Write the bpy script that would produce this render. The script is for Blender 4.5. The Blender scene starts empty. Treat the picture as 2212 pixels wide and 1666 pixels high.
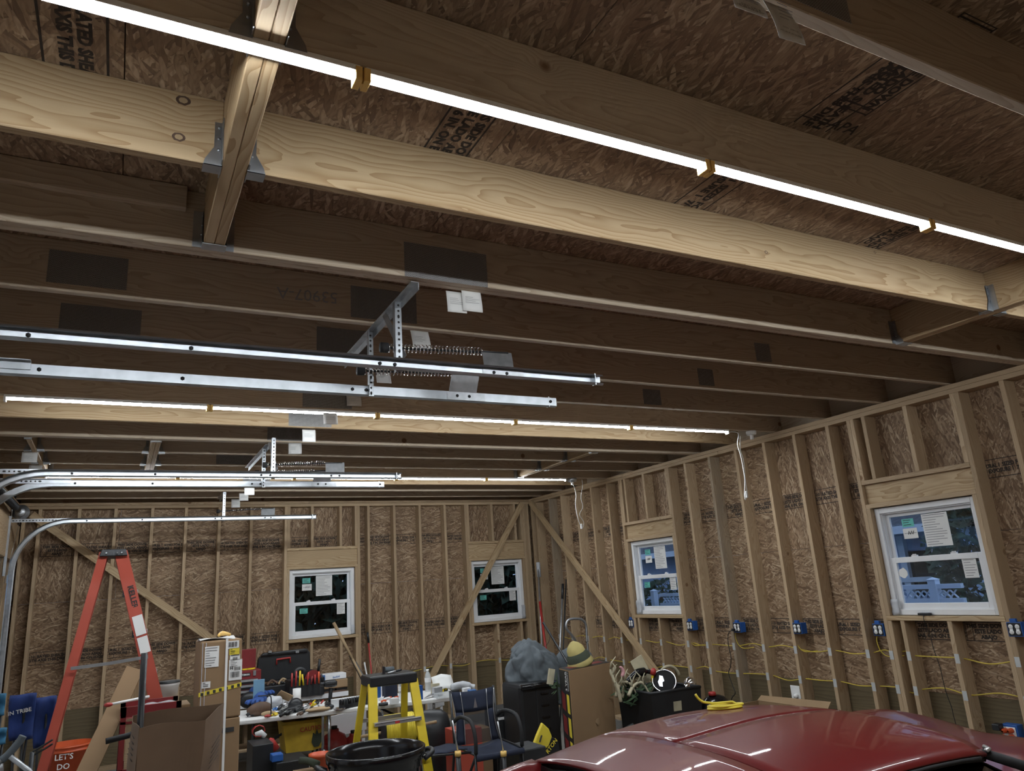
import bpy, bmesh, math, random
from math import pi, sin, cos, radians, sqrt
from mathutils import Vector, Matrix, noise as mnoise
random.seed(7)
SC = bpy.context.scene
COL = SC.collection
V = Vector
# ---------------------------------------------------------------- camera
YAW, PITCH, ROLL, FPX = radians(28.2816), radians(15.1638), radians(-3.8696), 1591.2
CAM = V((0, 0, 1.85))
_f = V((sin(YAW)*cos(PITCH), cos(YAW)*cos(PITCH), sin(PITCH)))
_r = V((cos(YAW), -sin(YAW), 0)); _u = _r.cross(_f)
CR = _r*cos(ROLL) + _u*sin(ROLL); CU = _u*cos(ROLL) - _r*sin(ROLL); CF = _f
cd = bpy.data.cameras.new('camera'); cam = bpy.data.objects.new('camera', cd); COL.objects.link(cam)
cd.sensor_width = 36; cd.lens = FPX/2212*36; cd.clip_start = .02; cd.clip_end = 300
cam.matrix_world = Matrix(((CR.x, CU.x, -CF.x, CAM.x), (CR.y, CU.y, -CF.y, CAM.y), (CR.z, CU.z, -CF.z, CAM.z), (0, 0, 0, 1)))
SC.camera = cam
def P(px, py, X=None, Y=None, Z=None):
    """a photograph pixel to the point where its ray meets a world plane"""
    d = CF + CR*((px-1106)/FPX) - CU*((py-833)/FPX)
    t = (X-CAM.x)/d.x if X is not None else (Y-CAM.y)/d.y if Y is not None else (Z-CAM.z)/d.z
    return CAM + d*t
# ---------------------------------------------------------------- sky, exposure
w = bpy.data.worlds.new('dusk_sky'); SC.world = w; w.use_nodes = True
bg = w.node_tree.nodes['Background']; bg.inputs[0].default_value = (.40, .56, .84, 1); bg.inputs[1].default_value = .85
SC.view_settings.view_transform = 'Standard'; SC.view_settings.look = 'None'
SC.view_settings.gamma = 1; SC.view_settings.use_curve_mapping = False
SC.view_settings.exposure = 0.25
LED_POWER = 100.0
try:
    SC.cycles.use_denoising = True
    SC.cycles.use_adaptive_sampling = True; SC.cycles.adaptive_threshold = .10; SC.cycles.adaptive_min_samples = 12; SC.cycles.use_light_tree = False; SC.cycles.max_bounces = 6; SC.cycles.diffuse_bounces = 4; SC.cycles.glossy_bounces = 3; SC.cycles.transparent_max_bounces = 8
    SC.cycles.sample_clamp_indirect = 4.0
except Exception: pass
# ---------------------------------------------------------------- materials
MATS = {}
def nt(name):
    m = bpy.data.materials.new(name); m.use_nodes = True
    t = m.node_tree; return m, t, t.nodes['Principled BSDF']
def N(t, kind, **kw):
    n = t.nodes.new(kind)
    for k, v in kw.items():
        if k.startswith('i_'): n.inputs[int(k[2:])].default_value = v
        else: setattr(n, k, v)
    return n
def ramp(t, fac, stops):
    r = t.nodes.new('ShaderNodeValToRGB'); e = r.color_ramp.elements
    while len(e) < len(stops): e.new(.5)
    for el, (p, c) in zip(e, stops): el.position = p; el.color = (*c, 1) if len(c) == 3 else c
    t.links.new(fac, r.inputs[0]); return r.outputs[0]
def mth(t, op, a, b=None, clamp=False):
    n = t.nodes.new('ShaderNodeMath'); n.operation = op; n.use_clamp = clamp
    for i, v in enumerate((a, b)):
        if v is None: continue
        if isinstance(v, (int, float)): n.inputs[i].default_value = v
        else: t.links.new(v, n.inputs[i])
    return n.outputs[0]
def mixc(t, fac, a, b, mode='MIX'):
    n = t.nodes.new('ShaderNodeMix'); n.data_type = 'RGBA'; n.blend_type = mode; n.clamp_factor = True
    for i, v in ((0, fac), (6, a), (7, b)):
        if isinstance(v, (int, float)): n.inputs[i].default_value = v
        elif isinstance(v, tuple): n.inputs[i].default_value = (*v, 1)
        else: t.links.new(v, n.inputs[i])
    return n.outputs[2]
def bumpn(t, h, strength, dist, b):
    n = t.nodes.new('ShaderNodeBump'); n.inputs['Strength'].default_value = strength; n.inputs['Distance'].default_value = dist
    t.links.new(h, n.inputs['Height']); t.links.new(n.outputs[0], b.inputs['Normal'])
def objcoord(t, jitter=True):
    tc = t.nodes.new('ShaderNodeTexCoord')
    if not jitter: return tc.outputs['Object'], None
    oi = t.nodes.new('ShaderNodeObjectInfo')
    cx = t.nodes.new('ShaderNodeCombineXYZ')
    t.links.new(mth(t, 'MULTIPLY', oi.outputs['Random'], 37.0), cx.inputs[0])
    t.links.new(mth(t, 'MULTIPLY', oi.outputs['Random'], 0.0), cx.inputs[1])
    t.links.new(mth(t, 'MULTIPLY', oi.outputs['Random'], 0.0), cx.inputs[2])
    a = t.nodes.new('ShaderNodeVectorMath'); a.operation = 'ADD'
    t.links.new(tc.outputs['Object'], a.inputs[0]); t.links.new(cx.outputs[0], a.inputs[1])
    return a.outputs[0], oi.outputs['Random']
def mapv(t, vec, scale=(1, 1, 1), rot=(0, 0, 0), loc=(0, 0, 0)):
    n = t.nodes.new('ShaderNodeMapping'); t.links.new(vec, n.inputs[0])
    n.inputs['Location'].default_value = loc; n.inputs['Rotation'].default_value = rot; n.inputs['Scale'].default_value = scale
    return n.outputs[0]
def noiset(t, vec, scale, detail=3, rough=.5):
    n = t.nodes.new('ShaderNodeTexNoise'); t.links.new(vec, n.inputs['Vector'])
    n.inputs['Scale'].default_value = scale; n.inputs['Detail'].default_value = detail; n.inputs['Roughness'].default_value = rough
    return n.outputs[0]
def wood(name, light, dark, knot=(.16, .075, .03), vary=.35, grey=0.0, ringw=.011):
    m, t, b = nt(name)
    v, rnd = objcoord(t)
    s = t.nodes.new('ShaderNodeSeparateXYZ'); t.links.new(v, s.inputs[0])
    nz = noiset(t, mapv(t, v, (.55, 3.5, 3.5)), 1.6, 3)
    off = mth(t, 'MULTIPLY', nz, .17)
    # knots bend the rings around them
    vo = t.nodes.new('ShaderNodeTexVoronoi'); vo.feature = 'F1'; t.links.new(v, vo.inputs['Vector']); vo.inputs['Scale'].default_value = 2.6
    kd = vo.outputs['Distance']
    off = mth(t, 'ADD', off, mth(t, 'MULTIPLY', mth(t, 'POWER', 2.718, mth(t, 'MULTIPLY', kd, -9.0)), .07))
    r0 = mth(t, 'ADD', mth(t, 'MULTIPLY', rnd, .16), -.08)
    yy = mth(t, 'ADD', s.outputs[1], r0); zz = mth(t, 'ADD', s.outputs[2], mth(t, 'ADD', mth(t, 'MULTIPLY', rnd, -.11), .14))
    d = mth(t, 'SQRT', mth(t, 'ADD', mth(t, 'MULTIPLY', yy, yy), mth(t, 'MULTIPLY', zz, zz)))
    d = mth(t, 'ADD', d, off)
    saw = mth(t, 'FRACT', mth(t, 'DIVIDE', d, ringw))
    rings = mth(t, 'POWER', saw, 2.2)
    fib = noiset(t, mapv(t, v, (5, 160, 160)), 1.0, 0)
    c = mixc(t, mth(t, 'MULTIPLY', rings, .9), light, dark)
    c = mixc(t, mth(t, 'MULTIPLY', mth(t, 'SUBTRACT', fib, .35), .55, True), c, tuple(x*.72 for x in light))
    c = mixc(t, mth(t, 'MULTIPLY', mth(t, 'SUBTRACT', nz, .58), 1.6, True), c, tuple(x*.6 for x in dark))
    kf = mth(t, 'SUBTRACT', 1.0, mth(t, 'DIVIDE', mth(t, 'SUBTRACT', kd, .048), .03), True)
    c = mixc(t, mth(t, 'MULTIPLY', kf, .9, True), c, knot)
    c = mixc(t, mth(t, 'MULTIPLY', rnd, vary), c, tuple(x*.62 for x in dark))
    if grey:
        g = noiset(t, mapv(t, v, (1.4, 8, 8)), 1.3, 4)
        c = mixc(t, mth(t, 'MULTIPLY', mth(t, 'SUBTRACT', g, .42), 3.2*grey, True), c, (.22, .19, .155))
    t.links.new(c, b.inputs['Base Color']); b.inputs['Roughness'].default_value = .62; b.inputs['Specular IOR Level'].default_value = .3
    bumpn(t, rings, .12, .002, b)
    MATS[name] = m; return m
def osb(name, cols, ink=None):
    m, t, b = nt(name)
    v, rnd = objcoord(t)
    c = None; hh = None
    lay = [(0.05, (11, 68), 0.0), (1.1, (14, 85), .5), (-.75, (12, 62), .55), (.42, (13, 80), .58), (-.25, (11, 70), .64)]
    nn = N(t, 'ShaderNodeTexNoise'); nn.noise_dimensions = '2D'; t.links.new(v, nn.inputs['Vector']); nn.inputs['Scale'].default_value = 6; nn.inputs['Detail'].default_value = 0
    sm = t.nodes.new('ShaderNodeVectorMath'); sm.operation = 'SCALE'; sm.inputs['Scale'].default_value = .022
    wv = t.nodes.new('ShaderNodeVectorMath'); wv.operation = 'ADD'
    t.links.new(nn.outputs['Color'], sm.inputs[0]); t.links.new(v, wv.inputs[0]); t.links.new(sm.outputs[0], wv.inputs[1])
    for i, (a, sc, th) in enumerate(lay):
        vo = t.nodes.new('ShaderNodeTexVoronoi'); vo.voronoi_dimensions = '2D'; vo.inputs['Scale'].default_value = 1
        t.links.new(mapv(t, mapv(t, wv.outputs[0], rot=(0, 0, a), loc=(i*3.7, i*1.3, 0)), (sc[0], sc[1], 1)), vo.inputs['Vector'])
        sp = t.nodes.new('ShaderNodeSeparateColor'); t.links.new(vo.outputs['Color'], sp.inputs[0])
        col = ramp(t, sp.outputs[0], list(zip((0, .3, .55, .8, 1), cols)))
        col = mixc(t, mth(t, 'MULTIPLY', mth(t, 'GREATER_THAN', vo.outputs['Distance'], .66), .35), col, tuple(x*.45 for x in cols[0]))
        if c is None: c, hh = col, sp.outputs[2]
        else:
            mk = mth(t, 'GREATER_THAN', sp.outputs[1], th)
            c = mixc(t, mk, c, col)
            hm = t.nodes.new('ShaderNodeMix'); t.links.new(mk, hm.inputs[0]); t.links.new(hh, hm.inputs[2]); t.links.new(sp.outputs[2], hm.inputs[3]); hh = hm.outputs[0]
    fib = noiset(t, mapv(t, v, (30, 120, 1)), 1, 0)
    c = mixc(t, mth(t, 'MULTIPLY', mth(t, 'SUBTRACT', fib, .4), 1.1, True), c, tuple(x*.55 for x in cols[1]))
    t.links.new(c, b.inputs['Base Color']); b.inputs['Roughness'].default_value = .6; b.inputs['Specular IOR Level'].default_value = .25
    bumpn(t, hh, .35, .002, b)
    MATS[name] = m; return m
def mat(name, col, rough=.5, metal=0.0, var=.12, scale=8.0, bump=0.0, bscale=60.0, coat=0.0, emit=None, alpha=None, spec=.5):
    m, t, b = nt(name)
    v, rnd = objcoord(t)
    n = noiset(t, v, scale, 2)
    c = mixc(t, mth(t, 'MULTIPLY', mth(t, 'SUBTRACT', n, .35), 2.2, True), col, tuple(max(0, x*(1-var*2)) for x in col))
    t.links.new(c, b.inputs['Base Color'])
    b.inputs['Roughness'].default_value = rough; b.inputs['Metallic'].default_value = metal; b.inputs['Specular IOR Level'].default_value = spec
    if coat: b.inputs['Coat Weight'].default_value = coat; b.inputs['Coat Roughness'].default_value = .03
    if bump: bumpn(t, noiset(t, v, bscale, 3), bump, .004, b)
    if emit: b.inputs['Emission Color'].default_value = (*emit[0], 1); b.inputs['Emission Strength'].default_value = emit[1]
    if alpha is not None: b.inputs['Alpha'].default_value = alpha
    MATS[name] = m; return m
wood('pine', (.54, .405, .245), (.31, .19, .088), ringw=.014)
wood('pine_stud', (.52, .39, .25), (.35, .23, .125), vary=.5)
wood('pine_grey', (.36, .28, .19), (.24, .165, .10), vary=.3, grey=.55)
wood('pine_joist_hazed', (.54, .45, .34), (.38, .29, .20), vary=.2)  # same pine, with the grey of lens haze painted into its colour
osb('osb', [(.15, .092, .052), (.235, .15, .088), (.30, .20, .12), (.37, .255, .16), (.50, .375, .25)])
osb('osb_ceiling', [(.18, .12, .08), (.27, .185, .12), (.33, .235, .155), (.40, .29, .19), (.52, .40, .28)])
wood('plywood_treated', (.155, .12, .066), (.10, .075, .042), vary=.25, ringw=.03)
mat('concrete', (.235, .225, .205), .85, var=.14, scale=2.5, bump=.25, bscale=40)
mat('galvanised', (.50, .53, .56), .34, .95, var=.12, scale=14, bump=.05)
mat('galvanised_dull', (.50, .52, .54), .42, .9, var=.15, scale=20)
mat('nail_plate', (.58, .60, .60), .5, .4, var=.08)
mat('dark_steel', (.05, .052, .055), .5, .6)
mat('vinyl_white', (.78, .79, .80), .35, var=.03)
mat('white_plastic', (.80, .80, .78), .4, var=.03)
mat('paper', (.74, .74, .72), .8, var=.04, scale=5)
mat('ink', (.035, .033, .032), .8, var=.1)
mat('ink_osb', (.045, .035, .028), .85, var=.25, scale=30)
mat('ink_grey', (.30, .30, .31), .8)
mat('teal_sticker', (.12, .48, .42), .6, var=.06)
mat('yellow_connector', (.85, .55, .16), .45, var=.05)
mat('black_plastic', (.014, .015, .017), .42, var=.2)
mat('black_gloss', (.008, .008, .009), .18, var=.1)
mat('rubber', (.016, .016, .017), .75, var=.2, bump=.15)
mat('chrome', (.8, .8, .82), .12, 1.0, var=.03)
mat('cardboard', (.27, .17, .088), .8, var=.08, scale=3, bump=.05)
mat('cardboard_inner', (.33, .22, .12), .85, var=.08, scale=3)
mat('kraft_paper', (.19, .12, .072), .82, var=.12, scale=4, bump=.2, bscale=9)
mat('blue_box', (.02, .10, .36), .4, var=.08)
mat('yellow_wire', (.62, .47, .06), .5)
mat('yellow_paint', (.72, .53, .02), .38, var=.08)
mat('orange_ladder', (.44, .075, .045), .42, var=.1, scale=3)
mat('orange_plastic', (.62, .10, .03), .4, var=.08)
mat('red_metal', (.20, .022, .024), .35, var=.12)
mat('red_plastic', (.42, .035, .03), .4, var=.12)
mat('aluminium', (.62, .62, .62), .35, .85)
mat('navy_fabric', (.016, .022, .045), .9, var=.2, bump=.15, bscale=300)
mat('blue_fabric', (.022, .05, .20), .9, var=.2, bump=.15, bscale=200)
mat('grey_fabric', (.115, .135, .15), .85, var=.15, scale=3, bump=.25, bscale=40)
mat('yellow_plastic', (.55, .36, .03), .45, var=.15)
mat('bright_yellow', (.75, .60, .05), .5, var=.06)
mat('glove_blue', (.03, .085, .30), .85, var=.2)
mat('foam_blue', (.17, .33, .47), .8, var=.05)
mat('brown_leather', (.12, .07, .045), .7, var=.25)
mat('tan', (.42, .30, .17), .7)
mat('silver', (.55, .56, .58), .3, .8)
mat('clear_plastic', (.75, .80, .82), .12, var=.03, alpha=.38)
mat('green_plant', (.05, .095, .04), .8, var=.3)
mat('bone', (.50, .45, .31), .7, var=.15)
mat('pink', (.62, .32, .34), .7)
mat('siding', (.34, .45, .66), .6, var=.05)
mat('outdoor_white', (.72, .78, .88), .6, var=.04)
mat('roof_shingle', (.09, .10, .12), .9, var=.25, scale=12)
mat('foliage', (.06, .10, .055), .85, var=.5, scale=2.2)
mat('lawn', (.05, .085, .03), .95, var=.3, scale=3)
mat('dark_glass', (.006, .007, .008), .06, var=0)
mat('tape_blue', (.05, .16, .42), .5)
mat('soft_cyan', (.04, .17, .30), .9)
mat('hat_yellow', (.50, .42, .16), .9, var=.15)
mat('hat_dark', (.045, .055, .035), .9)
mat('white_wrap', (.55, .57, .60), .6, var=.15, scale=5, bump=.3, bscale=12)
mat('drum_head', (.012, .012, .013), .65, spec=.2)
m, t, b = nt('car_paint'); b.inputs['Base Color'].default_value = (.12, .0075, .0075, 1); b.inputs['Roughness'].default_value = .4; b.inputs['Specular IOR Level'].default_value = .25; b.inputs['Coat Weight'].default_value = .55; b.inputs['Coat Roughness'].default_value = .035
v_, r_ = objcoord(t); bumpn(t, noiset(t, v_, 9, 2), .012, .01, b); MATS['car_paint'] = m
m, t, b = nt('window_glass')
t.nodes.remove(b); tr = t.nodes.new('ShaderNodeBsdfTransparent'); tr.inputs[0].default_value = (.86, .90, .94, 1)
gl = t.nodes.new('ShaderNodeBsdfGlossy'); gl.inputs['Roughness'].default_value = .02
lw = t.nodes.new('ShaderNodeLayerWeight'); lw.inputs[0].default_value = .5
frv = mth(t, 'ADD', mth(t, 'MULTIPLY', mth(t, 'POWER', lw.outputs['Facing'], 4.0), .8), .06)
mx = t.nodes.new('ShaderNodeMixShader'); t.links.new(frv, mx.inputs[0]); t.links.new(tr.outputs[0], mx.inputs[1]); t.links.new(gl.outputs[0], mx.inputs[2])
t.links.new(mx.outputs[0], t.nodes['Material Output'].inputs[0]); MATS['window_glass'] = m
m, t, b = nt('led_lens'); b.inputs['Base Color'].default_value = (.9, .9, .9, 1)
b.inputs['Emission Color'].default_value = (.90, .955, 1.0, 1); b.inputs['Emission Strength'].default_value = LED_POWER; MATS['led_lens'] = m
m, t, b = nt('clear_lens'); t.nodes.remove(b); tr = t.nodes.new('ShaderNodeBsdfTransparent'); tr.inputs[0].default_value = (.97, .98, 1, 1); gl = t.nodes.new('ShaderNodeBsdfGlossy'); gl.inputs['Roughness'].default_value = .15
mx = t.nodes.new('ShaderNodeMixShader'); mx.inputs[0].default_value = .06; t.links.new(tr.outputs[0], mx.inputs[1]); t.links.new(gl.outputs[0], mx.inputs[2]); t.links.new(mx.outputs[0], t.nodes['Material Output'].inputs[0]); MATS['clear_lens'] = m
# toothed truss plate
m, t, b = nt('truss_plate'); v_, r_ = objcoord(t, False)
ch = t.nodes.new('ShaderNodeTexBrick'); t.links.new(v_, ch.inputs[0]); ch.inputs['Scale'].default_value = 60
ch.inputs['Color1'].default_value = (.42, .42, .42, 1); ch.inputs['Color2'].default_value = (.36, .36, .36, 1); ch.inputs['Mortar'].default_value = (.10, .09, .08, 1); ch.inputs['Mortar Size'].default_value = .06
t.links.new(ch.outputs[0], b.inputs['Base Color']); b.inputs['Metallic'].default_value = .1; b.inputs['Roughness'].default_value = .4
bumpn(t, ch.outputs[1], .6, .003, b); MATS['truss_plate'] = m
# ---------------------------------------------------------------- mesh helpers
class MB:
    def __init__(s): s.v = []; s.f = []; s.sm = []
    def add(s, vs, fs, smooth=False):
        o = len(s.v); s.v += [V(x) for x in vs]; s.f += [tuple(i+o for i in f) for f in fs]; s.sm += [smooth]*len(fs); return s
    def box(s, lo, hi, M=None):
        (a, b_, c), (d, e, f) = lo, hi
        vs = [V(p) for p in ((a, b_, c), (d, b_, c), (d, e, c), (a, e, c), (a, b_, f), (d, b_, f), (d, e, f), (a, e, f))]
        if M: vs = [M @ p for p in vs]
        return s.add(vs, [(0, 3, 2, 1), (4, 5, 6, 7), (0, 1, 5, 4), (1, 2, 6, 5), (2, 3, 7, 6), (3, 0, 4, 7)])
    def bar(s, p0, p1, w, d, up=(0, 0, 1)):
        p0, p1 = V(p0), V(p1); x = (p1-p0).normalized(); up = V(up)
        if abs(x.dot(up)) > .98: up = V((0, 1, 0)) if abs(x.y) < .9 else V((1, 0, 0))
        y = up.cross(x).normalized(); z = x.cross(y); vs = []
        for p in (p0, p1):
            for sy, sz in ((-1, -1), (1, -1), (1, 1), (-1, 1)): vs.append(p + y*(sy*w/2) + z*(sz*d/2))
        return s.add(vs, [(0, 3, 2, 1), (4, 5, 6, 7), (0, 1, 5, 4), (1, 2, 6, 5), (2, 3, 7, 6), (3, 0, 4, 7)])
    def tube(s, pts, r, n=8, closed=False, caps=True):
        pts = [V(p) for p in pts]; m_ = len(pts); rr = r if isinstance(r, (list, tuple)) else [r]*m_; vs = []; pn = None
        for i, p in enumerate(pts):
            a = pts[(i-1) % m_] if closed else pts[max(0, i-1)]; c = pts[(i+1) % m_] if closed else pts[min(m_-1, i+1)]
            t_ = (c-a); t_ = t_.normalized() if t_.length > 1e-9 else V((0, 0, 1))
            if pn is None: pn = (V((0, 0, 1)) if abs(t_.z) < .9 else V((1, 0, 0)))
            y = (pn - t_*pn.dot(t_)); y = y.normalized() if y.length > 1e-6 else t_.orthogonal().normalized(); pn = y; z = t_.cross(y)
            for k in range(n): vs.append(p + (y*cos(2*pi*k/n) + z*sin(2*pi*k/n))*rr[i])
        fs = []; L = m_ if closed else m_-1
        for i in range(L):
            for k in range(n): a = i*n+k; b_ = i*n+(k+1) % n; j = ((i+1) % m_)*n; fs.append((a, b_, j+(k+1) % n, j+k))
        if caps and not closed: fs += [tuple(range(n-1, -1, -1)), tuple((m_-1)*n+k for k in range(n))]
        return s.add(vs, fs, True)
    def cyl(s, p0, p1, r, r2=None, n=16): return s.tube([p0, p1], [r, r if r2 is None else r2], n)
    def lathe(s, prof, c=(0, 0, 0), n=24, M=None, sx=1, sy=1):
        c = V(c); vs = []
        for (r, z) in prof:
            for k in range(n): vs.append(V((r*cos(2*pi*k/n)*sx, r*sin(2*pi*k/n)*sy, z)))
        vs = [(M @ p if M else p) + c for p in vs]; fs = []
        for i in range(len(prof)-1):
            for k in range(n): a = i*n+k; b_ = i*n+(k+1) % n; fs.append((a, b_, b_+n, a+n))
        return s.add(vs, fs, True)
    def prism(s, poly, d, M=None):
        """polygon in local xy, extruded along +z by d"""
        n = len(poly); vs = [V((x, y, 0)) for x, y in poly] + [V((x, y, d)) for x, y in poly]
        if M: vs = [M @ p for p in vs]
        return s.add(vs, [tuple(range(n-1, -1, -1)), tuple(range(n, 2*n))] + [(i, (i+1) % n, (i+1) % n+n, i+n) for i in range(n)])
    def quad(s, a, b_, c, d): return s.add([a, b_, c, d], [(0, 1, 2, 3)])
    def sheet(s, grid, thick=.0, smooth=True):
        """grid[i][j] of points; a thin two-sided surface"""
        h, w_ = len(grid), len(grid[0]); vs = [V(p) for row in grid for p in row]; fs = []
        for i in range(h-1):
            for j in range(w_-1): a = i*w_+j; fs.append((a, a+1, a+w_+1, a+w_))
        return s.add(vs, fs, smooth)
    def ball(s, c, r, n=12, m_=8, sc=(1, 1, 1)):
        prof = [(max(1e-4, r*sin(pi*i/m_)), -r*cos(pi*i/m_)) for i in range(m_+1)]
        M = Matrix.Diagonal((*sc, 1)); return s.lathe(prof, c, n, M)
    def mesh(s, name, off=V((0, 0, 0))):
        me = bpy.data.meshes.new(name); me.from_pydata([tuple(p-off) for p in s.v], [], s.f)
        for p, sm in zip(me.polygons, s.sm): p.use_smooth = sm
        me.update(); return me
def link(name, me, material=None, parent=None):
    if material and not me.materials: me.materials.append(MATS[material])
    o = bpy.data.objects.new(name, me); COL.objects.link(o)
    if parent: o.parent = parent
    return o
def thing(name, label, cat, loc=(0, 0, 0), group=None, rz=0):
    o = bpy.data.objects.new(name, None); COL.objects.link(o); o.location = loc; o.rotation_euler = (0, 0, rz); o.empty_display_size = .05
    o['label'] = label; o['category'] = cat
    if group: o['group'] = group
    return o
def tag(o, label, cat, group=None):
    o['label'] = label; o['category'] = cat
    if group: o['group'] = group
    return o
def root_of(o):
    off = V((0, 0, 0))
    while o: off += V(o.location); o = o.parent
    return off
def part(root, name, mb, material, bevel=0, solid=0, label=None):
    """mb in world coordinates (roots are only translated); becomes a child of root"""
    o = link(name, mb.mesh(name, root_of(root)), material, root)
    if bevel: md = o.modifiers.new('b', 'BEVEL'); md.width = bevel; md.segments = 2; md.limit_method = 'ANGLE'
    if solid: md = o.modifiers.new('s', 'SOLIDIFY'); md.thickness = solid; md.offset = 0
    if label: o['label'] = label
    return o
def single(name, label, cat, mb, material, group=None, bevel=0, solid=0, base=None):
    vs = mb.v; lo = V([min(p[i] for p in vs) for i in range(3)]); hi = V([max(p[i] for p in vs) for i in range(3)])
    c = V(((lo.x+hi.x)/2, (lo.y+hi.y)/2, lo.z))
    o = link(name, mb.mesh(name, c), material); o.location = c; tag(o, label, cat, group)
    if bevel: md = o.modifiers.new('b', 'BEVEL'); md.width = bevel; md.segments = 2; md.limit_method = 'ANGLE'
    if solid: md = o.modifiers.new('s', 'SOLIDIFY'); md.thickness = solid; md.offset = 0
    return o
def structure(name, mb=None, material=None):
    if mb: o = link(name, mb.mesh(name), material)
    else: o = bpy.data.objects.new(name, None); COL.objects.link(o)
    o['kind'] = 'structure'; return o
_cache = {}
def slab(name, lo, hi, material, parent=None, bev=.0025):
    """a board or panel: local x along its length, z through its thickness; alike ones share a mesh"""
    lo, hi = V(lo), V(hi); d = hi-lo; ax = sorted(range(3), key=lambda i: -d[i]); key = (round(d[ax[0]], 3), round(d[ax[1]], 3), round(d[ax[2]], 3), material, bev)
    if key not in _cache:
        bm = bmesh.new(); bmesh.ops.create_cube(bm, size=1)
        for v_ in bm.verts: v_.co = V((v_.co.x*key[0], v_.co.y*key[1], v_.co.z*key[2]))
        if bev: bmesh.ops.bevel(bm, geom=list(bm.edges), offset=min(bev, key[2]*.3), segments=1, affect='EDGES')
        me = bpy.data.meshes.new(name); bm.to_mesh(me); bm.free(); me.materials.append(MATS[material]); _cache[key] = me
    o = bpy.data.objects.new(name, _cache[key]); COL.objects.link(o)
    e = [V((0, 0, 0)) for _ in range(3)]
    for i in range(3): e[i][ax[i]] = 1
    if e[0].cross(e[1]).dot(e[2]) < 0: e[2] = -e[2]
    R = Matrix((e[0], e[1], e[2])).transposed()
    M = Matrix.Translation((lo+hi)/2) @ R.to_4x4()
    if parent: o.parent = parent; M = Matrix.Translation(-root_of(parent)) @ M
    o.matrix_basis = M
    return o
def plank(name, p0, p1, w, d, material, parent=None, up=(0, 0, 1)):
    """a board between two points at any angle"""
    p0, p1 = V(p0), V(p1); x = (p1-p0); L = x.length; x.normalize(); y = V(up).cross(x).normalized(); z = x.cross(y)
    o = slab(name, (0, 0, 0), (L, w, d), material) if L > w > d else slab(name, (0, 0, 0), (L, w, d), material)
    ax = sorted(range(3), key=lambda i: -(L, w, d)[i]); e = [V((0, 0, 0)) for _ in range(3)]
    for i in range(3): e[i][ax[i]] = 1
    if e[0].cross(e[1]).dot(e[2]) < 0: e[2] = -e[2]
    R = Matrix((e[0], e[1], e[2])).transposed(); Q = Matrix((x, y, z)).transposed()
    M = Matrix.Translation((p0+p1)/2) @ (Q @ R).to_4x4()
    if parent: o.parent = parent; M = Matrix.Translation(-root_of(parent)) @ M
    o.matrix_basis = M; return o
_txt = {}
def text_mesh(s, size=1.0, align='CENTER', bold=0.0, ext=0.0, spacing=1.0):
    k = (s, size, align, bold, ext, spacing)
    if k not in _txt:
        c = bpy.data.curves.new('lettering', 'FONT'); c.body = s; c.size = size; c.align_x = align; c.align_y = 'CENTER'; c.offset = bold; c.extrude = ext; c.resolution_u = 2; c.space_line = spacing
        o = bpy.data.objects.new('lettering', c); COL.objects.link(o)
        me = bpy.data.meshes.new_from_object(o); bpy.data.objects.remove(o); _txt[k] = me
    return _txt[k]
def lettering(name, s, size, origin, xdir, ydir, material, parent=None, bold=0.0, align='CENTER', spacing=1.0):
    me = text_mesh(s, size, align, bold, 0.0, spacing)
    if me.materials and me.materials[0] != MATS[material]: me = me.copy(); me.materials.clear()
    if not me.materials: me.materials.append(MATS[material])
    o = bpy.data.objects.new(name, me); COL.objects.link(o)
    x = V(xdir).normalized(); y = V(ydir); y = (y - x*y.dot(x)).normalized(); z = x.cross(y)
    M = Matrix.Translation(V(origin)) @ Matrix((x, y, z)).transposed().to_4x4()
    if parent: o.parent = parent; M = Matrix.Translation(-root_of(parent)) @ M
    o.matrix_basis = M; return o
def curve_pts(pts, n=6):
    """Catmull-Rom through points"""
    pts = [V(p) for p in pts]; out = []
    for i in range(len(pts)-1):
        a = pts[max(0, i-1)]; b_ = pts[i]; c = pts[i+1]; d = pts[min(len(pts)-1, i+2)]
        for k in range(n):
            s = k/n; out.append(.5*((2*b_) + (c-a)*s + (2*a-5*b_+4*c-d)*s*s + (3*b_-a-3*c+d)*s**3))
    out.append(pts[-1]); return out
# ================================================================ SETTING
XL, XR, YF, YB = -1.10, 5.81, -.60, 10.50
SD, ST = .14, .038                       # stud depth and thickness
ZP, ZT, ZJ, ZO = 3.10, 3.176, 3.176, 3.411   # stud top, plate top, joist bottom, floor deck underside
floor = structure('floor', MB().box((XL-.3, YF-.3, -.12), (XR+.35, YB+.35, 0)), 'concrete')
ceiling = structure('ceiling')
y = YF-.2; row = 0
while y < YB+.1:
    x = XL-.2
    while x < XR+.2:
        yo = -1.22 if row % 2 == 0 else 0
        slab('floor_deck_panel', (x+.0015, y+.0015, ZO), (min(x+1.2177, 6.0), min(y+2.435, YB+.2), ZO+.018), 'osb_ceiling', ceiling, bev=.001)
        x += 1.2192
    y += 2.4384; row += 1
JY = [.98+.6096*k for k in range(-2, 16)]    # near faces
def JK(k): return .98+.6096*k
HX1, HX2 = (.205, .281), (4.312, 4.388)      # headers of the front opening
HXB = [(-.70, -.662), (.165, .241), (4.44, 4.516)]
hang_me = {}
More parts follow.
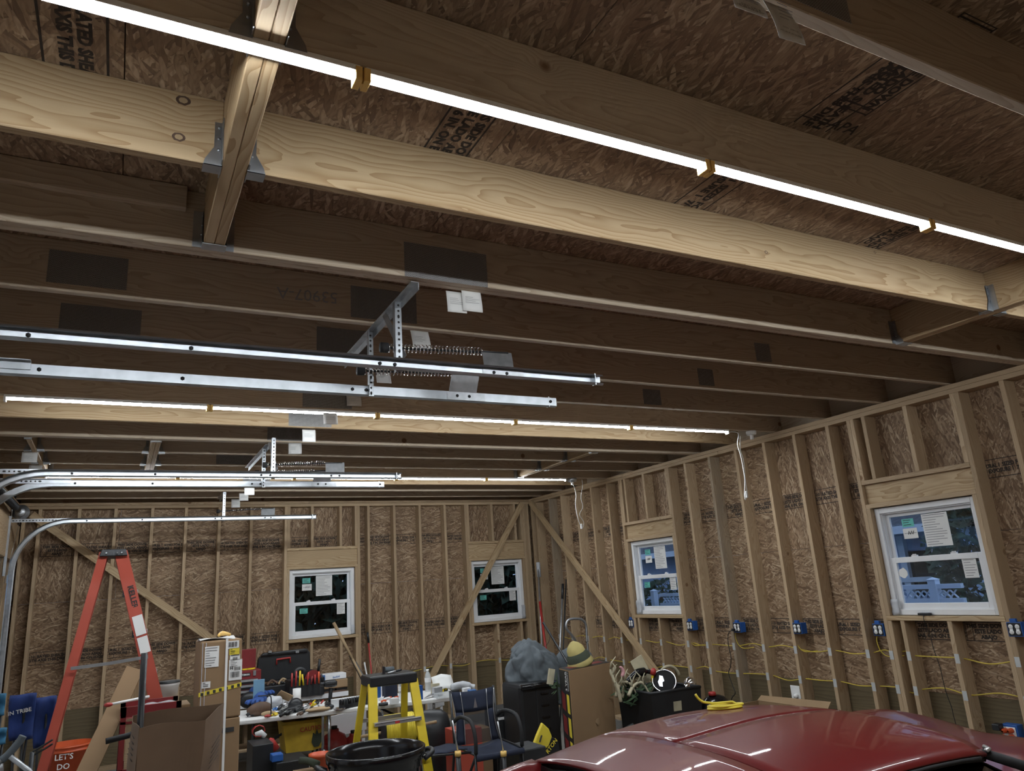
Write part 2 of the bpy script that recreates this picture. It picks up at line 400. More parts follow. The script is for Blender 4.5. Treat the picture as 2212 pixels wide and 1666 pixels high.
def hanger(kind, loc, rz):
    """galvanised joist hanger; kind is the width of the carried joist"""
    if kind not in hang_me:
        h = MB(); wd = kind/2+.002
        h.box((-wd-.003, -.055, -.006), (wd+.003, 0, -.003))
        for s in (-1, 1):
            h.add([(s*wd, -.055, -.006), (s*wd, 0, -.006), (s*wd, 0, .15), (s*wd, -.025, .15), (s*wd, -.025, .06), (s*wd, -.05, .015)], [(0, 1, 2, 3, 4, 5)])
            h.add([(s*(wd+.003), -.055, -.006), (s*(wd+.003), 0, -.006), (s*(wd+.003), 0, .15), (s*(wd+.003), -.025, .15), (s*(wd+.003), -.025, .06), (s*(wd+.003), -.05, .015)], [(5, 4, 3, 2, 1, 0)])
            h.box((min(s*wd, s*(wd+.035)), -.004, .0), (max(s*wd, s*(wd+.035)), -.001, .15))
            for q in (.05, .09, .13): h.cyl((s*(wd+.003), -.012, q), (s*(wd+.007), -.012, q), .005, n=6)
        hang_me[kind] = h.mesh('joist_hanger'); hang_me[kind].materials.append(MATS['galvanised'])
    o = bpy.data.objects.new('joist_hanger', hang_me[kind]); COL.objects.link(o); o.parent = ceiling; o.location = loc; o.rotation_euler = (0, 0, rz)
for k in range(-2, 16):
    y = JK(k)
    if k in (1, 2): spans = [(XL, HX1[0]), (HX1[1], HX2[0]), (HX2[1], 5.95)]
    elif k in (10, 11): spans = [(XL, HXB[0][0]), (HXB[0][1], HXB[1][0]), (HXB[1][1], HXB[2][0]), (HXB[2][1], 5.95)]
    else: spans = [(XL, 5.95)]
    for a, b_ in spans:
        slab('joist', (a, y, ZJ), (b_, y+ST, ZO), 'pine' if k in (2, 8, 13) else 'pine_joist_hazed', ceiling, bev=.003)  # joists facing the tube runs keep plain pine; the rest take the haze-greyed colour
    if k in (3, 9): slab('joist', (XL, y+ST+.001, ZJ), (5.95, y+2*ST+.001, ZO), 'pine_joist_hazed', ceiling, bev=.003)
    if k in (1, 2):
        for xx, rz in ((HX1[0], -pi/2), (HX1[1], pi/2), (HX2[0], -pi/2), (HX2[1], pi/2)): hanger(ST, (xx, y+ST/2, ZJ), rz)
    if k in (10, 11):
        for a, b_ in HXB:
            hanger(ST, (a, y+ST/2, ZJ), -pi/2); hanger(ST, (b_, y+ST/2, ZJ), pi/2)
for a, b_ in (HX1, HX2):
    for q in range(2): slab('header_beam', (a+q*.0385, JK(0)+ST, ZJ), (a+q*.0385+.0375, JK(3), ZO), 'pine', ceiling, bev=.003)
    hanger(.076, ((a+b_)/2, JK(3), ZJ), 0)
for a, b_ in HXB:
    for q in range(round((b_-a)/.038)): slab('header_beam', (a+q*.0385, JK(9)+2*ST, ZJ), (a+q*.0385+.0375, JK(12), ZO), 'pine', ceiling, bev=.003)
    hanger(b_-a, ((a+b_)/2, JK(9)+2*ST, ZJ), pi); hanger(b_-a, ((a+b_)/2, JK(12), ZJ), 0)
slab('ledger_block', (XL, JK(3)-.036, 3.315), (.14, JK(3)-.0005, ZO-.002), 'pine_joist_hazed', ceiling)
# toothed truss plates pressed into the joist faces, from where the photograph shows them
def tplate(k, x0, x1, z0, z1, back=False):
    yy = JK(k)-.0015
    slab('truss_plate', (x0, yy, z0), (x1, yy+.002, z1), 'truss_plate', ceiling, bev=0)
for k, x0, x1, z0, z1 in ((3, 1.02, 1.42, 3.176, 3.34), (4, .95, 1.30, 3.20, 3.37), (5, .92, 1.22, 3.2, 3.36), (4, -.35, -.05, 3.21, 3.36), (5, -.34, 0.02, 3.21, 3.35), (4, 3.72, 3.86, 3.2, 3.33), (5, 3.75, 3.9, 3.2, 3.33), (6, 3.7, 3.88, 3.2, 3.33), (8, 1.12, 1.46, 3.185, 3.30), (7, 1.10, 1.46, 3.19, 3.33), (9, 1.06, 1.42, 3.19, 3.31), (11, .78, 1.12, 3.19, 3.34), (13, 1.2, 1.5, 3.18, 3.24), (0, 1.2, 1.6, 3.2, 3.38)):
    tplate(k, x0, x1, z0, z1)
# knots on the brightly lit joist
for px, py, r_ in ((396, 217, .019), (386, 296, .017), (1655, 545, .009), (1890, 545, .008)):
    c = P(px, py, Y=JK(2)-.0006)
    for rr, m_, dy in ((r_, 'brown_leather', 0), (r_*.6, 'tan', .0003)):
        part(ceiling, 'knot', MB().add([(c.x+rr*1.15*cos(2*pi*i/14), c.y-dy, c.z+rr*(.9+.08*sin(3*i))*sin(2*pi*i/14)) for i in range(14)], [tuple(range(14))]), m_)
# a pencilled number on a joist face
lettering('pencil_mark', '53907-A', .085, P(665, 637, Y=JK(4)-.002), (-1, 0, -.02), (0, 0, -1), 'ink_grey', ceiling)
# ---------------------------------------------------------------- walls
def frame_wall(name, horizontal, full, grey=()):
    w_ = structure(name); return w_
wall_right = structure('wall_right'); wall_back = structure('wall_back'); wall_left = structure('wall_left'); wall_front = structure('wall_front')
ZS = {'r': (1.395, 2.295), 'b': (1.345, 2.25)}   # rough sill top, header bottom
def rstud(y, z0=.138, z1=ZP, m='pine_stud', nm='stud'): slab(nm, (XR, y, z0), (XR+SD, y+ST, z1), m, wall_right)
for y in (-.35, .06, .47, .88, 1.29, 1.70, 2.11, 2.61, 3.011, 4.615, 5.015, 5.414, 5.821, 6.238, 6.652, 8.267, 8.668, 9.06, 9.48, 9.845, 10.272, 10.42):
    rstud(y, m='pine_grey' if abs(y-6.238) < .01 or abs(y-9.845) < .01 else 'pine_stud')
for y in (3.361, 4.379, 6.97, 7.98): rstud(y)
zs, zh = ZS['r']
for near, far, crip in ((3.361, 4.379, (3.816, 4.223)), (6.97, 7.98, (7.459, 7.863))):
    for y in (near+ST, far-ST):
        rstud(y, .138, zs-ST, nm='jack_stud'); rstud(y, zs-ST, zh, nm='jack_stud') if False else None
        slab('jack_stud', (XR, y, zs), (XR+SD, y+ST, zh), 'pine_stud', wall_right)
        rstud(y, zh+.248, ZP, nm='cripple_stud')
    for y in crip: rstud(y, zh+.248, ZP, nm='cripple_stud'); rstud(y, .138, zs-ST, nm='cripple_stud')
    slab('rough_sill', (XR-.004, near+ST, zs-ST), (XR+SD, far, zs), 'pine', wall_right)
    slab('header_plate', (XR, near+ST, zh), (XR+SD, far, zh+ST), 'pine_stud', wall_right)
    slab('header_plate', (XR, near+ST, zh+.21), (XR+SD, far, zh+.248), 'pine_stud', wall_right)
    slab('window_header', (XR+.035, near+ST, zh+ST), (XR+.075, far, zh+.21), 'pine', wall_right)
def bstud(x, z0=.138, z1=ZP, m='pine_stud', nm='stud'): slab(nm, (x, YB, z0), (x+ST, YB+SD, z1), m, wall_back)
for x in (-1.06, -.90, -.49, -.097, .318, .713, 1.119, 1.522, 3.134, 3.524, 3.921, 4.325, 5.715, 5.755): bstud(x)
for x in (1.975, 2.988, 4.667, 5.675): bstud(x)
zs, zh = ZS['b']
for near, far, crip in ((1.975, 2.988, (2.332, 2.731)), (4.667, 5.675, (5.118, 5.519))):
    for x in (near+ST, far-ST):
        bstud(x, .138, zs-ST, nm='jack_stud'); bstud(x, zs, zh, nm='jack_stud'); bstud(x, zh+.29, ZP, nm='cripple_stud')
    for x in crip: bstud(x, zh+.29, ZP, nm='cripple_stud'); bstud(x, .138, zs-ST, nm='cripple_stud')
    slab('rough_sill', (near+ST, YB-.004, zs-ST), (far, YB+SD, zs), 'pine', wall_back)
    slab('header_plate', (near+ST, YB, zh), (far, YB+SD, zh+ST), 'pine', wall_back)
    slab('header_plate', (near+ST, YB, zh+.252), (far, YB+SD, zh+.29), 'pine', wall_back)
    slab('window_header', (near+ST, YB+.02, zh+ST), (far, YB+.06, zh+.252), 'pine', wall_back)
for z in (ZP, ZP+ST):
    o = .6 if z > ZP else 0
    for a, b_ in ((YF, 2.2+o), (2.2+o, 6.1+o), (6.1+o, YB+SD)): slab('top_plate', (XR, a, z), (XR+SD, b_-.002, z+ST-.001), 'pine_stud', wall_right)
    for a, b_ in ((XL-SD, 1.7+o), (1.7+o, XR)): slab('top_plate', (a, YB, z), (b_-.002, YB+SD, z+ST-.001), 'pine_stud', wall_back)
slab('bottom_plate', (XR, YF, .10), (XR+SD, YB+SD, .138), 'pine_stud', wall_right); slab('bottom_plate', (XL-SD, YB, .10), (XR, YB+SD, .138), 'pine_stud', wall_back)
slab('concrete_curb', (XR-.02, YF, 0), (XR+.3, YB+.3, .10), 'concrete', wall_right); slab('concrete_curb', (XL-.3, YB-.02, 0), (XR-.02, YB+.3, .10), 'concrete', wall_back)
def sheath(parent, axis, a0, a1, pos, openings, th=.012):
    """treated plywood below, strand board above, cut round the window openings"""
    def piece(nm, s0, s1, z0, z1, m):
        if s1-s0 < .01 or z1-z0 < .01: return
        if axis == 'y': slab(nm, (pos, s0+.001, z0+.001), (pos+th, s1-.001, z1-.001), m, parent, bev=0)
        else: slab(nm, (s0+.001, pos, z0+.001), (s1-.001, pos+th, z1-.001), m, parent, bev=0)
    s = a0
    while s < a1: piece('plywood_panel', s, min(s+2.44, a1), .02, .79, 'plywood_treated'); s += 2.44
    for r, (z0, z1) in enumerate(((.79, 2.01), (2.01, 3.23))):
        s = a0 - (1.22 if r else 0)
        while s < a1:
            e = min(s+2.44, a1); b0 = max(s, a0); cuts = [o for o in openings if o[0] < e and o[1] > b0 and o[2] < z1 and o[3] > z0]
            if not cuts: piece('strand_board_panel', b0, e, z0, z1, 'osb')
            else:
                cur = b0
                for (oa, ob, oz0, oz1) in sorted(cuts):
                    oa_, ob_ = max(oa, b0), min(ob, e)
                    piece('strand_board_panel', cur, oa_, z0, z1, 'osb')
                    piece('strand_board_panel', oa_, ob_, z0, oz0, 'osb'); piece('strand_board_panel', oa_, ob_, oz1, z1, 'osb'); cur = ob_
                piece('strand_board_panel', cur, e, z0, z1, 'osb')
            s += 2.44
zs, zh = ZS['r']; OPR = [(3.437, 4.341, zs, zh), (7.046, 7.942, zs, zh)]
zs, zh = ZS['b']; OPB = [(2.051, 2.95, zs, zh), (4.743, 5.637, zs, zh)]
sheath(wall_right, 'y', YF, YB+SD, XR+SD, OPR); sheath(wall_back, 'x', XL-SD, XR+SD, YB+SD, OPB)
# ---------------------------------------------------------------- printing on the strand board
BAND = ['STRUCTURAL I  SIZED FOR SPACING\nAPA  EXPOSURE 1  7/16  24/16', 'THIS SIDE DOWN\nESTE LADO\nABAJO', 'PS 2-10  RATED SHEATHING\nSTRENGTH AXIS THIS DIRECTION', 'THIS SIDE DOWN\nESTE LADO ABAJO\nNAIL 6 IN. ON EDGES']
stamp_me = []
for i, s_ in enumerate(BAND):
    me = text_mesh(s_, .041, 'CENTER', .0022).copy()
    bm = bmesh.new(); bm.from_mesh(me)
    wd = max(v_.co.x for v_ in bm.verts)+.012; hh = .066
    def bar2(x0, y0, x1, y1):
        f = bm.faces.new([bm.verts.new(q) for q in ((x0, y0, 0), (x1, y0, 0), (x1, y1, 0), (x0, y1, 0))])
    bar2(-.19, hh, .19, hh+.006); bar2(-.19, -hh-.006, .19, -hh)
    for q in (-.185, -wd, wd, .185, -.12, .15): bar2(q, -hh, q+.005, hh)
    # keep within one stud bay
    for v_ in bm.verts: v_.co.x = max(-.183, min(.183, v_.co.x))
    bm.to_mesh(me); bm.free(); me.materials.clear(); me.materials.append(MATS['ink_osb']); stamp_me.append(me)
def stamp(parent, c, xd, i, sx=1.0):
    o = bpy.data.objects.new('printed_stamp', stamp_me[i % 4]); COL.objects.link(o); o.parent = parent
    x = V(xd); y_ = V((0, 0, 1)); z = x.cross(y_)
    o.matrix_basis = Matrix.Translation(V(c)) @ Matrix((x*sx, y_, z)).transposed().to_4x4()
for i, (a, b_) in enumerate([(3.05, 3.36), (4.42, 4.61), (4.65, 5.01), (5.05, 5.41), (5.45, 5.82), (5.86, 6.24), (6.28, 6.65), (6.69, 6.97), (8.02, 8.27), (8.31, 8.67), (8.71, 9.06), (9.1, 9.48), (9.52, 9.84), (2.65, 3.01)]):
    for z, dx in ((2.48, 0), (1.285, 1)): stamp(wall_right, (XR+SD-.002, (a+b_)/2, z), (0, -1, 0), i+dx*2, min(1, (b_-a)/.37))
for i, (a, b_) in enumerate([(3.44, 3.82), (3.86, 4.22), (7.09, 7.46), (7.5, 7.86)]): stamp(wall_right, (XR+SD-.002, (a+b_)/2, 1.27), (0, -1, 0), 1+2*(i % 2))
for i, (a, b_) in enumerate([(-.86, -.49), (-.45, -.1), (-.06, .318), (.356, .713), (.75, 1.119), (1.157, 1.52), (1.56, 1.975), (2.09, 2.33), (2.37, 2.73), (3.03, 3.13), (3.17, 3.52), (3.56, 3.92), (3.96, 4.325), (4.36, 4.667)]):
    stamp(wall_back, ((a+b_)/2, YB+SD-.002, 2.62), (1, 0, 0), i+1, min(1, (b_-a)/.375))
    if i not in (7, 8): stamp(wall_back, ((a+b_)/2, YB+SD-.002, 1.39), (1, 0, 0), i+2, min(1, (b_-a)/.375))
for i, (px, py) in enumerate(((1965, 150), (160, 80), (990, 290), (1540, 410), (1910, 515), (1870, 190))):
    c = P(px, py, Z=ZO-.001); o = bpy.data.objects.new('printed_stamp', stamp_me[(i+1) % 4]); COL.objects.link(o); o.parent = ceiling
    o.matrix_basis = Matrix.Translation(c) @ Matrix((V((0, 1.3, 0)), V((1.2, 0, 0)), V((0, 0, -1)))).transposed().to_4x4()
c = P(1905, 168, Z=ZO-.0015); lettering('printed_stamp', 'APA', .075, c+V((.12, .25, 0)), (1, 0, 0), (0, -1, 0), 'ink_osb', ceiling, .001)
# ---------------------------------------------------------------- windows
def window(name, o, u, n, wd, z0, z1, lower='teal'):
    w_ = structure(name); u, n = V(u), V(n); h = z1-z0
    def M(): return Matrix.Translation(V(o)+V((0, 0, z0))) @ Matrix((u, n, V((0, 0, 1)))).transposed().to_4x4()
    M = M()
    def ring(a0, c0, a1, c1, bw, b0, b1):
        q = MB()
        q.box((a0, b0, c0), (a0+bw, b1, c1), M); q.box((a1-bw, b0, c0), (a1, b1, c1), M)
        q.box((a0+bw, b0, c0), (a1-bw, b1, c0+bw), M); q.box((a0+bw, b0, c1-bw), (a1-bw, b1, c1), M); return q
    part(w_, 'frame', ring(0, 0, wd, h, .045, .055, .145), 'vinyl_white', bevel=.003)
    part(w_, 'stop', ring(.040, .040, wd-.040, h-.04, .014, .075, .14), 'vinyl_white')
    m_ = h*.49
    part(w_, 'sash', ring(.052, m_-.01, wd-.052, h-.05, .034, .112, .138), 'vinyl_white', bevel=.003)
    part(w_, 'sash', ring(.050, .048, wd-.050, m_+.03, .045, .082, .108), 'vinyl_white', bevel=.003)
    part(w_, 'pane', MB().quad(*[M @ V(q_) for q_ in ((.08, .126, m_+.02), (wd-.08, .126, m_+.02), (wd-.08, .126, h-.08), (.08, .126, h-.08))]), 'window_glass')
    part(w_, 'pane', MB().quad(*[M @ V(q_) for q_ in ((.09, .096, .09), (wd-.09, .096, .09), (wd-.09, .096, m_-.01), (.09, .096, m_-.01))]), 'window_glass')
    for f in (.3, .68):
        q = MB().box((wd*f-.025, .085, m_+.03), (wd*f+.025, .105, m_+.042), M); q.box((wd*f-.01, .08, m_+.042), (wd*f+.02, .09, m_+.05), M); part(w_, 'sash_lock', q, 'vinyl_white')
    def st(a0, a1, c0, c1, b_, m2, nm='sticker', lines=None, txt=None):
        p_ = part(w_, nm, MB().box((a0*wd, b_-.002, c0*h), (a1*wd, b_-.001, c1*h), M), m2)
        if lines:
            q = MB(); k = lines; random.seed(int(a0*999)+int(c0*99))
            for i in range(k):
                zz = c1*h-(i+.8)*(c1-c0)*h/(k+.6); e = a0*wd+.012+(a1-a0)*wd*random.uniform(.45, .88)
                q.box((a0*wd+.012, b_-.0028, zz), (min(e, a1*wd-.008), b_-.0022, zz+.005), M)
            part(p_, 'print', q, 'ink' if m2 == 'teal_sticker' else 'ink_grey')
        return p_
    U, Lw = .124, .094
    st(.215, .335, .80, .875, U, 'teal_sticker', lines=3)
    p_ = st(.21, .355, .69, .785, U, 'paper', lines=1)
    q = MB().tube([M @ V(((.26+.012*i)*wd, U-.004, (.74+(.02 if i % 2 else -.012))*h)) for i in range(6)], .0022, 5); part(p_, 'signature', q, 'ink')
    st(.42, .67, .60, .90, U, 'paper', lines=13)
    if lower == 'teal': st(.17, .29, .355, .43, Lw, 'teal_sticker', lines=3)
    else:
        q = MB(); random.seed(4); q.prism([(.15*wd+.045*(1+.16*random.uniform(-1, 1))*cos(a_*pi/7), .38*h+.04*(1+.2*random.uniform(-1, 1))*sin(a_*pi/7)) for a_ in range(14)], .001, M @ Matrix(((1, 0, 0, 0), (0, 0, 1, Lw-.003), (0, 1, 0, 0), (0, 0, 0, 1)))); part(w_, 'torn_sticker', q, 'paper')
    st(.735, .86, .31, .50, Lw, 'paper', lines=8)
    return w_
zs, zh = ZS['b']
window('window_1', (2.053, YB-.01, 0), (1, 0, 0), (0, 1, 0), .895, zs+.004, zh-.006)
window('window_2', (4.748, YB-.01, 0), (1, 0, 0), (0, 1, 0), .885, zs+.004, zh-.006)
zs, zh = ZS['r']
window('window_3', (XR-.01, 7.938, 0), (0, -1, 0), (1, 0, 0), .890, zs+.004, zh-.006)
window('window_4', (XR-.01, 4.337, 0), (0, -1, 0), (1, 0, 0), .896, zs+.004, zh-.006, lower='torn')
# loose house-wrap flaps at the sill corners
def flap(parent, o, u, wd, h):
    q = MB(); u = V(u); nn = V((u.y, -u.x, 0)) if abs(u.x) > .5 else V((-1, 0, 0))
    g = [[V(o)+u*(wd*j/4)+V((0, 0, h*i/5))+nn*(.006*sin(i*2.1+j*1.7)) for j in range(5)] for i in range(6)]; q.sheet(g); part(parent, 'wrap_flap', q, 'white_wrap', solid=.002)
flap(wall_right, (XR+.03, 4.338, 1.398), (0, -1, 0), .07, .13); flap(wall_right, (XR+.03, 7.94, 1.398), (0, -1, 0), .10, .17); flap(wall_back, (5.57, YB+.03, 1.35), (1, 0, 0), .065, .2); flap(wall_back, (2.90, YB+.03, 1.35), (1, 0, 0), .045, .12)
# ---------------------------------------------------------------- left wall with three sectional doors, front wall behind the camera
DOORS = [(.32, 3.00), (3.56, 6.24), (6.73, 9.57)]
ZD = 2.44
def lbox(nm, y0, y1, z0, z1, m, x0=XL-SD, x1=XL): slab(nm, (x0, y0, z0), (x1, y1, z1), m, wall_left)
prev = YF
for a, b_ in DOORS+[(YB+SD, None)]:
    lbox('strand_board_panel', prev, a, .1, ZP, 'osb', XL-SD-.012, XL-SD)
    lbox('bottom_plate', prev, a, .1, .138, 'pine_stud'); lbox('concrete_curb', prev, a, 0, .1, 'concrete')
    y = prev
    while y < a-.03: lbox('stud', y, y+ST, .138, ZD+.05, 'pine_stud'); y += max(.076, (a-prev-ST)/max(1, round((a-prev)/.40)))
    lbox('stud', a-ST, a, .138, ZD+.05, 'pine_stud')
    prev = b_
lbox('door_header', YF, YB, ZD+.05, ZP-.2, 'pine_stud', XL-.10, XL+.03); lbox('strand_board_panel', YF, YB, ZD+.05, ZO, 'osb', XL-SD, XL-.10)
lbox('top_plate', YF, YB, ZP-.2, ZP, 'pine_stud'); lbox('top_plate', YF, YB, ZP, ZT-.001, 'pine_stud')
for i, (a, b_) in enumerate(DOORS):
    d = structure('door_%d' % (i+1))
    for r in range(4):
        z0 = .01+r*(ZD/4); z1 = z0+ZD/4-.006
        if r < 3: slab('door_panel', (XL-.06, a-.02, z0), (XL-.015, b_+.02, z1), 'vinyl_white', d)
        else:
            n_ = 4; wd = (b_-a)/n_
            q = MB().box((XL-.06, a-.02, z0), (XL-.015, b_+.02, z0+.14)); q.box((XL-.06, a-.02, z1-.12), (XL-.015, b_+.02, z1))
            for j in range(n_+1): yy = a+wd*j; q.box((XL-.06, max(a-.02, yy-.07), z0+.14), (XL-.015, min(b_+.02, yy+.07), z1-.12))
            part(d, 'door_panel', q, 'vinyl_white')
            for j in range(n_):
                f = MB(); y0, y1 = a+wd*j+.06, a+wd*(j+1)-.06
                f.box((XL-.018, y0, z0+.13), (XL-.004, y0+.03, z1-.11)); f.box((XL-.018, y1-.03, z0+.13), (XL-.004, y1, z1-.11)); f.box((XL-.018, y0, z0+.13), (XL-.004, y1, z0+.16)); f.box((XL-.018, y0, z1-.14), (XL-.004, y1, z1-.11))
                wf = part(d, 'window_frame', f, 'vinyl_white'); part(wf, 'pane', MB().box((XL-.045, y0+.01, z0+.14), (XL-.04, y1-.01, z1-.12)), 'window_glass')
    for r in range(1, 4):
        q = MB()
        for j in range(5): yy = a+(b_-a)*j/4; q.box((XL-.015, yy-.03, r*ZD/4-.05), (XL-.008, yy+.03, r*ZD/4+.05))
        part(d, 'hinge_row', q, 'galvanised')
    jm = MB()
    for yy in (a-.06, b_+.02): jm.box((XL-.02, yy, .10), (XL+.02, yy+.04, ZD+.05))
    part(d, 'jamb', jm, 'pine_stud')
x = XL-SD
while x < XR+SD: slab('strand_board_panel', (x, YF-.012, 0.1), (min(x+1.22, XR+SD), YF, ZO), 'osb', wall_front, bev=0); x += 1.22
for i in range(18): slab('stud', (XL+i*.4, YF, .138), (XL+i*.4+ST, YF+SD, ZP), 'pine_stud', wall_front)
slab('bottom_plate', (XL, YF, .1), (XR, YF+SD, .138), 'pine_stud', wall_front); slab('top_plate', (XL, YF, ZP), (XR, YF+SD, ZT-.001), 'pine_stud', wall_front); slab('concrete_curb', (XL, YF-.1, 0), (XR, YF+SD, .1), 'concrete', wall_front)
slab('rim_board', (XR+.10, YF, ZT), (XR+SD-.002, YB+SD, ZO), 'pine_joist_hazed', wall_right); slab('rim_board', (XL-SD, YF, ZT), (XL-.102, YB, ZO), 'pine_joist_hazed', wall_left); slab('rim_board', (XL, YB+.10, ZT), (XR+.1, YB+SD-.002, ZO), 'pine_joist_hazed', wall_back)
def skin(parent, axis, a0, a1, pos, ops):
    cur = a0
    def pc(s0, s1, z0, z1):
        if axis == 'y': slab('outer_siding', (pos, s0, z0), (pos+.02, s1, z1), 'siding', parent, bev=0)
        else: slab('outer_siding', (s0, pos, z0), (s1, pos+.02, z1), 'siding', parent, bev=0)
    for (oa, ob, z0, z1) in ops: pc(cur, oa, 0, ZO+.1); pc(oa, ob, 0, z0); pc(oa, ob, z1, ZO+.1); cur = ob
    pc(cur, a1, 0, ZO+.1)
skin(wall_right, 'y', YF-.1, YB+.3, XR+SD+.0135, OPR); skin(wall_back, 'x', XL-.3, XR+.3, YB+SD+.0135, OPB)
slab('outer_siding', (XL-SD-.035, YF-.1, ZD+.05), (XL-SD-.0135, YB+.2, ZO+.1), 'siding', wall_left, bev=0)
slab('attic_light_stop', (XL-.4, YF-.4, ZO+.02), (XR+.4, YB+.4, ZO+.06), 'cardboard', ceiling, bev=0)  # unseen sheet added over the deck to keep sky light out of the panel gaps
# diagonal bracing boards nailed across the studs
plank('brace', P(68, 1112, Y=YB-.022), P(462, 1384, Y=YB-.022), .089, .038, 'pine', wall_back, up=(0, 1, 0))
plank('brace', P(1127, 1088, Y=YB-.022), P(918, 1490, Y=YB-.022), .089, .038, 'pine', wall_back, up=(0, 1, 0))
plank('brace', P(1146, 1086, X=XR-.022), P(1425, 1462, X=XR-.022), .089, .038, 'pine', wall_right, up=(1, 0, 0))
# ---------------------------------------------------------------- lights: three runs of five linked tubes
tube_me = {}
def led_tube(x0, x1, y, run, idx, label, last):
    r = thing('led_tube_light', label, 'tube light', ((x0+x1)/2, y, ZJ), 'linked tube lights under the joists')
    z = ZJ-.001
    part(r, 'back_channel', MB().box((x0, y-.022, z-.016), (x1, y+.022, z)), 'white_plastic')
    # two rows of diodes on a shallow V under the channel
    L = MB(); a0, a1 = x0+.012, x1-.012; zt_, zb_, hw = z-.0165, z-.0295, .020
    L.add([(a0, y-hw, zt_), (a1, y-hw, zt_), (a1, y, zb_), (a0, y, zb_), (a1, y+hw, zt_), (a0, y+hw, zt_)], [(0, 3, 2, 1), (3, 5, 4, 2)])
    part(r, 'diode_strip', L, 'led_lens')
    e = MB(); e.box((x0, y-.021, z-.04), (x0+.012, y+.021, z)); part(r, 'end_cap', e, 'white_plastic')
    e = MB(); e.box((x1-.012, y-.021, z-.04), (x1, y+.021, z)); part(r, 'end_cap', e, 'white_plastic')
    if not last:
        c = MB(); c.box((x1-.013, y-.023, z-.043), (x1+.006, y+.023, z-.002)); c.box((x1+.006, y-.010, z-.045), (x1+.010, y+.010, z-.005)); c.box((x1+.010, y-.023, z-.043), (x1+.028, y+.023, z-.002)); part(r, 'connector', c, 'yellow_connector', bevel=.002)
ORD = ['first', 'second', 'third', 'fourth', 'fifth']
for run, (k, nm) in enumerate(((1, 'nearest run'), (7, 'middle run'), (12, 'farthest run'))):
    x0 = -.69; st_ = 1.178
    for i in range(5):
        led_tube(x0+i*st_, x0+(i+1)*st_-.016, JK(k)+ST/2, run, i, 'glowing white tube light, %s from the left in the %s under the joists' % (ORD[i], nm), i == 4)
# ================================================================ OUTSIDE, seen through the windows
ground = structure('ground', MB().box((-30, -20, -.45), (45, 45, -.13)), 'lawn')
XH = 12.5
hy0 = P(2058, 1150, X=XH).y; hz = P(1960, 1142, X=XH).z
h = thing('neighbour_house', 'blue-white clapboard house with porch posts outside the right-hand windows', 'house', (XH, hy0, -.13))
n_ = 26
for i in range(n_):
    z0 = -.1+i*(hz+.1)/n_; q = MB(); q.add([(XH, hy0, z0), (XH, hy0+14, z0), (XH+.02, hy0+14, z0+(hz+.1)/n_), (XH+.02, hy0, z0+(hz+.1)/n_), (XH+.1, hy0, z0), (XH+.1, hy0+14, z0), (XH+.1, hy0+14, z0+(hz+.1)/n_), (XH+.1, hy0, z0+(hz+.1)/n_)], [(0, 3, 2, 1), (0, 1, 5, 4), (3, 7, 6, 2), (0, 4, 7, 3), (1, 2, 6, 5)]); part(h, 'clapboard', q, 'siding')
part(h, 'side_wall', MB().box((XH+.02, hy0, -.1), (XH+7, hy0+.1, hz)), 'siding')
rf = MB(); rf.add([(XH-.5, hy0-.4, hz), (XH-.5, hy0+14.4, hz), (XH+3.8, hy0+14.4, hz+2.3), (XH+3.8, hy0-.4, hz+2.3), (XH-.5, hy0-.4, hz-.06), (XH-.5, hy0+14.4, hz-.06), (XH+8, hy0-.4, hz), (XH+8, hy0+14.4, hz)], [(0, 3, 2, 1), (0, 1, 5, 4), (3, 6, 7, 2), (0, 4, 6, 3)]); part(h, 'roof', rf, 'roof_shingle')
part(h, 'gutter', MB().box((XH-.6, hy0-.4, hz-.1), (XH-.48, hy0+14.4, hz+.03)), 'outdoor_white')
for i in range(9):
    yy = hy0+.25+i*.62; part(h, 'porch_post', MB().box((XH-.12, yy, .9), (XH-.02, yy+.12, hz-.12)), 'outdoor_white')
for i in range(4): part(h, 'porch_window', MB().box((XH-.03, hy0+.45+i*1.24, 1.2), (XH-.005, hy0+1.0+i*1.24, hz-.4)), 'dark_glass')
part(h, 'porch_rail', MB().box((XH-.13, hy0+.2, 1.45), (XH-.03, hy0+5.6, 1.53)), 'outdoor_white')
part(h, 'downspout', MB().box((XH-.1, hy0+.02, -.1), (XH-.02, hy0+.1, hz)), 'outdoor_white')
# lattice-topped fence
XFc = 9.0; fa = P(2075, 1250, X=XFc); fb = P(1950, 1262, X=XFc); y0, y1 = fa.y, fb.y+5
f = thing('lattice_fence', 'white fence with lattice panels and square post outside the big right window', 'fence', (XFc, y0, -.13))
zt = fa.z-.06; zm = P(1990, 1298, X=XFc).z; zb = zt-1.35
for a in (zt-.07, zm-.05): part(f, 'rail', MB().box((XFc-.03, y0, a+.02), (XFc+.03, y1, a+.075)), 'outdoor_white')
py = P(2020, 1275, X=XFc).y
for yy in (py, py+1.9, py+3.8, py+5.6): q = MB().box((XFc-.05, yy-.05, -.13), (XFc+.05, yy+.05, zt+.06)); q.add([(XFc-.06, yy-.06, zt+.06), (XFc+.06, yy-.06, zt+.06), (XFc+.06, yy+.06, zt+.06), (XFc-.06, yy+.06, zt+.06), (XFc, yy, zt+.09)], [(0, 1, 4), (1, 2, 4), (2, 3, 4), (3, 0, 4), (3, 2, 1, 0)]); part(f, 'post', q, 'outdoor_white')
lat = MB()
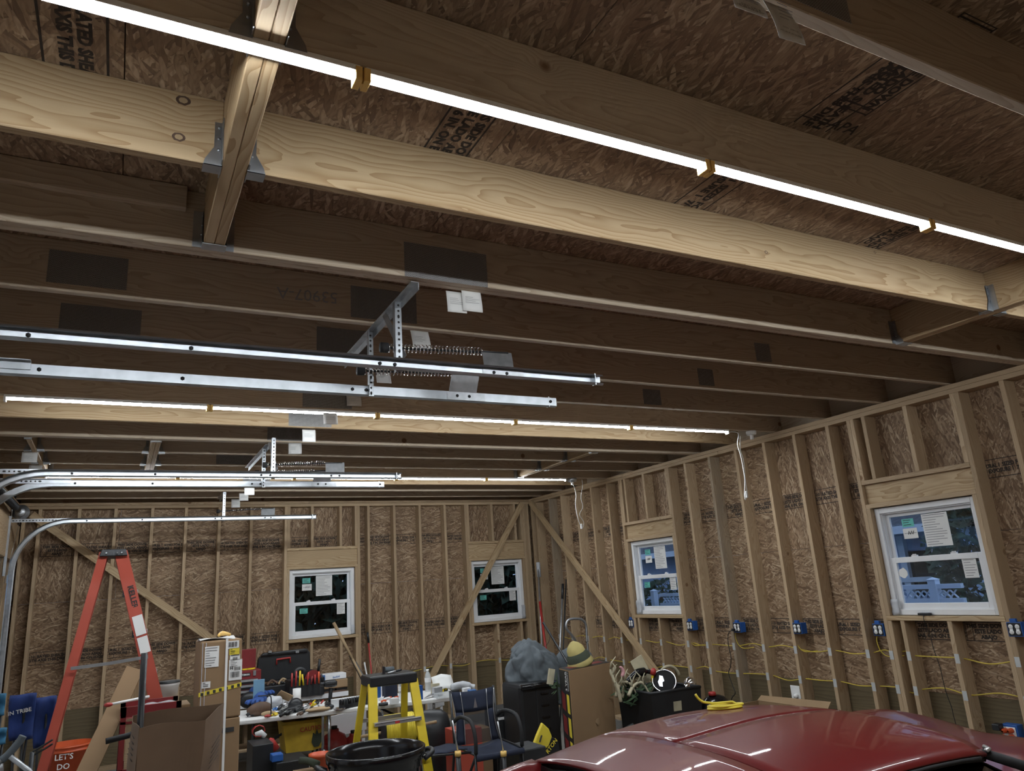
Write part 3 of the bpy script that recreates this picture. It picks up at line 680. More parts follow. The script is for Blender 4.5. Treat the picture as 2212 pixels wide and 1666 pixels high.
for z0, z1 in ((zm+.03, zt-.07), (zb, zm-.05)):
    H = z1-z0; yy = y0-H
    while yy < y1:
        for sgn in (1, -1):
            a, b_ = (yy, yy+H) if sgn > 0 else (yy+H, yy)
            za, zb_ = z0, z1
            if min(a, b_) < y0 or max(a, b_) > y1: continue
            lat.bar((XFc+.008*sgn, a, za), (XFc+.008*sgn, b_, zb_), .008, .032, up=(1, 0, 0))
        yy += .085
part(f, 'lattice', lat, 'outdoor_white')['kind'] = 'stuff'
part(f, 'board', MB().box((XFc-.02, y0, -.1), (XFc+.02, y1, zb)), 'outdoor_white')
# trees and hedge
def tree(name, label, c, r, hgt, seed, n=2600, leaf=.16, cat='tree', low=.0):
    rd = random.Random(seed); o = thing(name, label, cat, (c[0], c[1], -.13)); q = MB()
    tr_ = MB().tube([(c[0], c[1], -.13), (c[0]+.1, c[1], hgt*.45), (c[0]-.05, c[1]+.1, hgt*.8)], [.16, .12, .05], 8); part(o, 'trunk', tr_, 'brown_leather')
    for i in range(n):
        th = rd.uniform(0, 2*pi); ph = math.acos(rd.uniform(-1, 1)); rr = r*(.75+.3*rd.random())*(1+.18*sin(3*th+seed)*sin(2*ph))
        p_ = V((c[0]+rr*sin(ph)*cos(th), c[1]+rr*sin(ph)*sin(th), low+(hgt-low)*(.5+.5*cos(ph)*(.8+.25*rd.random()))))
        u = V((rd.uniform(-1, 1), rd.uniform(-1, 1), rd.uniform(-1, 1))).normalized(); v_ = u.orthogonal().normalized(); s = leaf*rd.uniform(.6, 1.4)
        q.add([p_-u*s, p_+v_*s*.45, p_+u*s, p_-v_*s*.45], [(0, 1, 2, 3)])
    part(o, 'crown', q, 'foliage'); return o
tree('young_tree', 'dark leafy tree right of the house outside the big right window', (11.3, hy0-1.35, 0), .85, 3.1, 1, 3000, .11)
tree('garden_shrub', 'low dark shrub behind the lattice fence outside the right wall', (10.0, P(2100, 1280, X=10).y-.75, 0), .6, 1.7, 3, 1800, .08, 'shrub')
tree('garden_shrub', 'leafy shrub outside the small right-wall window near the corner', (10.4, P(1440, 1300, X=10.4).y, 0), .95, 1.75, 4, 2200, .07, 'shrub')
tree('evergreen_tree', 'dark evergreen filling the back-wall window above the workbench', (P(705, 1300, Y=13.6).x, 13.6, 0), 1.5, 4.6, 10, 9000, .17)
tree('evergreen_tree', 'dark evergreen filling the back-wall window behind the corner brace', (P(1085, 1300, Y=13.8).x, 13.8, 0), 1.5, 4.6, 20, 9000, .17)
# ================================================================ OVERHEAD DOOR HARDWARE
ZTR = 2.85; XE = 2.17
TR = [(3.06, -1, 'nearest'), (3.51, 1, 'second'), (6.23, -1, 'third'), (6.71, 1, 'fourth'), (9.50, -1, 'farthest')]
path = [(V((XE, 0, ZTR)), V((0, 0, 1)))] + [(V((x, 0, ZTR)), V((0, 0, 1))) for x in (1.5, .5, -.2, -.5)]
for i in range(1, 11):
    th = pi/2+pi/2*i/10; path.append((V((-.5+.5*cos(th), 0, ZTR-.5+.5*sin(th))), V((cos(th), 0, sin(th)))))
path.append((V((-1.0, 0, 1.2)), V((-1, 0, 0)))); path.append((V((-1.0, 0, .03)), V((-1, 0, 0))))
def sweep(pts, sec, y, s):
    q = MB(); m_ = len(sec); vs = []
    for p_, nn in pts:
        for (a, b_) in sec: vs.append(V((p_.x, y+s*a, p_.z)) + nn*b_)
    fs = [(i*m_+k, i*m_+k+1, (i+1)*m_+k+1, (i+1)*m_+k) for i in range(len(pts)-1) for k in range(m_-1)]
    return q.add(vs, fs)
SEC = [(.030, .018), (.024, .027), (.012, .027), (0, .022), (0, -.022), (.012, -.027), (.024, -.027), (.030, -.018)]
def coil(p0, p1, r, wire, turns, n=9):
    p0, p1 = V(p0), V(p1); ax = (p1-p0); x = ax.normalized(); y_ = x.orthogonal().normalized(); z = x.cross(y_)
    return MB().tube([p0+ax*(i/(turns*n))+(y_*cos(2*pi*i/n)+z*sin(2*pi*i/n))*r for i in range(turns*n+1)], wire, 5)
def perf(q, p0, p1, w1, w2, up, side):
    """slotted steel angle: two legs"""
    p0, p1 = V(p0), V(p1); u, s_ = V(up), V(side)
    q.add([p0, p1, p1+u*w1, p0+u*w1], [(0, 1, 2, 3)]); q.add([p0, p1, p1+s_*w2, p0+s_*w2], [(0, 3, 2, 1)])
def holes(p0, p1, nrm, step=.028, r=.006):
    q = MB(); p0, p1, nrm = V(p0), V(p1), V(nrm).normalized(); L = (p1-p0).length; x = (p1-p0).normalized(); y_ = nrm.cross(x); k = int(L/step)
    for i in range(k):
        c = p0+x*(step*(i+.5))+nrm*.0012; q.add([c+(x*cos(a*pi/3)*r*(1.7 if i % 3 == 0 else 1)+y_*sin(a*pi/3)*r) for a in range(6)], [(0, 1, 2, 3, 4, 5)])
    return q
rs0, rs1 = P(842, 745, Y=3.05), P(1050, 753, Y=3.05); pl1 = P(1106, 760, Y=3.05)
for i, (ty, s, nm) in enumerate(TR):
    r = thing('garage_door_track', 'galvanised overhead door track, %s of five, running to the left wall' % nm, 'door track', (XE, ty, 0), 'overhead door tracks')
    part(r, 'horizontal_rail', sweep(path[:5], SEC, ty, s), 'galvanised', solid=.0025)
    part(r, 'curved_rail', sweep(path[4:15], SEC, ty, s), 'galvanised', solid=.0025)
    part(r, 'vertical_rail', sweep(path[14:], SEC, ty, s), 'galvanised_dull', solid=.0025)
    for x in (2.13, 1.62, 1.55, 1.05, .98, .2, -.35): part(r, 'bolt', MB().cyl((x, ty-.006*s, ZTR), (x, ty+.006*s, ZTR), .009, n=6), 'dark_steel')
    part(r, 'end_stop', MB().box((XE-.05, min(ty, ty+s*.03), ZTR-.03), (XE-.045, max(ty, ty+s*.03), ZTR+.03)), 'galvanised')
    # hanger
    zt_ = ZJ-.012
    hx = 1.06
    q = MB(); perf(q, (hx, ty-s*.004, ZTR-.03), (hx, ty-s*.004, zt_), .03, .03, (1, 0, 0), (0, -s, 0)); part(r, 'hanger_angle', q, 'galvanised', solid=.003)
    part(r, 'slot_row', holes((hx+.015, ty-s*.004-.002, ZTR-.03), (hx+.015, ty-s*.004-.002, zt_), (0, -1, 0)), 'ink')
    if i in (0, 2):
        q = MB(); y_0, y_1 = (JK(3)+.02, JK(5)+.03) if i == 0 else (JK(9)+.05, JK(11)+.03)
        perf(q, (hx+.03, y_0, zt_), (hx+.03, y_1, zt_), .035, .035, (-1, 0, 0), (0, 0, -1)); part(r, 'cross_angle', q, 'galvanised_dull', solid=.003)
        part(r, 'slot_row', holes((hx+.012, y_0, zt_), (hx+.012, y_1, zt_), (0, 0, -1)), 'ink')
        q = MB(); q.bar((hx+.0, ty+.16, zt_-.01), (hx+.05, ty+.03, ZTR+.05), .004, .03); part(r, 'brace_angle', q, 'galvanised_dull')
    if i == 4:
        q = MB(); perf(q, (hx+.03, JK(14)-.02, zt_), (hx+.03, JK(15)+.02, zt_), .035, .035, (-1, 0, 0), (0, 0, -1)); part(r, 'cross_angle', q, 'galvanised_dull', solid=.003)
    # spring bumper above the rail
    a0, a1 = V((rs0.x, ty-s*.035, rs0.z)), V((rs1.x, ty-s*.035, rs1.z)); ys = ty-s*.035
    part(r, 'bumper_spring', coil(a0, a1, .019, .0028, 26), 'chrome')
    part(r, 'bumper_rod', MB().cyl(a0, (pl1.x, ys, a1.z+.002), .006, n=8), 'dark_steel')
    part(r, 'bumper_cap', MB().cyl(a0-V((.03, 0, 0)), a0+V((.004, 0, 0)), .024, n=14), 'rubber')
    q = MB(); g = [(rs1.x+.0, ys, a1.z+.004), (pl1.x+.02, ys, a1.z+.004), (pl1.x+.01, ty, ZTR+.015), (rs1.x-.01, ty, ZTR+.015)]; q.quad(*g); q.box((rs1.x-.02, ty-.003, ZTR-.022), (pl1.x+.06, ty+.003, ZTR+.02)); part(r, 'bumper_bracket', q, 'galvanised_dull', solid=.003)
    # angle from the wall to the start of the curve
    q = MB(); perf(q, (XL+.05, ty-s*.006, ZTR+.03), (-.38, ty-s*.006, ZTR+.03), .035, .03, (0, 0, -1), (0, -s, 0)); part(r, 'wall_angle', q, 'galvanised', solid=.003); part(r, 'slot_row', holes((XL+.05, ty-s*.006-.003, ZTR+.013), (-.55, ty-s*.006-.003, ZTR+.013), (0, -1, 0), .03, .007), 'ink')
    q = MB(); q.box((XL+.02, ty-.02, ZD-.15), (XL+.024, ty+.025, ZTR+.06)); q.box((XL+.02, ty-.02, ZD-.15), (XL+.05, ty-.016, ZTR+.06)); q.box((-1.04, ty+s*.0-.03*(s > 0), 2.22), (-1.03, ty+.03, 2.30)); part(r, 'flag_bracket', q, 'galvanised')
# torsion springs above the doors
for (a, b_), nm in zip(DOORS[1:], ('middle', 'far')):
    xs, zs_ = XL+.095, 2.985
    r = thing('torsion_spring_shaft', 'black torsion spring and cable drum above the %s overhead door' % nm, 'door spring', (xs, (a+b_)/2, zs_))
    part(r, 'shaft', MB().cyl((xs, a-.05, zs_), (xs, b_+.28, zs_), .0125, n=10), 'galvanised')
    part(r, 'spring', coil((xs, a+.3, zs_), (xs, b_-.25, zs_), .033, .006, 70, 8), 'black_plastic')
    part(r, 'spring_core', MB().cyl((xs, a+.3, zs_), (xs, b_-.05, zs_), .03, n=12), 'black_plastic')
    for yy in (a+.0, b_+.2):
        q = MB().lathe([(.012, -.05), (.05, -.05), (.052, -.02), (.05, .02), (.085, .025), (.085, .04), (.012, .045)], (xs, yy, zs_), 20, Matrix.Rotation(-pi/2, 4, 'X')); part(r, 'cable_drum', q, 'galvanised_dull')
    q = MB()
    for yy in (a-.03, (a+b_)/2, b_+.24): q.box((XL+.01, yy-.03, zs_-.06), (XL+.02, yy+.03, zs_+.05)); q.box((XL+.01, yy-.003, zs_-.03), (xs+.02, yy+.003, zs_+.03))
    part(r, 'bearing_bracket', q, 'galvanised')
    part(r, 'lift_cable', MB().tube([(xs+.01, b_+.2, zs_-.04), (XL+.03, b_+.03, 2.2)], .002, 5), 'galvanised')
# ================================================================ PAPER TAGS on the trusses
def papertag(label, px0, py0, px1, py1, Y, tilt=0.0, txt=False, curl=.012):
    a = P(px0, py0, Y=Y); b_ = P(px1, py1, Y=Y); x0, x1, zt_, zb_ = a.x, b_.x, a.z, b_.z
    q = MB(); g = [[(x0+(x1-x0)*j/4+tilt*i/6*(zt_-zb_), Y-curl*sin(pi*.5*i/6)*(1+.3*j/4), zt_+(zb_-zt_)*i/6) for j in range(5)] for i in range(7)]; q.sheet(g)
    r = thing('truss_tag', label, 'paper tag', ((x0+x1)/2, Y, zb_), 'paper tags stapled to the trusses'); part(r, 'sheet', q, 'paper', solid=.0006)
    k = MB(); wd = x1-x0; hh = zt_-zb_
    if txt:
        lettering('print', 'TRUSS ID: AX 24 ABC Gird', wd*.078, ((x0+x1)/2+tilt*hh*.85, Y-curl*1.25, zb_+hh*.17), (-1, 0, 0), (0, 0, -1), 'ink', r)
        lettering('print', '09.11.60.09 _ 24.50.55', wd*.068, ((x0+x1)/2+tilt*hh*.8, Y-curl*1.25, zb_+hh*.27), (-1, 0, 0), (0, 0, -1), 'ink', r)
    rd = random.Random(px0)
    for i in range(4 if not txt else 6):
        zz = zb_+hh*((.38 if not txt else .45)+.08*i); e = rd.uniform(.35, .75); xs_ = x0+wd*.12+tilt*(zt_-zz)
        k.box((xs_, Y-curl*1.3-.002, zz), (xs_+wd*e, Y-curl*1.3-.0015, zz+hh*.012))
    part(r, 'print_line', k, 'ink_grey'); return r
papertag('white printed truss tag at the top edge, left of the near pair', 1572, -22, 1648, 50, JK(0)-.002, 0, True)
papertag('white printed truss tag at the top edge, long one of the near pair', 1648, 0, 1718, 112, JK(0)-.006, .05, True, .02)
papertag('blank white tag, left of the pair below the joist with the steel plate', 963, 628, 1006, 680, JK(3)+.08)
papertag('blank white tag, right of the pair below the joist with the steel plate', 996, 625, 1040, 678, JK(3)+.07)
papertag('white tag behind the nearer spring bumper', 886, 713, 926, 757, JK(4)+.04, .1)
papertag('white tag hanging behind the nearest pair of door tracks', 809, 796, 841, 830, JK(5)+.04, .1)
papertag('white printed tag on the joist face just above the middle light run', 748, 853, 780, 879, JK(7)-.004)
papertag('white tag hanging in front of the middle light run', 698, 892, 728, 919, JK(7)-.01, 0, False, .02)
papertag('white tag below the middle light run, upper of two', 653, 928, 681, 956, JK(8)+.04)
papertag('white tag below the middle light run, lower of two', 623, 957, 651, 982, JK(9)-.004)
papertag('pale tag at the far left beside a header beam, upper one', 48, 977, 80, 1000, JK(10)-.004)
papertag('pale tag at the far left beside a header beam, lower one', 63, 1005, 90, 1024, JK(11)-.004)
papertag('white tag above the farthest door track, topmost of three', 528, 1054, 549, 1070, JK(13)-.004)
papertag('white tag above the farthest door track, middle of three', 517, 1066, 536, 1082, JK(14)-.004)
papertag('white tag above the farthest door track, lowest of three', 500, 1079, 518, 1097, JK(15)-.004)
# ================================================================ CORDS, OUTLETS AND CABLES
def cord(name, label, pts, r, material, n=6, cat='cord'):
    return single(name, label, cat, MB().tube(curve_pts(pts, n), r, 6), material)
yc = JK(7)+.02
j = P(1600, 938, Z=ZJ-.005)
r = thing('ceiling_outlet', 'white ceiling outlet with plug at the end of the middle light run', 'outlet', (j.x, yc, ZJ-.05))
part(r, 'box', MB().lathe([(.001, -.02), (.045, -.02), (.05, 0), (.05, .018), (.001, .018)], (j.x+.02, yc, ZJ-.019), 16), 'white_plastic'); part(r, 'plug', MB().box((j.x+.005, yc-.012, ZJ-.085), (j.x+.035, yc+.012, ZJ-.038)), 'white_plastic', bevel=.004)
def lightcord(label, start, pix, yy, sw):
    pts = [start]+[P(a, b_, Y=yy) for a, b_ in pix]
    r = thing('light_cord', label, 'cord', (pts[-1].x, yy, min(p_.z for p_ in pts)))
    part(r, 'cable', MB().tube(curve_pts(pts, 6), .0035, 6), 'white_plastic')
    c = P(*sw, Y=yy); part(r, 'switch', MB().box((c.x-.012, c.y-.012, c.z-.035), (c.x+.012, c.y+.01, c.z+.03)), 'white_plastic', bevel=.005)
lightcord('white cord with inline switch hanging from the middle light run', V((5.19, yc, ZJ-.02)), [(1594, 936), (1593, 960), (1600, 985), (1605, 1010), (1609, 1040), (1608, 1070), (1611, 1080), (1613, 1062), (1610, 1035), (1606, 995), (1599, 970), (1599, 942)], yc-.03, (1612, 1068))
yc2 = JK(12)+.02; j = P(1257, 1028, Z=ZJ-.005)
r = thing('ceiling_outlet', 'round grey ceiling outlet box by the farthest light run', 'outlet', (j.x, yc2, ZJ-.05))
part(r, 'box', MB().lathe([(.001, -.025), (.06, -.025), (.065, 0), (.065, .02), (.001, .02)], (j.x, yc2, ZJ-.022), 16), 'galvanised_dull'); part(r, 'plug', MB().box((j.x-.015, yc2-.012, ZJ-.09), (j.x+.015, yc2+.012, ZJ-.047)), 'white_plastic', bevel=.004)
lightcord('white cord looping down from the farthest light run by the corner', V((5.19, yc2, ZJ-.02)), [(1237, 1046), (1244, 1068), (1243, 1090), (1247, 1115), (1254, 1135), (1259, 1140), (1261, 1128), (1252, 1112), (1259, 1095), (1255, 1075), (1258, 1052), (1257, 1036)], yc2-.03, (1256, 1137))
OUT = [(1363, 1347, 'half hidden behind the corner brace'), (1490, 1352, 'just right of the small window'), (1592, 1356, 'with a black cord plugged in'), (1722, 1358, 'midway between the two right-wall windows'), (1897, 1361, 'just left of the big window'), (2192, 1360, 'at the right edge past the big window')]
for px, py, nm in OUT:
    c = P(px, py, X=XR-.004)
    r = thing('quad_outlet', 'blue outlet box with four white sockets, '+nm, 'outlet', (XR, c.y, c.z-.05), 'blue quad outlets on the studs')
    q = MB().box((XR-.004, c.y-.052, c.z-.05), (XR+.07, c.y+.052, c.z+.05)); q.box((XR-.004, c.y-.02, c.z+.05), (XR+.02, c.y+.025, c.z+.075)); part(r, 'box', q, 'blue_box', bevel=.003)
    part(r, 'opening', MB().box((XR-.0055, c.y-.047, c.z-.045), (XR-.0045, c.y+.047, c.z+.045)), 'black_plastic')
    for s in (-1, 1):
        q = MB()
        for s2 in (-1, 1): q.lathe([(.001, .004), (.0145, .004), (.0165, 0)], (XR-.008, c.y+s*.023, c.z+s2*.0195), 12, Matrix.Rotation(-pi/2, 4, 'Y'), 1, 1)
        q.box((XR-.009, c.y+s*.023-.011, c.z-.028), (XR-.004, c.y+s*.023+.011, c.z+.028)); rc = part(r, 'socket', q, 'white_plastic')
        k = MB()
        for s2 in (-1, 1):
            for d in (-.005, .005): k.box((XR-.0135, c.y+s*.023+d-.0009, c.z+s2*.0195), (XR-.0128, c.y+s*.023+d+.0009, c.z+s2*.0195+.007))
        part(rc, 'slot', k, 'ink')
c = P(1584, 1361, X=XR-.03); pts = [c]+[P(a, b_, X=XR-.05) for a, b_ in ((1574, 1368), (1573, 1390), (1579, 1420), (1578, 1440), (1574, 1455), (1582, 1480), (1588, 1498), (1580, 1513))]+[V((XR-.05, P(1580, 1513, X=XR-.05).y, .35)), V((XR-.12, P(1580, 1513, X=XR).y, .02))]
r = thing('black_power_cord', 'black power cord hanging from the outlet between the right-wall windows', 'cord', (pts[-1].x, pts[-1].y, 0)); part(r, 'cable', MB().tube(curve_pts(pts), .0045, 6), 'black_plastic'); part(r, 'plug', MB().box((XR-.045, c.y-.014, c.z-.014), (XR-.005, c.y+.014, c.z+.014)), 'black_plastic', bevel=.003)
# low outlet with plugs
c = P(2182, 1585, X=XR-.004); r = thing('low_outlet', 'low blue outlet box with orange plugs and white tag by the car', 'outlet', (XR, c.y, c.z-.06))
part(r, 'box', MB().box((XR-.004, c.y-.06, c.z-.05), (XR+.07, c.y+.052, c.z+.06)), 'blue_box', bevel=.003)
part(r, 'socket', MB().box((XR-.012, c.y-.048, c.z-.045), (XR-.005, c.y+.045, c.z+.045)), 'white_plastic', bevel=.004)
for dy, dz in ((.02, .02), (-.022, .024), (-.02, -.018)): part(r, 'orange_plug', MB().lathe([(.018, 0), (.018, .03), (.008, .05)], (XR-.012, c.y+dy, c.z+dz), 10, Matrix.Rotation(-pi/2, 4, 'Y')), 'orange_plastic')
part(r, 'black_adapter', MB().box((XR-.07, c.y+.03, c.z+.02), (XR-.012, c.y+.085, c.z+.065)), 'black_plastic', bevel=.006)
q = MB(); q.sheet([[(XR-.03-.02*sin(jj), c.y-.06+.03*jj, c.z-.035-.018*i+.004*jj) for jj in range(4)] for i in range(3)]); part(r, 'cord_tag', q, 'paper', solid=.001)
part(r, 'orange_cord', MB().tube(curve_pts([(XR-.05, c.y+.02, c.z), (XR-.06, c.y+.02, c.z-.06), (XR-.06, c.y+.015, .2), (XR-.2, c.y+.1, .02)]), .005, 6), 'orange_plastic')
c = P(1717, 1496, X=XR-.01); r = thing('switch_plate', 'white wall plate on a stud just above the car roof', 'wall plate', (XR, c.y, c.z-.06)); part(r, 'plate', MB().box((XR-.008, c.y-.06, c.z-.06), (XR-.001, c.y+.05, c.z+.06)), 'white_plastic', bevel=.003); part(r, 'plug', MB().cyl((XR-.04, c.y-.02, c.z-.03), (XR-.008, c.y-.02, c.z-.03), .02, n=10), 'white_plastic')
# yellow cable through the stud bays and steel nail plates
ZC = (P(1560, 1394, X=XR+.05).z, P(1560, 1450, X=XR+.05).z)
rd = random.Random(3)
for row, (zc, nm) in enumerate(zip(ZC, ('upper', 'lower'))):
    ys = [.5, .9, 1.31, 1.72, 2.13, 2.63, 3.03, 3.38, 3.83, 4.24, 4.40, 4.63, 5.03, 5.43, 5.84, 6.26, 6.67, 6.99, 7.48, 7.88, 8.0, 8.29, 8.69, 9.08, 9.5, 9.86]
    pts = []
    for i, yy in enumerate(ys):
        pts.append(V((XR+.06, yy, zc+rd.uniform(-.008, .008))))
        if i < len(ys)-1: pts.append(V((XR+.055+rd.uniform(-.02, .03), (yy+ys[i+1])/2, zc+rd.choice((-.03, -.015, .0, .028)))))
    single('yellow_cable', 'yellow electrical cable strung through the right-wall studs, %s line' % nm, 'cable', MB().tube(curve_pts(pts, 5), .0048, 6), 'yellow_wire')
    for yy in ys[6:]:
        slab('nail_plate', (XR-.0018, yy-.018, zc-.035), (XR-.0002, yy+.018, zc+.035), 'nail_plate', wall_right, bev=0)
        slab('hole_mark', (XR+.04, yy-.0212, zc-.01), (XR+.06, yy-.0195, zc+.01), 'ink', wall_right, bev=0) if False else None
zc = P(960, 1440, Y=YB+.05).z; pts = []
for i, x in enumerate((3.54, 3.94, 4.34, 4.7, 5.13, 5.54, 5.76)): pts += [V((x, YB+.06, zc)), V((x+.2, YB+.05, zc-.02+.04*(i % 2)))]
single('yellow_cable', 'yellow electrical cable strung through the back-wall studs', 'cable', MB().tube(curve_pts(pts[:-1], 5), .0048, 6), 'yellow_wire')
for x in (3.54, 3.94, 4.34, 5.13): slab('nail_plate', (x-.017, YB-.0018, zc-.035), (x+.017, YB-.0002, zc+.035), 'nail_plate', wall_back, bev=0)
# cable drops to each outlet
for px, py, nm in OUT[1:5]:
    c = P(px, py, X=XR+.05); single('outlet_cable', 'thin yellow cable drop under the blue outlet '+nm, 'cable', MB().tube(curve_pts([(XR+.03, c.y, c.z-.04), (XR+.02, c.y+.01, c.z-.09), (XR+.03, c.y-.005, ZC[0]+.02), (XR+.05, c.y-.06, ZC[0]-.02), (XR+.055, c.y-.2, ZC[0]-.005)]), .0042, 6), 'yellow_wire')
# router on the sill of the big window, with its lead
c = P(2002, 1329, X=XR+.035); zs = ZS['r'][0]
r = thing('sill_router', 'flat black gadget lying on the sill of the big window', 'router', (XR+.035, c.y, zs)); part(r, 'case', MB().prism([(-.055, -.02), (-.03, -.032), (.06, -.03), (.055, .03), (-.03, .032)], .02, Matrix.Translation((XR+.035, c.y, zs+.003)) @ Matrix.Rotation(pi/2, 4, 'Z') @ Matrix.Rotation(pi, 4, 'X') @ Matrix.Translation((0, 0, -.02))), 'black_plastic', bevel=.004)
part(r, 'lead', MB().tube(curve_pts([(XR+.02, c.y, zs+.004), (XR-.008, c.y, zs), (XR-.01, c.y, zs-.05)]+[P(a, b_, X=XR+.06) for a, b_ in ((2010, 1375), (2016, 1400), (2030, 1440), (2037, 1470), (2045, 1500), (2056, 1530), (2064, 1562))]+[V((XR+.05, P(2064, 1562, X=XR).y-.02, .15))]), .003, 5), 'black_plastic')
# ================================================================ THE CAR (low red coupe, nose to the right wall)
CYc = 2.585
def lerp_tab(tab, x):
    for (a, va), (b_, vb) in zip(tab, tab[1:]):
        if x <= b_:
            s = max(0, (x-a)/(b_-a)); s = s*s*(3-2*s) if False else s; return va+(vb-va)*s
    return tab[-1][1]
def smooth_tab(tab, x):
    xs = [t_[0] for t_ in tab]
    if x <= xs[0]: return tab[0][1]
    if x >= xs[-1]: return tab[-1][1]
    i = max(k for k in range(len(xs)) if xs[k] <= x); i = min(i, len(xs)-2)
    p = [tab[max(0, i-1)][1], tab[i][1], tab[i+1][1], tab[min(len(xs)-1, i+2)][1]]; s = (x-xs[i])/(xs[i+1]-xs[i])
    return .5*((2*p[1])+(p[2]-p[0])*s+(2*p[0]-5*p[1]+4*p[2]-p[3])*s*s+(3*p[1]-p[0]-3*p[2]+p[3])*s**3)
ZC_ = [(1.5, 1.115), (1.66, 1.145), (2.035, 1.193), (2.5, 1.220), (2.86, 1.210), (3.0, 1.190), (3.08, 1.168)]
HW = [(1.5, .58), (1.66, .60), (2.035, .63), (2.5, .655), (2.95, .655), (3.08, .64)]
def roofz(x, yr):
    hw = smooth_tab(HW, x); a = abs(yr)/hw
    return smooth_tab(ZC_, x) - .058*a**2.3 - (.10*max(0, a-.9)**1.6/.1**.6 if a > .9 else 0)
car = thing('red_coupe', 'low glossy red coupe with removable roof panels, parked at bottom right', 'car', (2.6, CYc, 0))
def roofgrid(x0, x1, y0, y1, nx=16, ny=14):
    """x1 may bow; y as fractions of the half width"""
    g = []
    for i in range(nx+1):
        row = []
        for j in range(ny+1):
            f = y0+(y1-y0)*j/ny
            x = x0+(x1(f) - x0)*i/nx if callable(x1) else x0+(x1-x0)*i/nx
            yr = f*smooth_tab(HW, x); row.append((x, CYc+yr, roofz(x, yr)))
        g.append(row)
    return g
front = lambda f: 3.06-.11*f*f
part(car, 'roof_panel', MB().sheet(roofgrid(2.040, front, -1.04, -.006)), 'car_paint', solid=.012)
part(car, 'roof_panel', MB().sheet(roofgrid(2.040, front, .006, 1.04)), 'car_paint', solid=.012)
halo = lambda f: 2.030
part(car, 'roof_band', MB().sheet([[(p_[0], p_[1], p_[2]) for p_ in r_] for r_ in roofgrid(1.66, 2.030, -1.04, 1.04, 8, 28)]), 'car_paint', solid=.012)
q = MB().sheet([[(x, CYc+f*smooth_tab(HW, x), roofz(x, f*smooth_tab(HW, x))-.03) for f in [k/10 for k in range(-10, 11)]] for x in (1.7, 2.03, 2.4, 2.8, 2.98)]); part(car, 'roof_frame', q, 'rubber', solid=.02)
# rear buttresses and tunnel window
for s in (-1, 1):
    g = []
    for i in range(13):
        x = 1.66-.86*i/12; d = i/12
        o_ = .60+.10*d; inn = .47+.11*d; zt_ = roofz(1.66, .5)-.235*d**1.25
        g.append([(x, CYc+s*(o_+.06), zt_-.09-.05*(1-d)), (x, CYc+s*o_, zt_-.02), (x, CYc+s*(o_-.05), zt_), (x, CYc+s*inn, zt_-.004), (x, CYc+s*(inn-.02), zt_-.06), (x, CYc+s*(inn-.03), min(zt_-.07, .93))])
    part(car, 'rear_buttress', MB().sheet(g), 'car_paint', solid=.01)
q = MB().quad((1.60, CYc-.46, .90), (1.60, CYc+.46, .90), (1.66, CYc+.47, 1.10), (1.66, CYc-.47, 1.10)); part(car, 'rear_window', q, 'dark_glass', solid=.006)
# body shell: one lofted skin from tail to nose
TOP = [(.30, .84), (.6, .875), (1.0, .885), (1.5, .885), (2.0, .88), (2.6, .87), (3.2, .88), (3.6, .90), (4.0, .905), (4.4, .875), (4.8, .78), (5.05, .66)]
WID = [(.30, .72), (.5, .83), (.9, .875), (1.5, .85), (2.2, .80), (2.9, .805), (3.5, .86), (4.0, .885), (4.5, .86), (4.85, .76), (5.05, .60)]
FEN = [(.30, .01), (.8, .075), (1.2, .06), (1.7, .0), (2.6, .0), (3.2, .03), (3.7, .075), (4.1, .08), (4.5, .05), (5.05, .0)]
def section(x):
    t_, w_, f_ = smooth_tab(TOP, x), smooth_tab(WID, x), smooth_tab(FEN, x); pts = []
    prof = [(0, t_), (.25, t_-.001), (.5, t_-.004), (.64, t_+f_*.35), (.76, t_+f_*.9), (.85, t_+f_), (.92, t_+f_*.7-.02), (.98, t_-.09), (1.0, t_-.22), (.985, .48), (.97, .36), (.90, .20), (.6, .18), (0, .18)]
    return [(a*w_, z) for a, z in prof]
g = []
for i in range(49):
    x = .30+4.75*i/48; sc = section(x)
    g.append([(x, CYc-a, z) for a, z in sc[::-1]]+[(x, CYc+a, z) for a, z in sc[1:]])
bd = MB().sheet(g); n0 = len(g[0]); bd.add([p_ for p_ in g[0]], [tuple(range(n0))], False); bd.add([p_ for p_ in g[-1]], [tuple(range(n0-1, -1, -1))], False)
part(car, 'body', bd, 'car_paint')
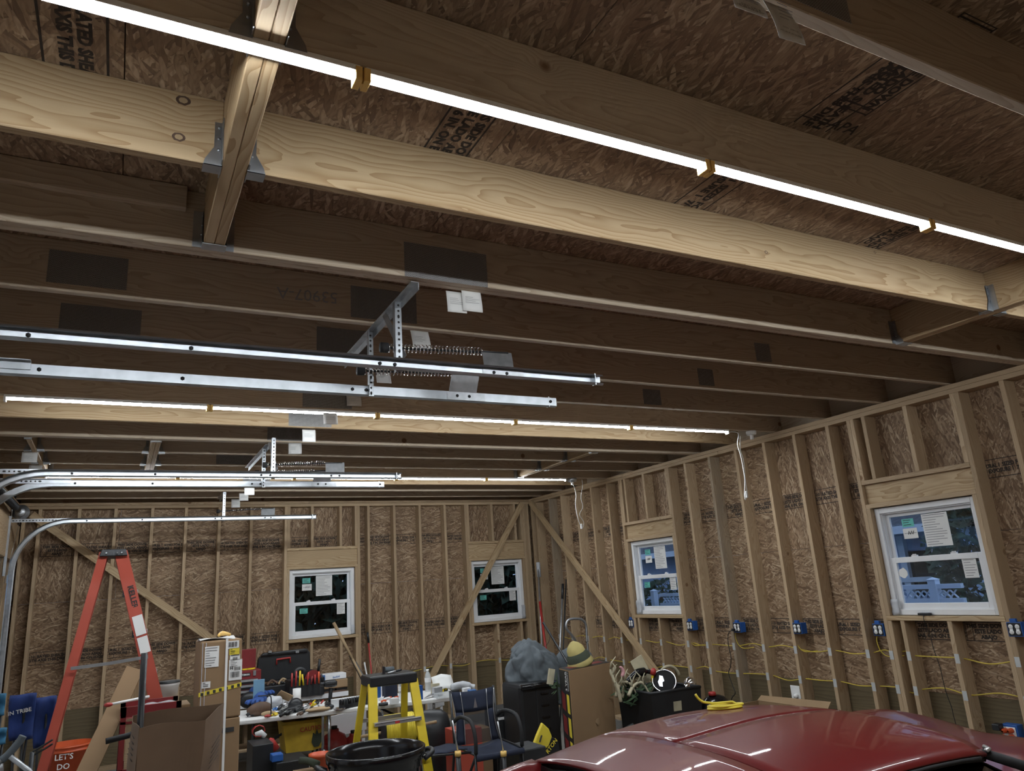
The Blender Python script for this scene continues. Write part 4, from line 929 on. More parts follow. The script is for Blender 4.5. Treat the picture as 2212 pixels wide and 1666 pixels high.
# windscreen, side windows, pillars
q = MB(); g = []
for i in range(7):
    a = i/6; x0 = 3.05+.60*a; hw = .63+.10*a
    g.append([(x0-.12*(k/6)**2-.0, CYc+hw*k/6, roofz(3.05, 0)-.02-.30*a-.05*(k/6)**2) for k in range(-6, 7)])
part(car, 'windscreen', q.sheet(g), 'dark_glass', solid=.006)
for s in (-1, 1):
    q = MB(); g = []
    for i in range(9):
        x = 1.9+1.05*i/8; hw = smooth_tab(HW, x)
        g.append([(x, CYc+s*(hw*1.02-.01), roofz(x, hw)-.055), (x+.10*i/8, CYc+s*(hw+.06), 1.0), (x+.22*i/8, CYc+s*.775, .87)])
    part(car, 'side_window', q.sheet(g), 'dark_glass', solid=.005)
    q = MB().tube([(2.97, CYc+s*.655, roofz(2.97, .655)-.01), (3.2, CYc+s*.70, 1.03), (3.50, CYc+s*.745, .88)], [.018, .02, .024], 8); part(car, 'pillar', q, 'rubber')
    q = MB().tube([(2.955, CYc+s*.675, roofz(2.96, .655)+.004), (2.985, CYc+s*.668, roofz(2.98, .65)+.006), (3.0, CYc+s*.64, roofz(3.0, .64)+.008)], .008, 8); part(car, 'chrome_trim', q, 'aluminium')
    q = MB(); 
    pts = [(x, CYc+s*(smooth_tab(HW, x)*1.035), roofz(x, smooth_tab(HW, x)*1.035)-.012) for x in [1.7+.1*k for k in range(13)]]; part(car, 'weather_strip', q.tube(pts, .010, 6), 'rubber')
    for xw in (1.05, 3.95):
        w_ = part(car, 'tyre', MB().lathe([(.19, -.11), (.30, -.115), (.33, -.09), (.335, 0), (.33, .09), (.30, .115), (.19, .11)], (xw, CYc+s*.74, .335), 28, Matrix.Rotation(pi/2, 4, 'X')), 'rubber')
        part(w_, 'rim', MB().lathe([(.19, -.1), (.18, -.09), (.06, -.05), (.001, -.05)] if s < 0 else [(.19, .1), (.18, .09), (.06, .05), (.001, .05)], (xw, CYc+s*.74, .335), 20, Matrix.Rotation(pi/2, 4, 'X') @ Matrix.Rotation(pi, 4, 'X')), 'chrome')
# yellow coil lying on the roof
c = P(1567, 1527, Y=2.98); zc_ = roofz(c.x, c.y-CYc)
cc = V((c.x, c.y, zc_+.006)); pts = []
for i in range(75):
    a = 2*pi*i/30; rr = .085+.004*sin(i*.7); x, y_ = cc.x+rr*cos(a+.4), cc.y+rr*sin(a+.4)*.85; pts.append((x, y_, roofz(x, y_-CYc)+.012+.009*(i//30)))
pts = pts[:66]; l = V(pts[-1]); pts += [l+V((-.03, .005, .004)), l+V((-.065, .02, .012)), l+V((-.085, .03, .03)), l+V((-.095, .035, .05))]
single('yellow_hose_coil', 'small coil of bright yellow hose lying on the red car roof', 'hose coil', MB().tube(curve_pts(pts, 2), .0062, 8), 'bright_yellow')
# ================================================================ LEFT SIDE
# orange stepladder
LY = 6.4; apx = P(243, 1200, Y=LY); zt_ = P(243, 1190, Y=LY).z
lad = thing('orange_stepladder', 'tall orange stepladder with KELLER lettering standing at left by the back wall', 'ladder', (apx.x, LY, 0))
fl = P(92, 1640, Y=LY-.2); sl = (fl.x-(apx.x-.07))/(zt_-fl.z); fr_ = P(340, 1510, Y=LY-.2); sr = (fr_.x-(apx.x+.06))/(zt_-fr_.z)
XA, XB_ = apx.x-.055-sl*0, apx.x+.055
def lrail(x0, sgn, sl_, yb, yt, wd, dp):
    q = MB(); q.bar((x0+sl_*(zt_), yb, 0), (x0, yt, zt_-.02), wd, .006, up=(0, 1, 0))
    xm = V((x0, yt, zt_-.02))-V((x0+sl_*zt_, yb, 0)); xm.normalize(); pr = V((xm.z, 0, -xm.x))
    for k in (-1, 1):
        o_ = pr*(wd/2-.003)*k; iny = 1 if yb < LY else -1
        q.bar(V((x0+sl_*zt_, yb+iny*dp/2, 0))+o_, V((x0, yt+iny*dp/2, zt_-.02))+o_, .006, dp, up=(0, 1, 0))
    return q
for yb, yt in ((LY-.26, LY-.14), (LY+.26, LY+.14)):
    part(lad, 'front_rail', lrail(XB_, 1, sr, yb, yt, .085, .03), 'orange_ladder'); part(lad, 'rear_rail', lrail(XA, -1, sl, yb, yt, .06, .03), 'orange_ladder')
for k in range(7):
    z = .28+.285*k; f = 1-z/zt_; hw = .14+.12*f; x = XB_+sr*(zt_-z); q = MB().box((x-.045, LY-hw, z-.02), (x+.045, LY+hw, z+.012)); part(lad, 'step', q, 'aluminium')
    part(lad, 'step_bracket', MB().box((x-.055, LY-hw+.005, z-.04), (x-.03, LY-hw+.012, z+.012)), 'dark_steel')
    x = XA+sl*(zt_-z); part(lad, 'rear_brace', MB().bar((x, LY-hw, z), (x, LY+hw, z), .025, .015), 'aluminium')
cap = MB(); cap.add([(apx.x-.085, LY-.17, zt_-.05), (apx.x+.10, LY-.17, zt_-.05), (apx.x+.085, LY-.16, zt_), (apx.x-.07, LY-.16, zt_), (apx.x-.085, LY+.17, zt_-.05), (apx.x+.10, LY+.17, zt_-.05), (apx.x+.085, LY+.16, zt_), (apx.x-.07, LY+.16, zt_)], [(0, 1, 2, 3), (5, 4, 7, 6), (3, 2, 6, 7), (0, 4, 5, 1), (0, 3, 7, 4), (1, 5, 6, 2)]); part(lad, 'top_cap', cap, 'dark_steel', bevel=.006)
for dx in (-.04, .03, .06): part(lad, 'rivet', MB().cyl((apx.x+dx, LY-.175, zt_-.028), (apx.x+dx, LY-.16, zt_-.028), .008, n=8), 'galvanised')
zz = P(230, 1438, Y=LY-.25).z; q = MB().bar((XA+sl*(zt_-zz), LY-.21, zz), ((XA+XB_)/2+(sl+sr)/2*(zt_-zz), LY-.21, zz+.01), .004, .022); q.bar(((XA+XB_)/2+(sl+sr)/2*(zt_-zz), LY-.21, zz+.01), (XB_+sr*(zt_-zz), LY-.21, zz+.03), .004, .022); part(lad, 'spreader', q, 'galvanised')
rd_ = V((sr, 0, -1)).normalized(); rn = V((-rd_.z, 0, rd_.x))
def onrail(z, off=0): f = (zt_-z)/zt_; return V((XB_+sr*(zt_-z), LY-.14-.12*f-.006, z))+rn*off
ly = onrail(P(280, 1290, Y=LY-.2).z); lettering('brand_lettering', 'KELLER', .052, ly, rd_, rn, 'ink', lad, .0015)
for pa, pb in (((1330), (1372)), ((1377), (1412))):
    za, zb_ = P(300, pa, Y=LY-.22).z, P(305, pb, Y=LY-.22).z; q = MB(); a, b_ = onrail(za), onrail(zb_); q.add([a-rn*.034, a+rn*.034, b_+rn*.034, b_-rn*.034], [(0, 1, 2, 3)]); part(lad, 'warning_label', q, 'paper', solid=.001)
# orange bucket by the wall
bc = P(150, 1606, Y=9.7); bz = bc.z
bk = thing('orange_bucket', "orange plastic bucket with white LET'S DO lettering against the back wall", 'bucket', (bc.x, 9.7, 0))
k_ = bz/.37
part(bk, 'body', MB().lathe([(.001, .0), (.13*k_, .0), (.148*k_, bz-.06), (.158*k_, bz-.06), (.158*k_, bz-.045), (.15*k_, bz-.04), (.152*k_, bz-.02), (.162*k_, bz-.018), (.16*k_, bz), (.148*k_, bz), (.125*k_, .02), (.001, .02)], (bc.x, 9.7, 0), 32), 'orange_plastic')
lettering('bucket_lettering', "LET'S\nDO", .075, (bc.x-.03, 9.7-.151*k_, bz-.14), (1, -.05, 0), (0, 0, 1), 'paper', bk, .001, spacing=1.2)
# tall cardboard boxes
BY = 5.9; tl, trr = P(424, 1388, Y=BY), P(524, 1379, Y=BY); zt_ = (tl.z+trr.z)/2; zm = P(500, 1551, Y=BY).z; x0, x1 = tl.x+.03, trr.x
bx_ = thing('tall_cardboard_box', 'tall brown carton with shipping labels, yellow tape and a white strap', 'box', ((x0+x1)/2, BY+.2, zm))
part(bx_, 'carton', MB().box((x0, BY, zm+.002), (x1, BY+.40, zt_)), 'cardboard', bevel=.012)
def stick(a, b_, mt, nm='shipping_label', dy=.003):
    u, v_ = P(*a, Y=BY), P(*b_, Y=BY); return part(bx_, nm, MB().box((u.x, BY-dy, v_.z), (v_.x, BY-dy+.001, u.z)), mt)
def lines(par, a, b_, n, mt='ink', dy=.004, w0=.3, w1=.9, bars=False, seed=1):
    u, v_ = P(*a, Y=BY), P(*b_, Y=BY); q = MB(); rd = random.Random(seed); H = u.z-v_.z; W_ = v_.x-u.x
    if bars:
        x = u.x
        while x < v_.x-.002: w_ = rd.uniform(.001, .004); q.box((x, BY-dy-.0006, v_.z), (min(x+w_, v_.x), BY-dy, u.z)); x += w_+rd.uniform(.0015, .004)
    else:
        for i in range(n): z = u.z-H*(i+.6)/(n+.3); q.box((u.x+W_*.08, BY-dy-.0006, z), (u.x+W_*rd.uniform(w0, w1), BY-dy, z+H*.25/n)) 
    part(par, 'print', q, mt)
s1 = stick((443, 1398), (472, 1440), 'paper'); lines(s1, (443, 1399), (472, 1440), 8, 'ink_grey', seed=2)
s2 = stick((488, 1386), (516, 1400), 'paper'); lines(s2, (493, 1388), (513, 1397), 1, bars=True)
s3 = stick((496, 1401), (517, 1414), 'bright_yellow'); lines(s3, (497, 1402), (510, 1413), 3)
s4 = stick((497, 1415), (518, 1425), 'paper'); lines(s4, (497, 1415), (518, 1418), 1, w0=.95, w1=1); lines(s4, (503, 1420), (513, 1425), 1, bars=True, seed=4)
s5 = stick((495, 1426), (522, 1468), 'paper'); lines(s5, (496, 1427), (521, 1440), 4, 'ink_grey', seed=3); lines(s5, (506, 1441), (520, 1447), 1, bars=True, seed=6); lines(s5, (498, 1452), (518, 1462), 1, bars=True, seed=8)
lettering('print', 'H', .03, P(500, 1444, Y=BY-.005), (1, 0, 0), (0, 0, 1), 'ink', s5, .001)
s6 = stick((436, 1474), (454, 1486), 'paper'); lines(s6, (437, 1475), (453, 1485), 3)
a, b_ = P(423, 1503, Y=BY), P(525, 1478, Y=BY); q = MB(); q.add([(x0-.001, BY-.002, a.z-.014), (x1+.001, BY-.002, b_.z-.014), (x1+.001, BY-.002, b_.z+.014), (x0-.001, BY-.002, a.z+.014)], [(0, 1, 2, 3)]); tp_ = part(bx_, 'yellow_tape', q, 'bright_yellow')
q = MB()
for i in range(7): f = (i+.3)/7; xx = x0+(x1-x0)*f; z = a.z+(b_.z-a.z)*f; q.box((xx, BY-.003, z-.010), (xx+.018, BY-.0022, z+.010))
part(tp_, 'print', q, 'ink')
sx = P(490, 1400, Y=BY).x; q = MB(); q.box((sx-.008, BY-.006, .0), (sx+.008, BY-.004, zt_+.003)); q.box((sx-.008, BY-.005, zt_+.002), (sx+.008, BY+.40, zt_+.004)); part(bx_, 'strap', q, 'white_plastic')
for xx in (x0+.012, x0+.035): part(bx_, 'edge_seam', MB().box((xx, BY-.0025, zm), (xx+.004, BY-.0005, zt_-.01)), 'white_wrap')
lb = thing('lower_carton', 'plain brown carton under the tall labelled carton', 'box', ((x0+x1)/2, BY+.2, 0)); part(lb, 'carton', MB().box((x0+.004, BY+.002, 0), (x1-.002, BY+.398, zm)), 'cardboard', bevel=.008); part(lb, 'black_tape', MB().box((x0+.16, BY-.001, zm-.09), (x0+.24, BY+.001, zm-.06)), 'ink')
q = MB(); q.sheet([[(x0-.005+.05*j, BY+.02+.05*i, zt_+.006+.012*sin(i+j*.8)) for j in range(6)] for i in range(5)]); single('loose_papers', 'loose white papers lying on top of the tall carton', 'papers', q, 'paper', solid=.002)
q = MB(); q.tube(curve_pts([(x0+.13, BY+.1, zt_+.03), (x0+.16, BY+.16, zt_+.045), (x0+.2, BY+.1, zt_+.03), (x0+.17, BY+.06, zt_+.04), (x0+.14, BY+.12, zt_+.035)]), .012, 8); single('brass_fitting', 'small brass and black fitting on top of the tall carton', 'fitting', q, 'yellow_connector')
# kraft paper yard bag on a crate
ZB_ = .42
A, B, C, D = P(301, 1574, Y=4.40), P(444, 1553, Y=4.52), P(484, 1516, Y=4.95), P(287, 1546, Y=4.80)
bag = thing('paper_yard_bag', 'open brown paper yard bag standing in the lower left foreground', 'paper bag', ((A.x+C.x)/2, 4.67, ZB_))
cen = (A+B+C+D)/4
def bagpt(u, t_):
    cs = [A, B, C, D, A]; i = min(3, int(u)); f = u-i; p_ = cs[i].lerp(cs[i+1], f); base = V((cen.x+(p_.x-cen.x)*.98-.03, cen.y+(p_.y-cen.y)*.98, ZB_))
    w_ = mnoise.noise(V((u*1.7, t_*4, 1.3)))*.022*sin(pi*min(1, max(0, t_*1.05))) + (.012*sin(pi*f)*(1 if i % 2 else -1))
    d = V((p_.x-cen.x, p_.y-cen.y, 0)).normalized(); q_ = base.lerp(p_, t_)+d*w_
    if t_ > .99: q_.z += .008*sin(u*5.3)
    return q_
g = [[bagpt(min(3.9999, 4*j/56), i/16) for j in range(57)] for i in range(17)]
q = MB().sheet(g, smooth=False); part(bag, 'bag', q, 'kraft_paper', solid=.002)
for k in range(5):
    z = .93-.03*k; part(bag, 'printed_line', MB().tube([bagpt(3.25, z)+V((-.004, -.003, 0)), bagpt(3.75, z)+V((-.004, -.003, 0))], .0016, 4), 'ink'); part(bag, 'printed_line', MB().tube([bagpt(1.3, .80-.03*k)+V((.004, -.004, 0)), bagpt(1.8, .82-.03*k)+V((.004, -.004, 0))], .0014, 4), 'ink')
q = MB(); 
for z in (.0, .14, .28): 
    q.box((A.x-.06, 4.34, z), (C.x+.04, 4.355, z+.12)); q.box((A.x-.06, 4.985, z), (C.x+.04, 5.0, z+.12))
cr = thing('storage_crate', 'slatted wooden crate under the paper yard bag', 'crate', ((A.x+C.x)/2, 4.67, 0)); part(cr, 'slat_side', q, 'pine_stud'); part(cr, 'lid', MB().box((A.x-.07, 4.33, .402), (C.x+.05, 5.01, .42)), 'pine_stud')
tp_ = P(312, 1411, Y=4.7); bt = P(304, 1548, Y=4.7); d = (bt-tp_).normalized(); single('black_tube', 'upright black tube sticking out of the paper bag', 'tube', MB().cyl(bt+d*.75, tp_, .0165, n=14), 'black_plastic')
a, b_ = P(228, 1602, Y=5.05), P(282, 1588, Y=5.05); r = thing('cart_handle', 'black cart handle poking out left of the paper bag', 'handle', (b_.x, 5.05, 0)); part(r, 'grip', MB().tube([a, a.lerp(b_, .1), b_, b_+V((.1, .1, 0))], .016, 10), 'rubber'); part(r, 'post', MB().cyl((b_.x+.06, 5.13, 0), b_+V((.06, .05, 0)), .014, n=10), 'black_plastic')
# long leaning carton
a, b_ = P(290, 1448, Y=6.15), P(178, 1690, Y=5.75); b2 = a+(b_-a)*1.0
dd = (b_-a).normalized(); s_ = b_.z/(a.z-b_.z); b3 = b_+(b_-a)*s_
o = plank('leaning_carton', a, V((b3.x, b3.y, .02)), .115, .06, 'cardboard', None, up=(0, -1, .2)); tag(o, 'long flat brown carton leaning between the ladder and the tall box', 'box')
for i, (px, nm) in enumerate(((278, 'left'), (296, 'right'))):
    a = P(px, 1466-i*4, Y=6.9); o = plank('pine_offcut', (a.x+.01, 6.95, .0), (a.x, 6.9, a.z), .085, .035, 'pine', None, up=(0, -1, 0)); tag(o, 'upright pine offcut behind the leaning carton, %s one' % nm, 'board')
# red cart with odds and ends
RY = 5.6; a, b_ = P(262, 1530, Y=RY), P(392, 1523, Y=RY); z1 = a.z
rc = thing('red_cart', 'dark red metal cart with wooden side boards behind the paper bag', 'cart', ((a.x+b_.x)/2, RY+.15, 0))
for x in (a.x, b_.x-.03):
    for yy in (RY, RY+.32): part(rc, 'post', MB().box((x, yy, 0), (x+.03, yy+.03, z1)), 'red_metal')
for yy in (RY, RY+.32):
    for z in (z1-.06, z1-.42, .12): part(rc, 'rail', MB().box((a.x, yy, z), (b_.x, yy+.025, z+.06)), 'red_metal')
for i in range(4): part(rc, 'side_board', MB().box((a.x+.035+.075*i, RY+.008, z1-.36), (a.x+.10+.075*i, RY+.022, z1-.07)), 'pine_stud')
part(rc, 'tray', MB().box((a.x, RY, z1-.10), (b_.x, RY+.345, z1-.085)), 'red_metal')
for i, (px, py) in enumerate(((330, 1532), (362, 1527))):
    c = P(px, py, Y=RY+.12); q = MB(); q.ball((0, 0, 0), .07, 14, 8, (1.15, .9, .6)); 
    for v_ in q.v: k = 1+.35*mnoise.noise(v_*22+V((i*3, 0, 0))); v_ *= k; 
    for v_ in q.v: v_ += V((c.x, c.y, z1-.04))
    single('plastic_bag_bundle', 'crumpled clear plastic bundle on the red cart, %s one' % ('left', 'right')[i], 'plastic bag', q, 'clear_plastic')
a, b_ = P(234, 1523, Y=RY-.06), P(322, 1505, Y=RY+.06); r = thing('extension_pole', 'thin white pole with a red tip lying across the red cart', 'pole', (a.x, a.y, a.z)); part(r, 'shaft', MB().cyl(a, b_, .008, n=8), 'white_plastic'); part(r, 'tip', MB().ball(a, .017, 10, 6, (1.5, 1, .8)), 'red_plastic')
c = P(362, 1515, Y=6.6); r = thing('white_pail', 'small white pail with black lid behind the red cart', 'pail', (c.x, 6.6, c.z-.02)); part(r, 'body', MB().lathe([(.001, 0), (.06, 0), (.075, .13), (.08, .135), (.08, .15)], (c.x, 6.6, c.z-.02), 20), 'white_plastic'); part(r, 'lid', MB().lathe([(.082, .15), (.082, .165), (.001, .165)], (c.x, 6.6, c.z-.02), 20), 'black_plastic')
q = MB().box((c.x-.2, 6.45, 0), (c.x+.15, 6.75, c.z-.022)); single('plain_carton', 'plain brown carton under the white pail', 'box', q, 'cardboard', bevel=.006)
# folded blue camp chairs, foam-handled frame
def folded(label, px0, px1, py0, py1, Yf, word=None, mt='blue_fabric'):
    a, b_ = P(px0, py0, Y=Yf), P(px1, py1, Y=Yf); r = thing('folded_camp_chair', label, 'camp chair', ((a.x+b_.x)/2, Yf, 0)); wd = b_.x-a.x
    g = [[(a.x+wd*(j/8)+.15*wd*(i/8)**2*(1-j/8), Yf-.03*sin(pi*j/8*2+i*.4)-.02*sin(i*1.1), a.z+(b_.z-a.z)*i/8) for j in range(9)] for i in range(9)]
    part(r, 'fabric', MB().sheet(g), mt, solid=.006)
    for f, e in ((.2, .55), (.55, .8), (.85, .5)): part(r, 'frame_tube', MB().cyl((a.x+wd*e, Yf+.04, .02), (a.x+wd*f, Yf+.03, a.z-.03), .009, n=8), 'dark_steel')
    if word: lettering('lettering', word, .04, ((a.x+b_.x)/2-.01, Yf-.045, a.z-.12), (1, -.03, .12), (0, 0, 1), 'paper', r, .0006)
folded('navy folded camp chair with faint white lettering at the left edge', 22, 70, 1503, 1595, 7.2, 'IN TRIBE')
folded('small blue folded camp chair behind the orange ladder leg', 76, 113, 1508, 1612, 7.3)
folded('teal folded chair cut off by the left edge', -30, 9, 1503, 1545, 7.0, None, 'soft_cyan')
folded('pale blue cloth bundle low at the left edge', -30, 12, 1578, 1606, 6.6, None, 'soft_cyan')
r = thing('foam_handle_frame', 'grey foam-gripped tube frame in the lower left corner', 'frame', (P(30, 1640, Y=5.2).x, 5.2, 0)); pts = [P(a, b_, Y=5.2) for a, b_ in ((50, 1590), (40, 1605), (18, 1630), (4, 1642), (-6, 1655), (0, 1690))]
part(r, 'grip', MB().tube(curve_pts(pts[:4]), .02, 10), 'grey_fabric'); part(r, 'tube', MB().tube(curve_pts(pts[3:]+[V((pts[-1].x, 5.2, .05))]), .014, 8), 'galvanised_dull'); part(r, 'tube', MB().tube([P(22, 1635, Y=5.15), P(62, 1665, Y=5.15), P(110, 1720, Y=5.15)], .013, 8), 'galvanised_dull')
for i, (x, py) in enumerate(((112, 1602), (112, 1611))): part(r, 'wire_arm', MB().tube(curve_pts([P(70, 1625+i*8, Y=5.2), P(95, 1610+i*9, Y=5.2), P(114, py-4, Y=5.2)]), .005, 6), 'dark_steel')
part(r, 'leg', MB().tube([P(70, 1625, Y=5.2), (P(60, 1666, Y=5.2).x, 5.2, 0.0)], .012, 8), 'dark_steel')
# ================================================================ MIDDLE: tables and what lies on them
ZTAB = .74
FL, FR = V((.98, 8.315, ZTAB)), V((3.385, 7.892, ZTAB)); TD = (FR-FL).normalized(); TN = V((-TD.y, TD.x, 0))
tb = thing('folding_table', 'long white plastic folding table covered with tools', 'table', (FL+FR)/2+TN*.38-V((0, 0, ZTAB)))
MT = Matrix.Translation(FL) @ Matrix((TD, TN, V((0, 0, 1)))).transposed().to_4x4(); TL = (FR-FL).length
part(tb, 'top', MB().box((0, 0, -.045), (TL, .76, 0), MT), 'white_plastic', bevel=.012)
def tp(u, v_, z): return MT @ V((u, v_, z-ZTAB))
for u in (.30, TL-.30):
    s = 1 if u < 1 else -1
    part(tb, 'leg', MB().tube(curve_pts([tp(u, .10, .70), tp(u, .10, .42), tp(u, .14, .34), tp(u, .05, .27), tp(u, .03, .0)], 4), .014, 8), 'galvanised_dull' if u > 1 else 'dark_steel')
    part(tb, 'leg', MB().tube(curve_pts([tp(u, .66, .70), tp(u, .66, .42), tp(u, .62, .34), tp(u, .71, .27), tp(u, .73, .0)], 4), .014, 8), 'galvanised_dull' if u > 1 else 'dark_steel')
    part(tb, 'leg_bar', MB().cyl(tp(u, .14, .34), tp(u, .62, .34), .012, n=8), 'galvanised_dull' if u > 1 else 'dark_steel')
    part(tb, 'leg_brace', MB().tube([tp(u, .38, .36), tp(u+s*.6, .38, .69)], .012, 8), 'dark_steel')
ug = P(716, 1600, Y=8.2)
part(tb, 'leg', MB().tube(curve_pts([tp(.98, .08, .70), tp(.98, .08, .42), tp(.98, .12, .36), tp(1.03, .1, .30), tp(1.03, .1, 0)], 4), .014, 8), 'galvanised'); part(tb, 'leg', MB().tube([tp(1.04, .06, .70), tp(1.04, .06, .33)], .014, 8), 'galvanised')
# back bench
ZB2 = P(700, 1499, Y=9.35).z; bx0, bx1, by0, by1 = .95, P(752, 1500, Y=9.35).x, 9.35, 9.95
wb = thing('back_workbench', 'workbench with pale edge along the back wall under the window', 'workbench', ((bx0+bx1)/2, 9.8, 0))
part(wb, 'top', MB().box((bx0, by0, ZB2-.04), (bx1, by1, ZB2)), 'brown_leather', bevel=.004); part(wb, 'edge_strip', MB().box((bx0, by0-.012, ZB2-.05), (bx1, by0-.001, ZB2)), 'vinyl_white')
for x in (bx0+.05, bx1-.12):
    for yy in (by0+.06, by1-.12): part(wb, 'leg', MB().box((x, yy, 0), (x+.07, yy+.07, ZB2-.04)), 'pine_stud')
for yy in (by0+.07, by1-.1): part(wb, 'apron', MB().box((bx0+.05, yy, ZB2-.15), (bx1-.05, yy+.035, ZB2-.04)), 'pine_stud')
part(wb, 'shelf', MB().box((bx0+.05, by0+.08, .25), (bx1-.05, by1-.06, .27)), 'pine_stud')
# red drawer chest
cy_ = 9.55; xr_ = P(564, 1470, Y=cy_).x; zt_ = P(555, 1447, Y=cy_).z; xl_ = xr_-.52
ch = thing('red_tool_chest', 'red metal tool chest with black drawers and raised lid on the back bench', 'tool chest', ((xl_+xr_)/2, cy_+.15, ZB2))
part(ch, 'body', MB().box((xl_, cy_, ZB2), (xr_, cy_+.3, zt_)), 'red_metal', bevel=.006)
zl = P(550, 1401, Y=cy_+.3).z; part(ch, 'lid', MB().box((xl_, cy_+.30, zt_), (P(553, 1420, Y=cy_+.3).x, cy_+.34, zl)), 'red_metal', bevel=.006)
dz = (zt_-.085-ZB2-.01)/4
for i in range(4):
    z0 = ZB2+.01+dz*i; d_ = part(ch, 'drawer', MB().box((xl_+.02, cy_-.006, z0), (xr_-.035, cy_+.01, z0+dz-.008)), 'black_plastic'); part(d_, 'handle', MB().box((xl_+.02, cy_-.02, z0+dz-.035), (xr_-.04, cy_-.006, z0+dz-.012)), 'aluminium')
part(ch, 'latch', MB().box((xr_-.09, cy_-.012, zt_-.06), (xr_-.06, cy_, zt_-.005)), 'galvanised')
part(ch, 'badge', MB().box((xl_+.30, cy_-.004, zt_-.06), (xr_-.12, cy_-.001, zt_-.025)), 'ink'); lettering('badge_lettering', 'CRAFTSMAN', .026, (xr_-.205, cy_-.006, zt_-.043), (1, 0, 0), (0, 0, 1), 'paper', ch, .0006)
for i in range(3): part(ch, 'tray_tool', MB().bar((xr_-.2+.06*i, cy_+.05, zt_+.012), (xr_-.06-.1*i, cy_+.07, zt_+.015), .018, .014), 'yellow_paint')
# black toolbox with lid up
ty_ = 9.72; a, b_ = P(563, 1410, Y=ty_+.28), P(664, 1402, Y=ty_+.28); zb_ = P(610, 1478, Y=ty_).z
bxk = thing('black_toolbox', 'large black plastic toolbox with lid raised and red handle on the bench', 'toolbox', ((a.x+b_.x)/2, ty_, ZB2))
part(bxk, 'tub', MB().box((a.x-.02, ty_-.06, ZB2), (b_.x+.02, ty_+.25, zb_)), 'black_plastic', bevel=.012)
g = MB(); zt_ = (a.z+b_.z)/2; pr = [(a.x-.06, zb_+.02), (b_.x+.04, zb_+.02), (b_.x+.03, zt_-.05), (b_.x-.01, zt_), (a.x+.03, zt_-.005), (a.x-.03, zt_-.07)]
g.add([(x, ty_+.26, z) for x, z in pr]+[(x, ty_+.33, z) for x, z in pr], [tuple(range(5, -1, -1)), tuple(range(6, 12))]+[(i, (i+1) % 6, (i+1) % 6+6, i+6) for i in range(6)]); part(bxk, 'lid', g, 'black_plastic', bevel=.012)
part(bxk, 'lid_rim', MB().box((a.x, ty_+.245, zt_-.045), (b_.x-.01, ty_+.26, zt_-.03)), 'black_gloss')
ha, hb = P(598, 1425, Y=ty_+.24), P(627, 1421, Y=ty_+.24); part(bxk, 'handle', MB().tube([ha+V((0, 0, -.06)), ha, hb, hb+V((0, 0, -.06))], .011, 8), 'red_plastic')
for px in (583, 642): c = P(px, 1408, Y=ty_+.25); part(bxk, 'clasp', MB().box((c.x-.02, ty_+.235, c.z-.015), (c.x+.02, ty_+.255, c.z+.01)), 'galvanised')
for i in range(5):
    rd = random.Random(i); c = P(588+12*i, 1482, Y=ty_-.02); q = MB().tube(curve_pts([(c.x-.06, c.y, zb_+.005), (c.x, c.y+.03, zb_+.03+.03*rd.random()), (c.x+.06, c.y-.01, zb_+.015)]), .013, 7); single('hand_tool', 'small hand tool in the black toolbox tray, number %s from the left' % ('one', 'two', 'three', 'four', 'five')[i], 'tool', q, ('brown_leather', 'dark_steel', 'tan', 'dark_steel', 'brown_leather')[i], 'tools in the toolbox tray')
# tool bag
gy = 9.40; a, b_ = P(622, 1455, Y=gy), P(696, 1450, Y=gy); zt_ = P(660, 1466, Y=gy).z
tbg = thing('tool_bag', 'black and red canvas tool bag stuffed with hand tools on the bench', 'tool bag', ((a.x+b_.x)/2, gy, ZB2))
g = [[(a.x+(b_.x-a.x)*j/12, gy-.11+.012*sin(j*1.6), ZB2+(zt_-ZB2)*i/4) for j in range(13)] for i in range(5)]
q = MB().box((a.x, gy-.10, ZB2), (b_.x, gy+.16, zt_)); q.sheet(g); part(tbg, 'bag', q, 'black_plastic')
arc = [( .5-.5*cos(pi*k/10), sin(pi*k/10)) for k in range(11)]; xa, xb = a.x+.18, b_.x-.02
for yy, mt in ((gy-.06, 'red_metal'), (gy+.05, 'black_plastic')):
    q = MB(); n = 11; vs = [(xa+(xb-xa)*u, yy, zt_-.02+.11*v_) for u, v_ in arc]; q.add(vs+[(x, y_+.015, z) for x, y_, z in vs], [tuple(range(n-1, -1, -1)), tuple(range(n, 2*n))]+[(i, (i+1) % n, (i+1) % n+n, i+n) for i in range(n)]); part(tbg, 'divider', q, mt)
rd = random.Random(5)
for i in range(9):
    x = a.x+.02+(b_.x-a.x)*i/9; mt = ('red_plastic', 'red_plastic', 'yellow_paint', 'yellow_paint', 'red_plastic', 'red_metal', 'red_plastic', 'orange_plastic', 'black_plastic')[i]
    part(tbg, 'tool_handle', MB().tube([(x, gy-.125, zt_-.06), (x+rd.uniform(-.015, .015), gy-.12, zt_+.02+.09*rd.random())], .0105, 7), mt)
part(tbg, 'tape_roll', MB().lathe([(.03, -.02), (.075, -.02), (.075, .02), (.03, .02), (.03, -.02)], (P(648, 1443, Y=gy).x, gy, zt_+.06), 20, Matrix.Rotation(pi/2, 4, 'X')), 'dark_steel')
q = MB().tube([P(691, 1424, Y=gy+.05), P(687, 1455, Y=gy+.05)], .016, 8); single('black_square_tool', 'black handle standing up behind the tool bag', 'tool', q, 'black_plastic')
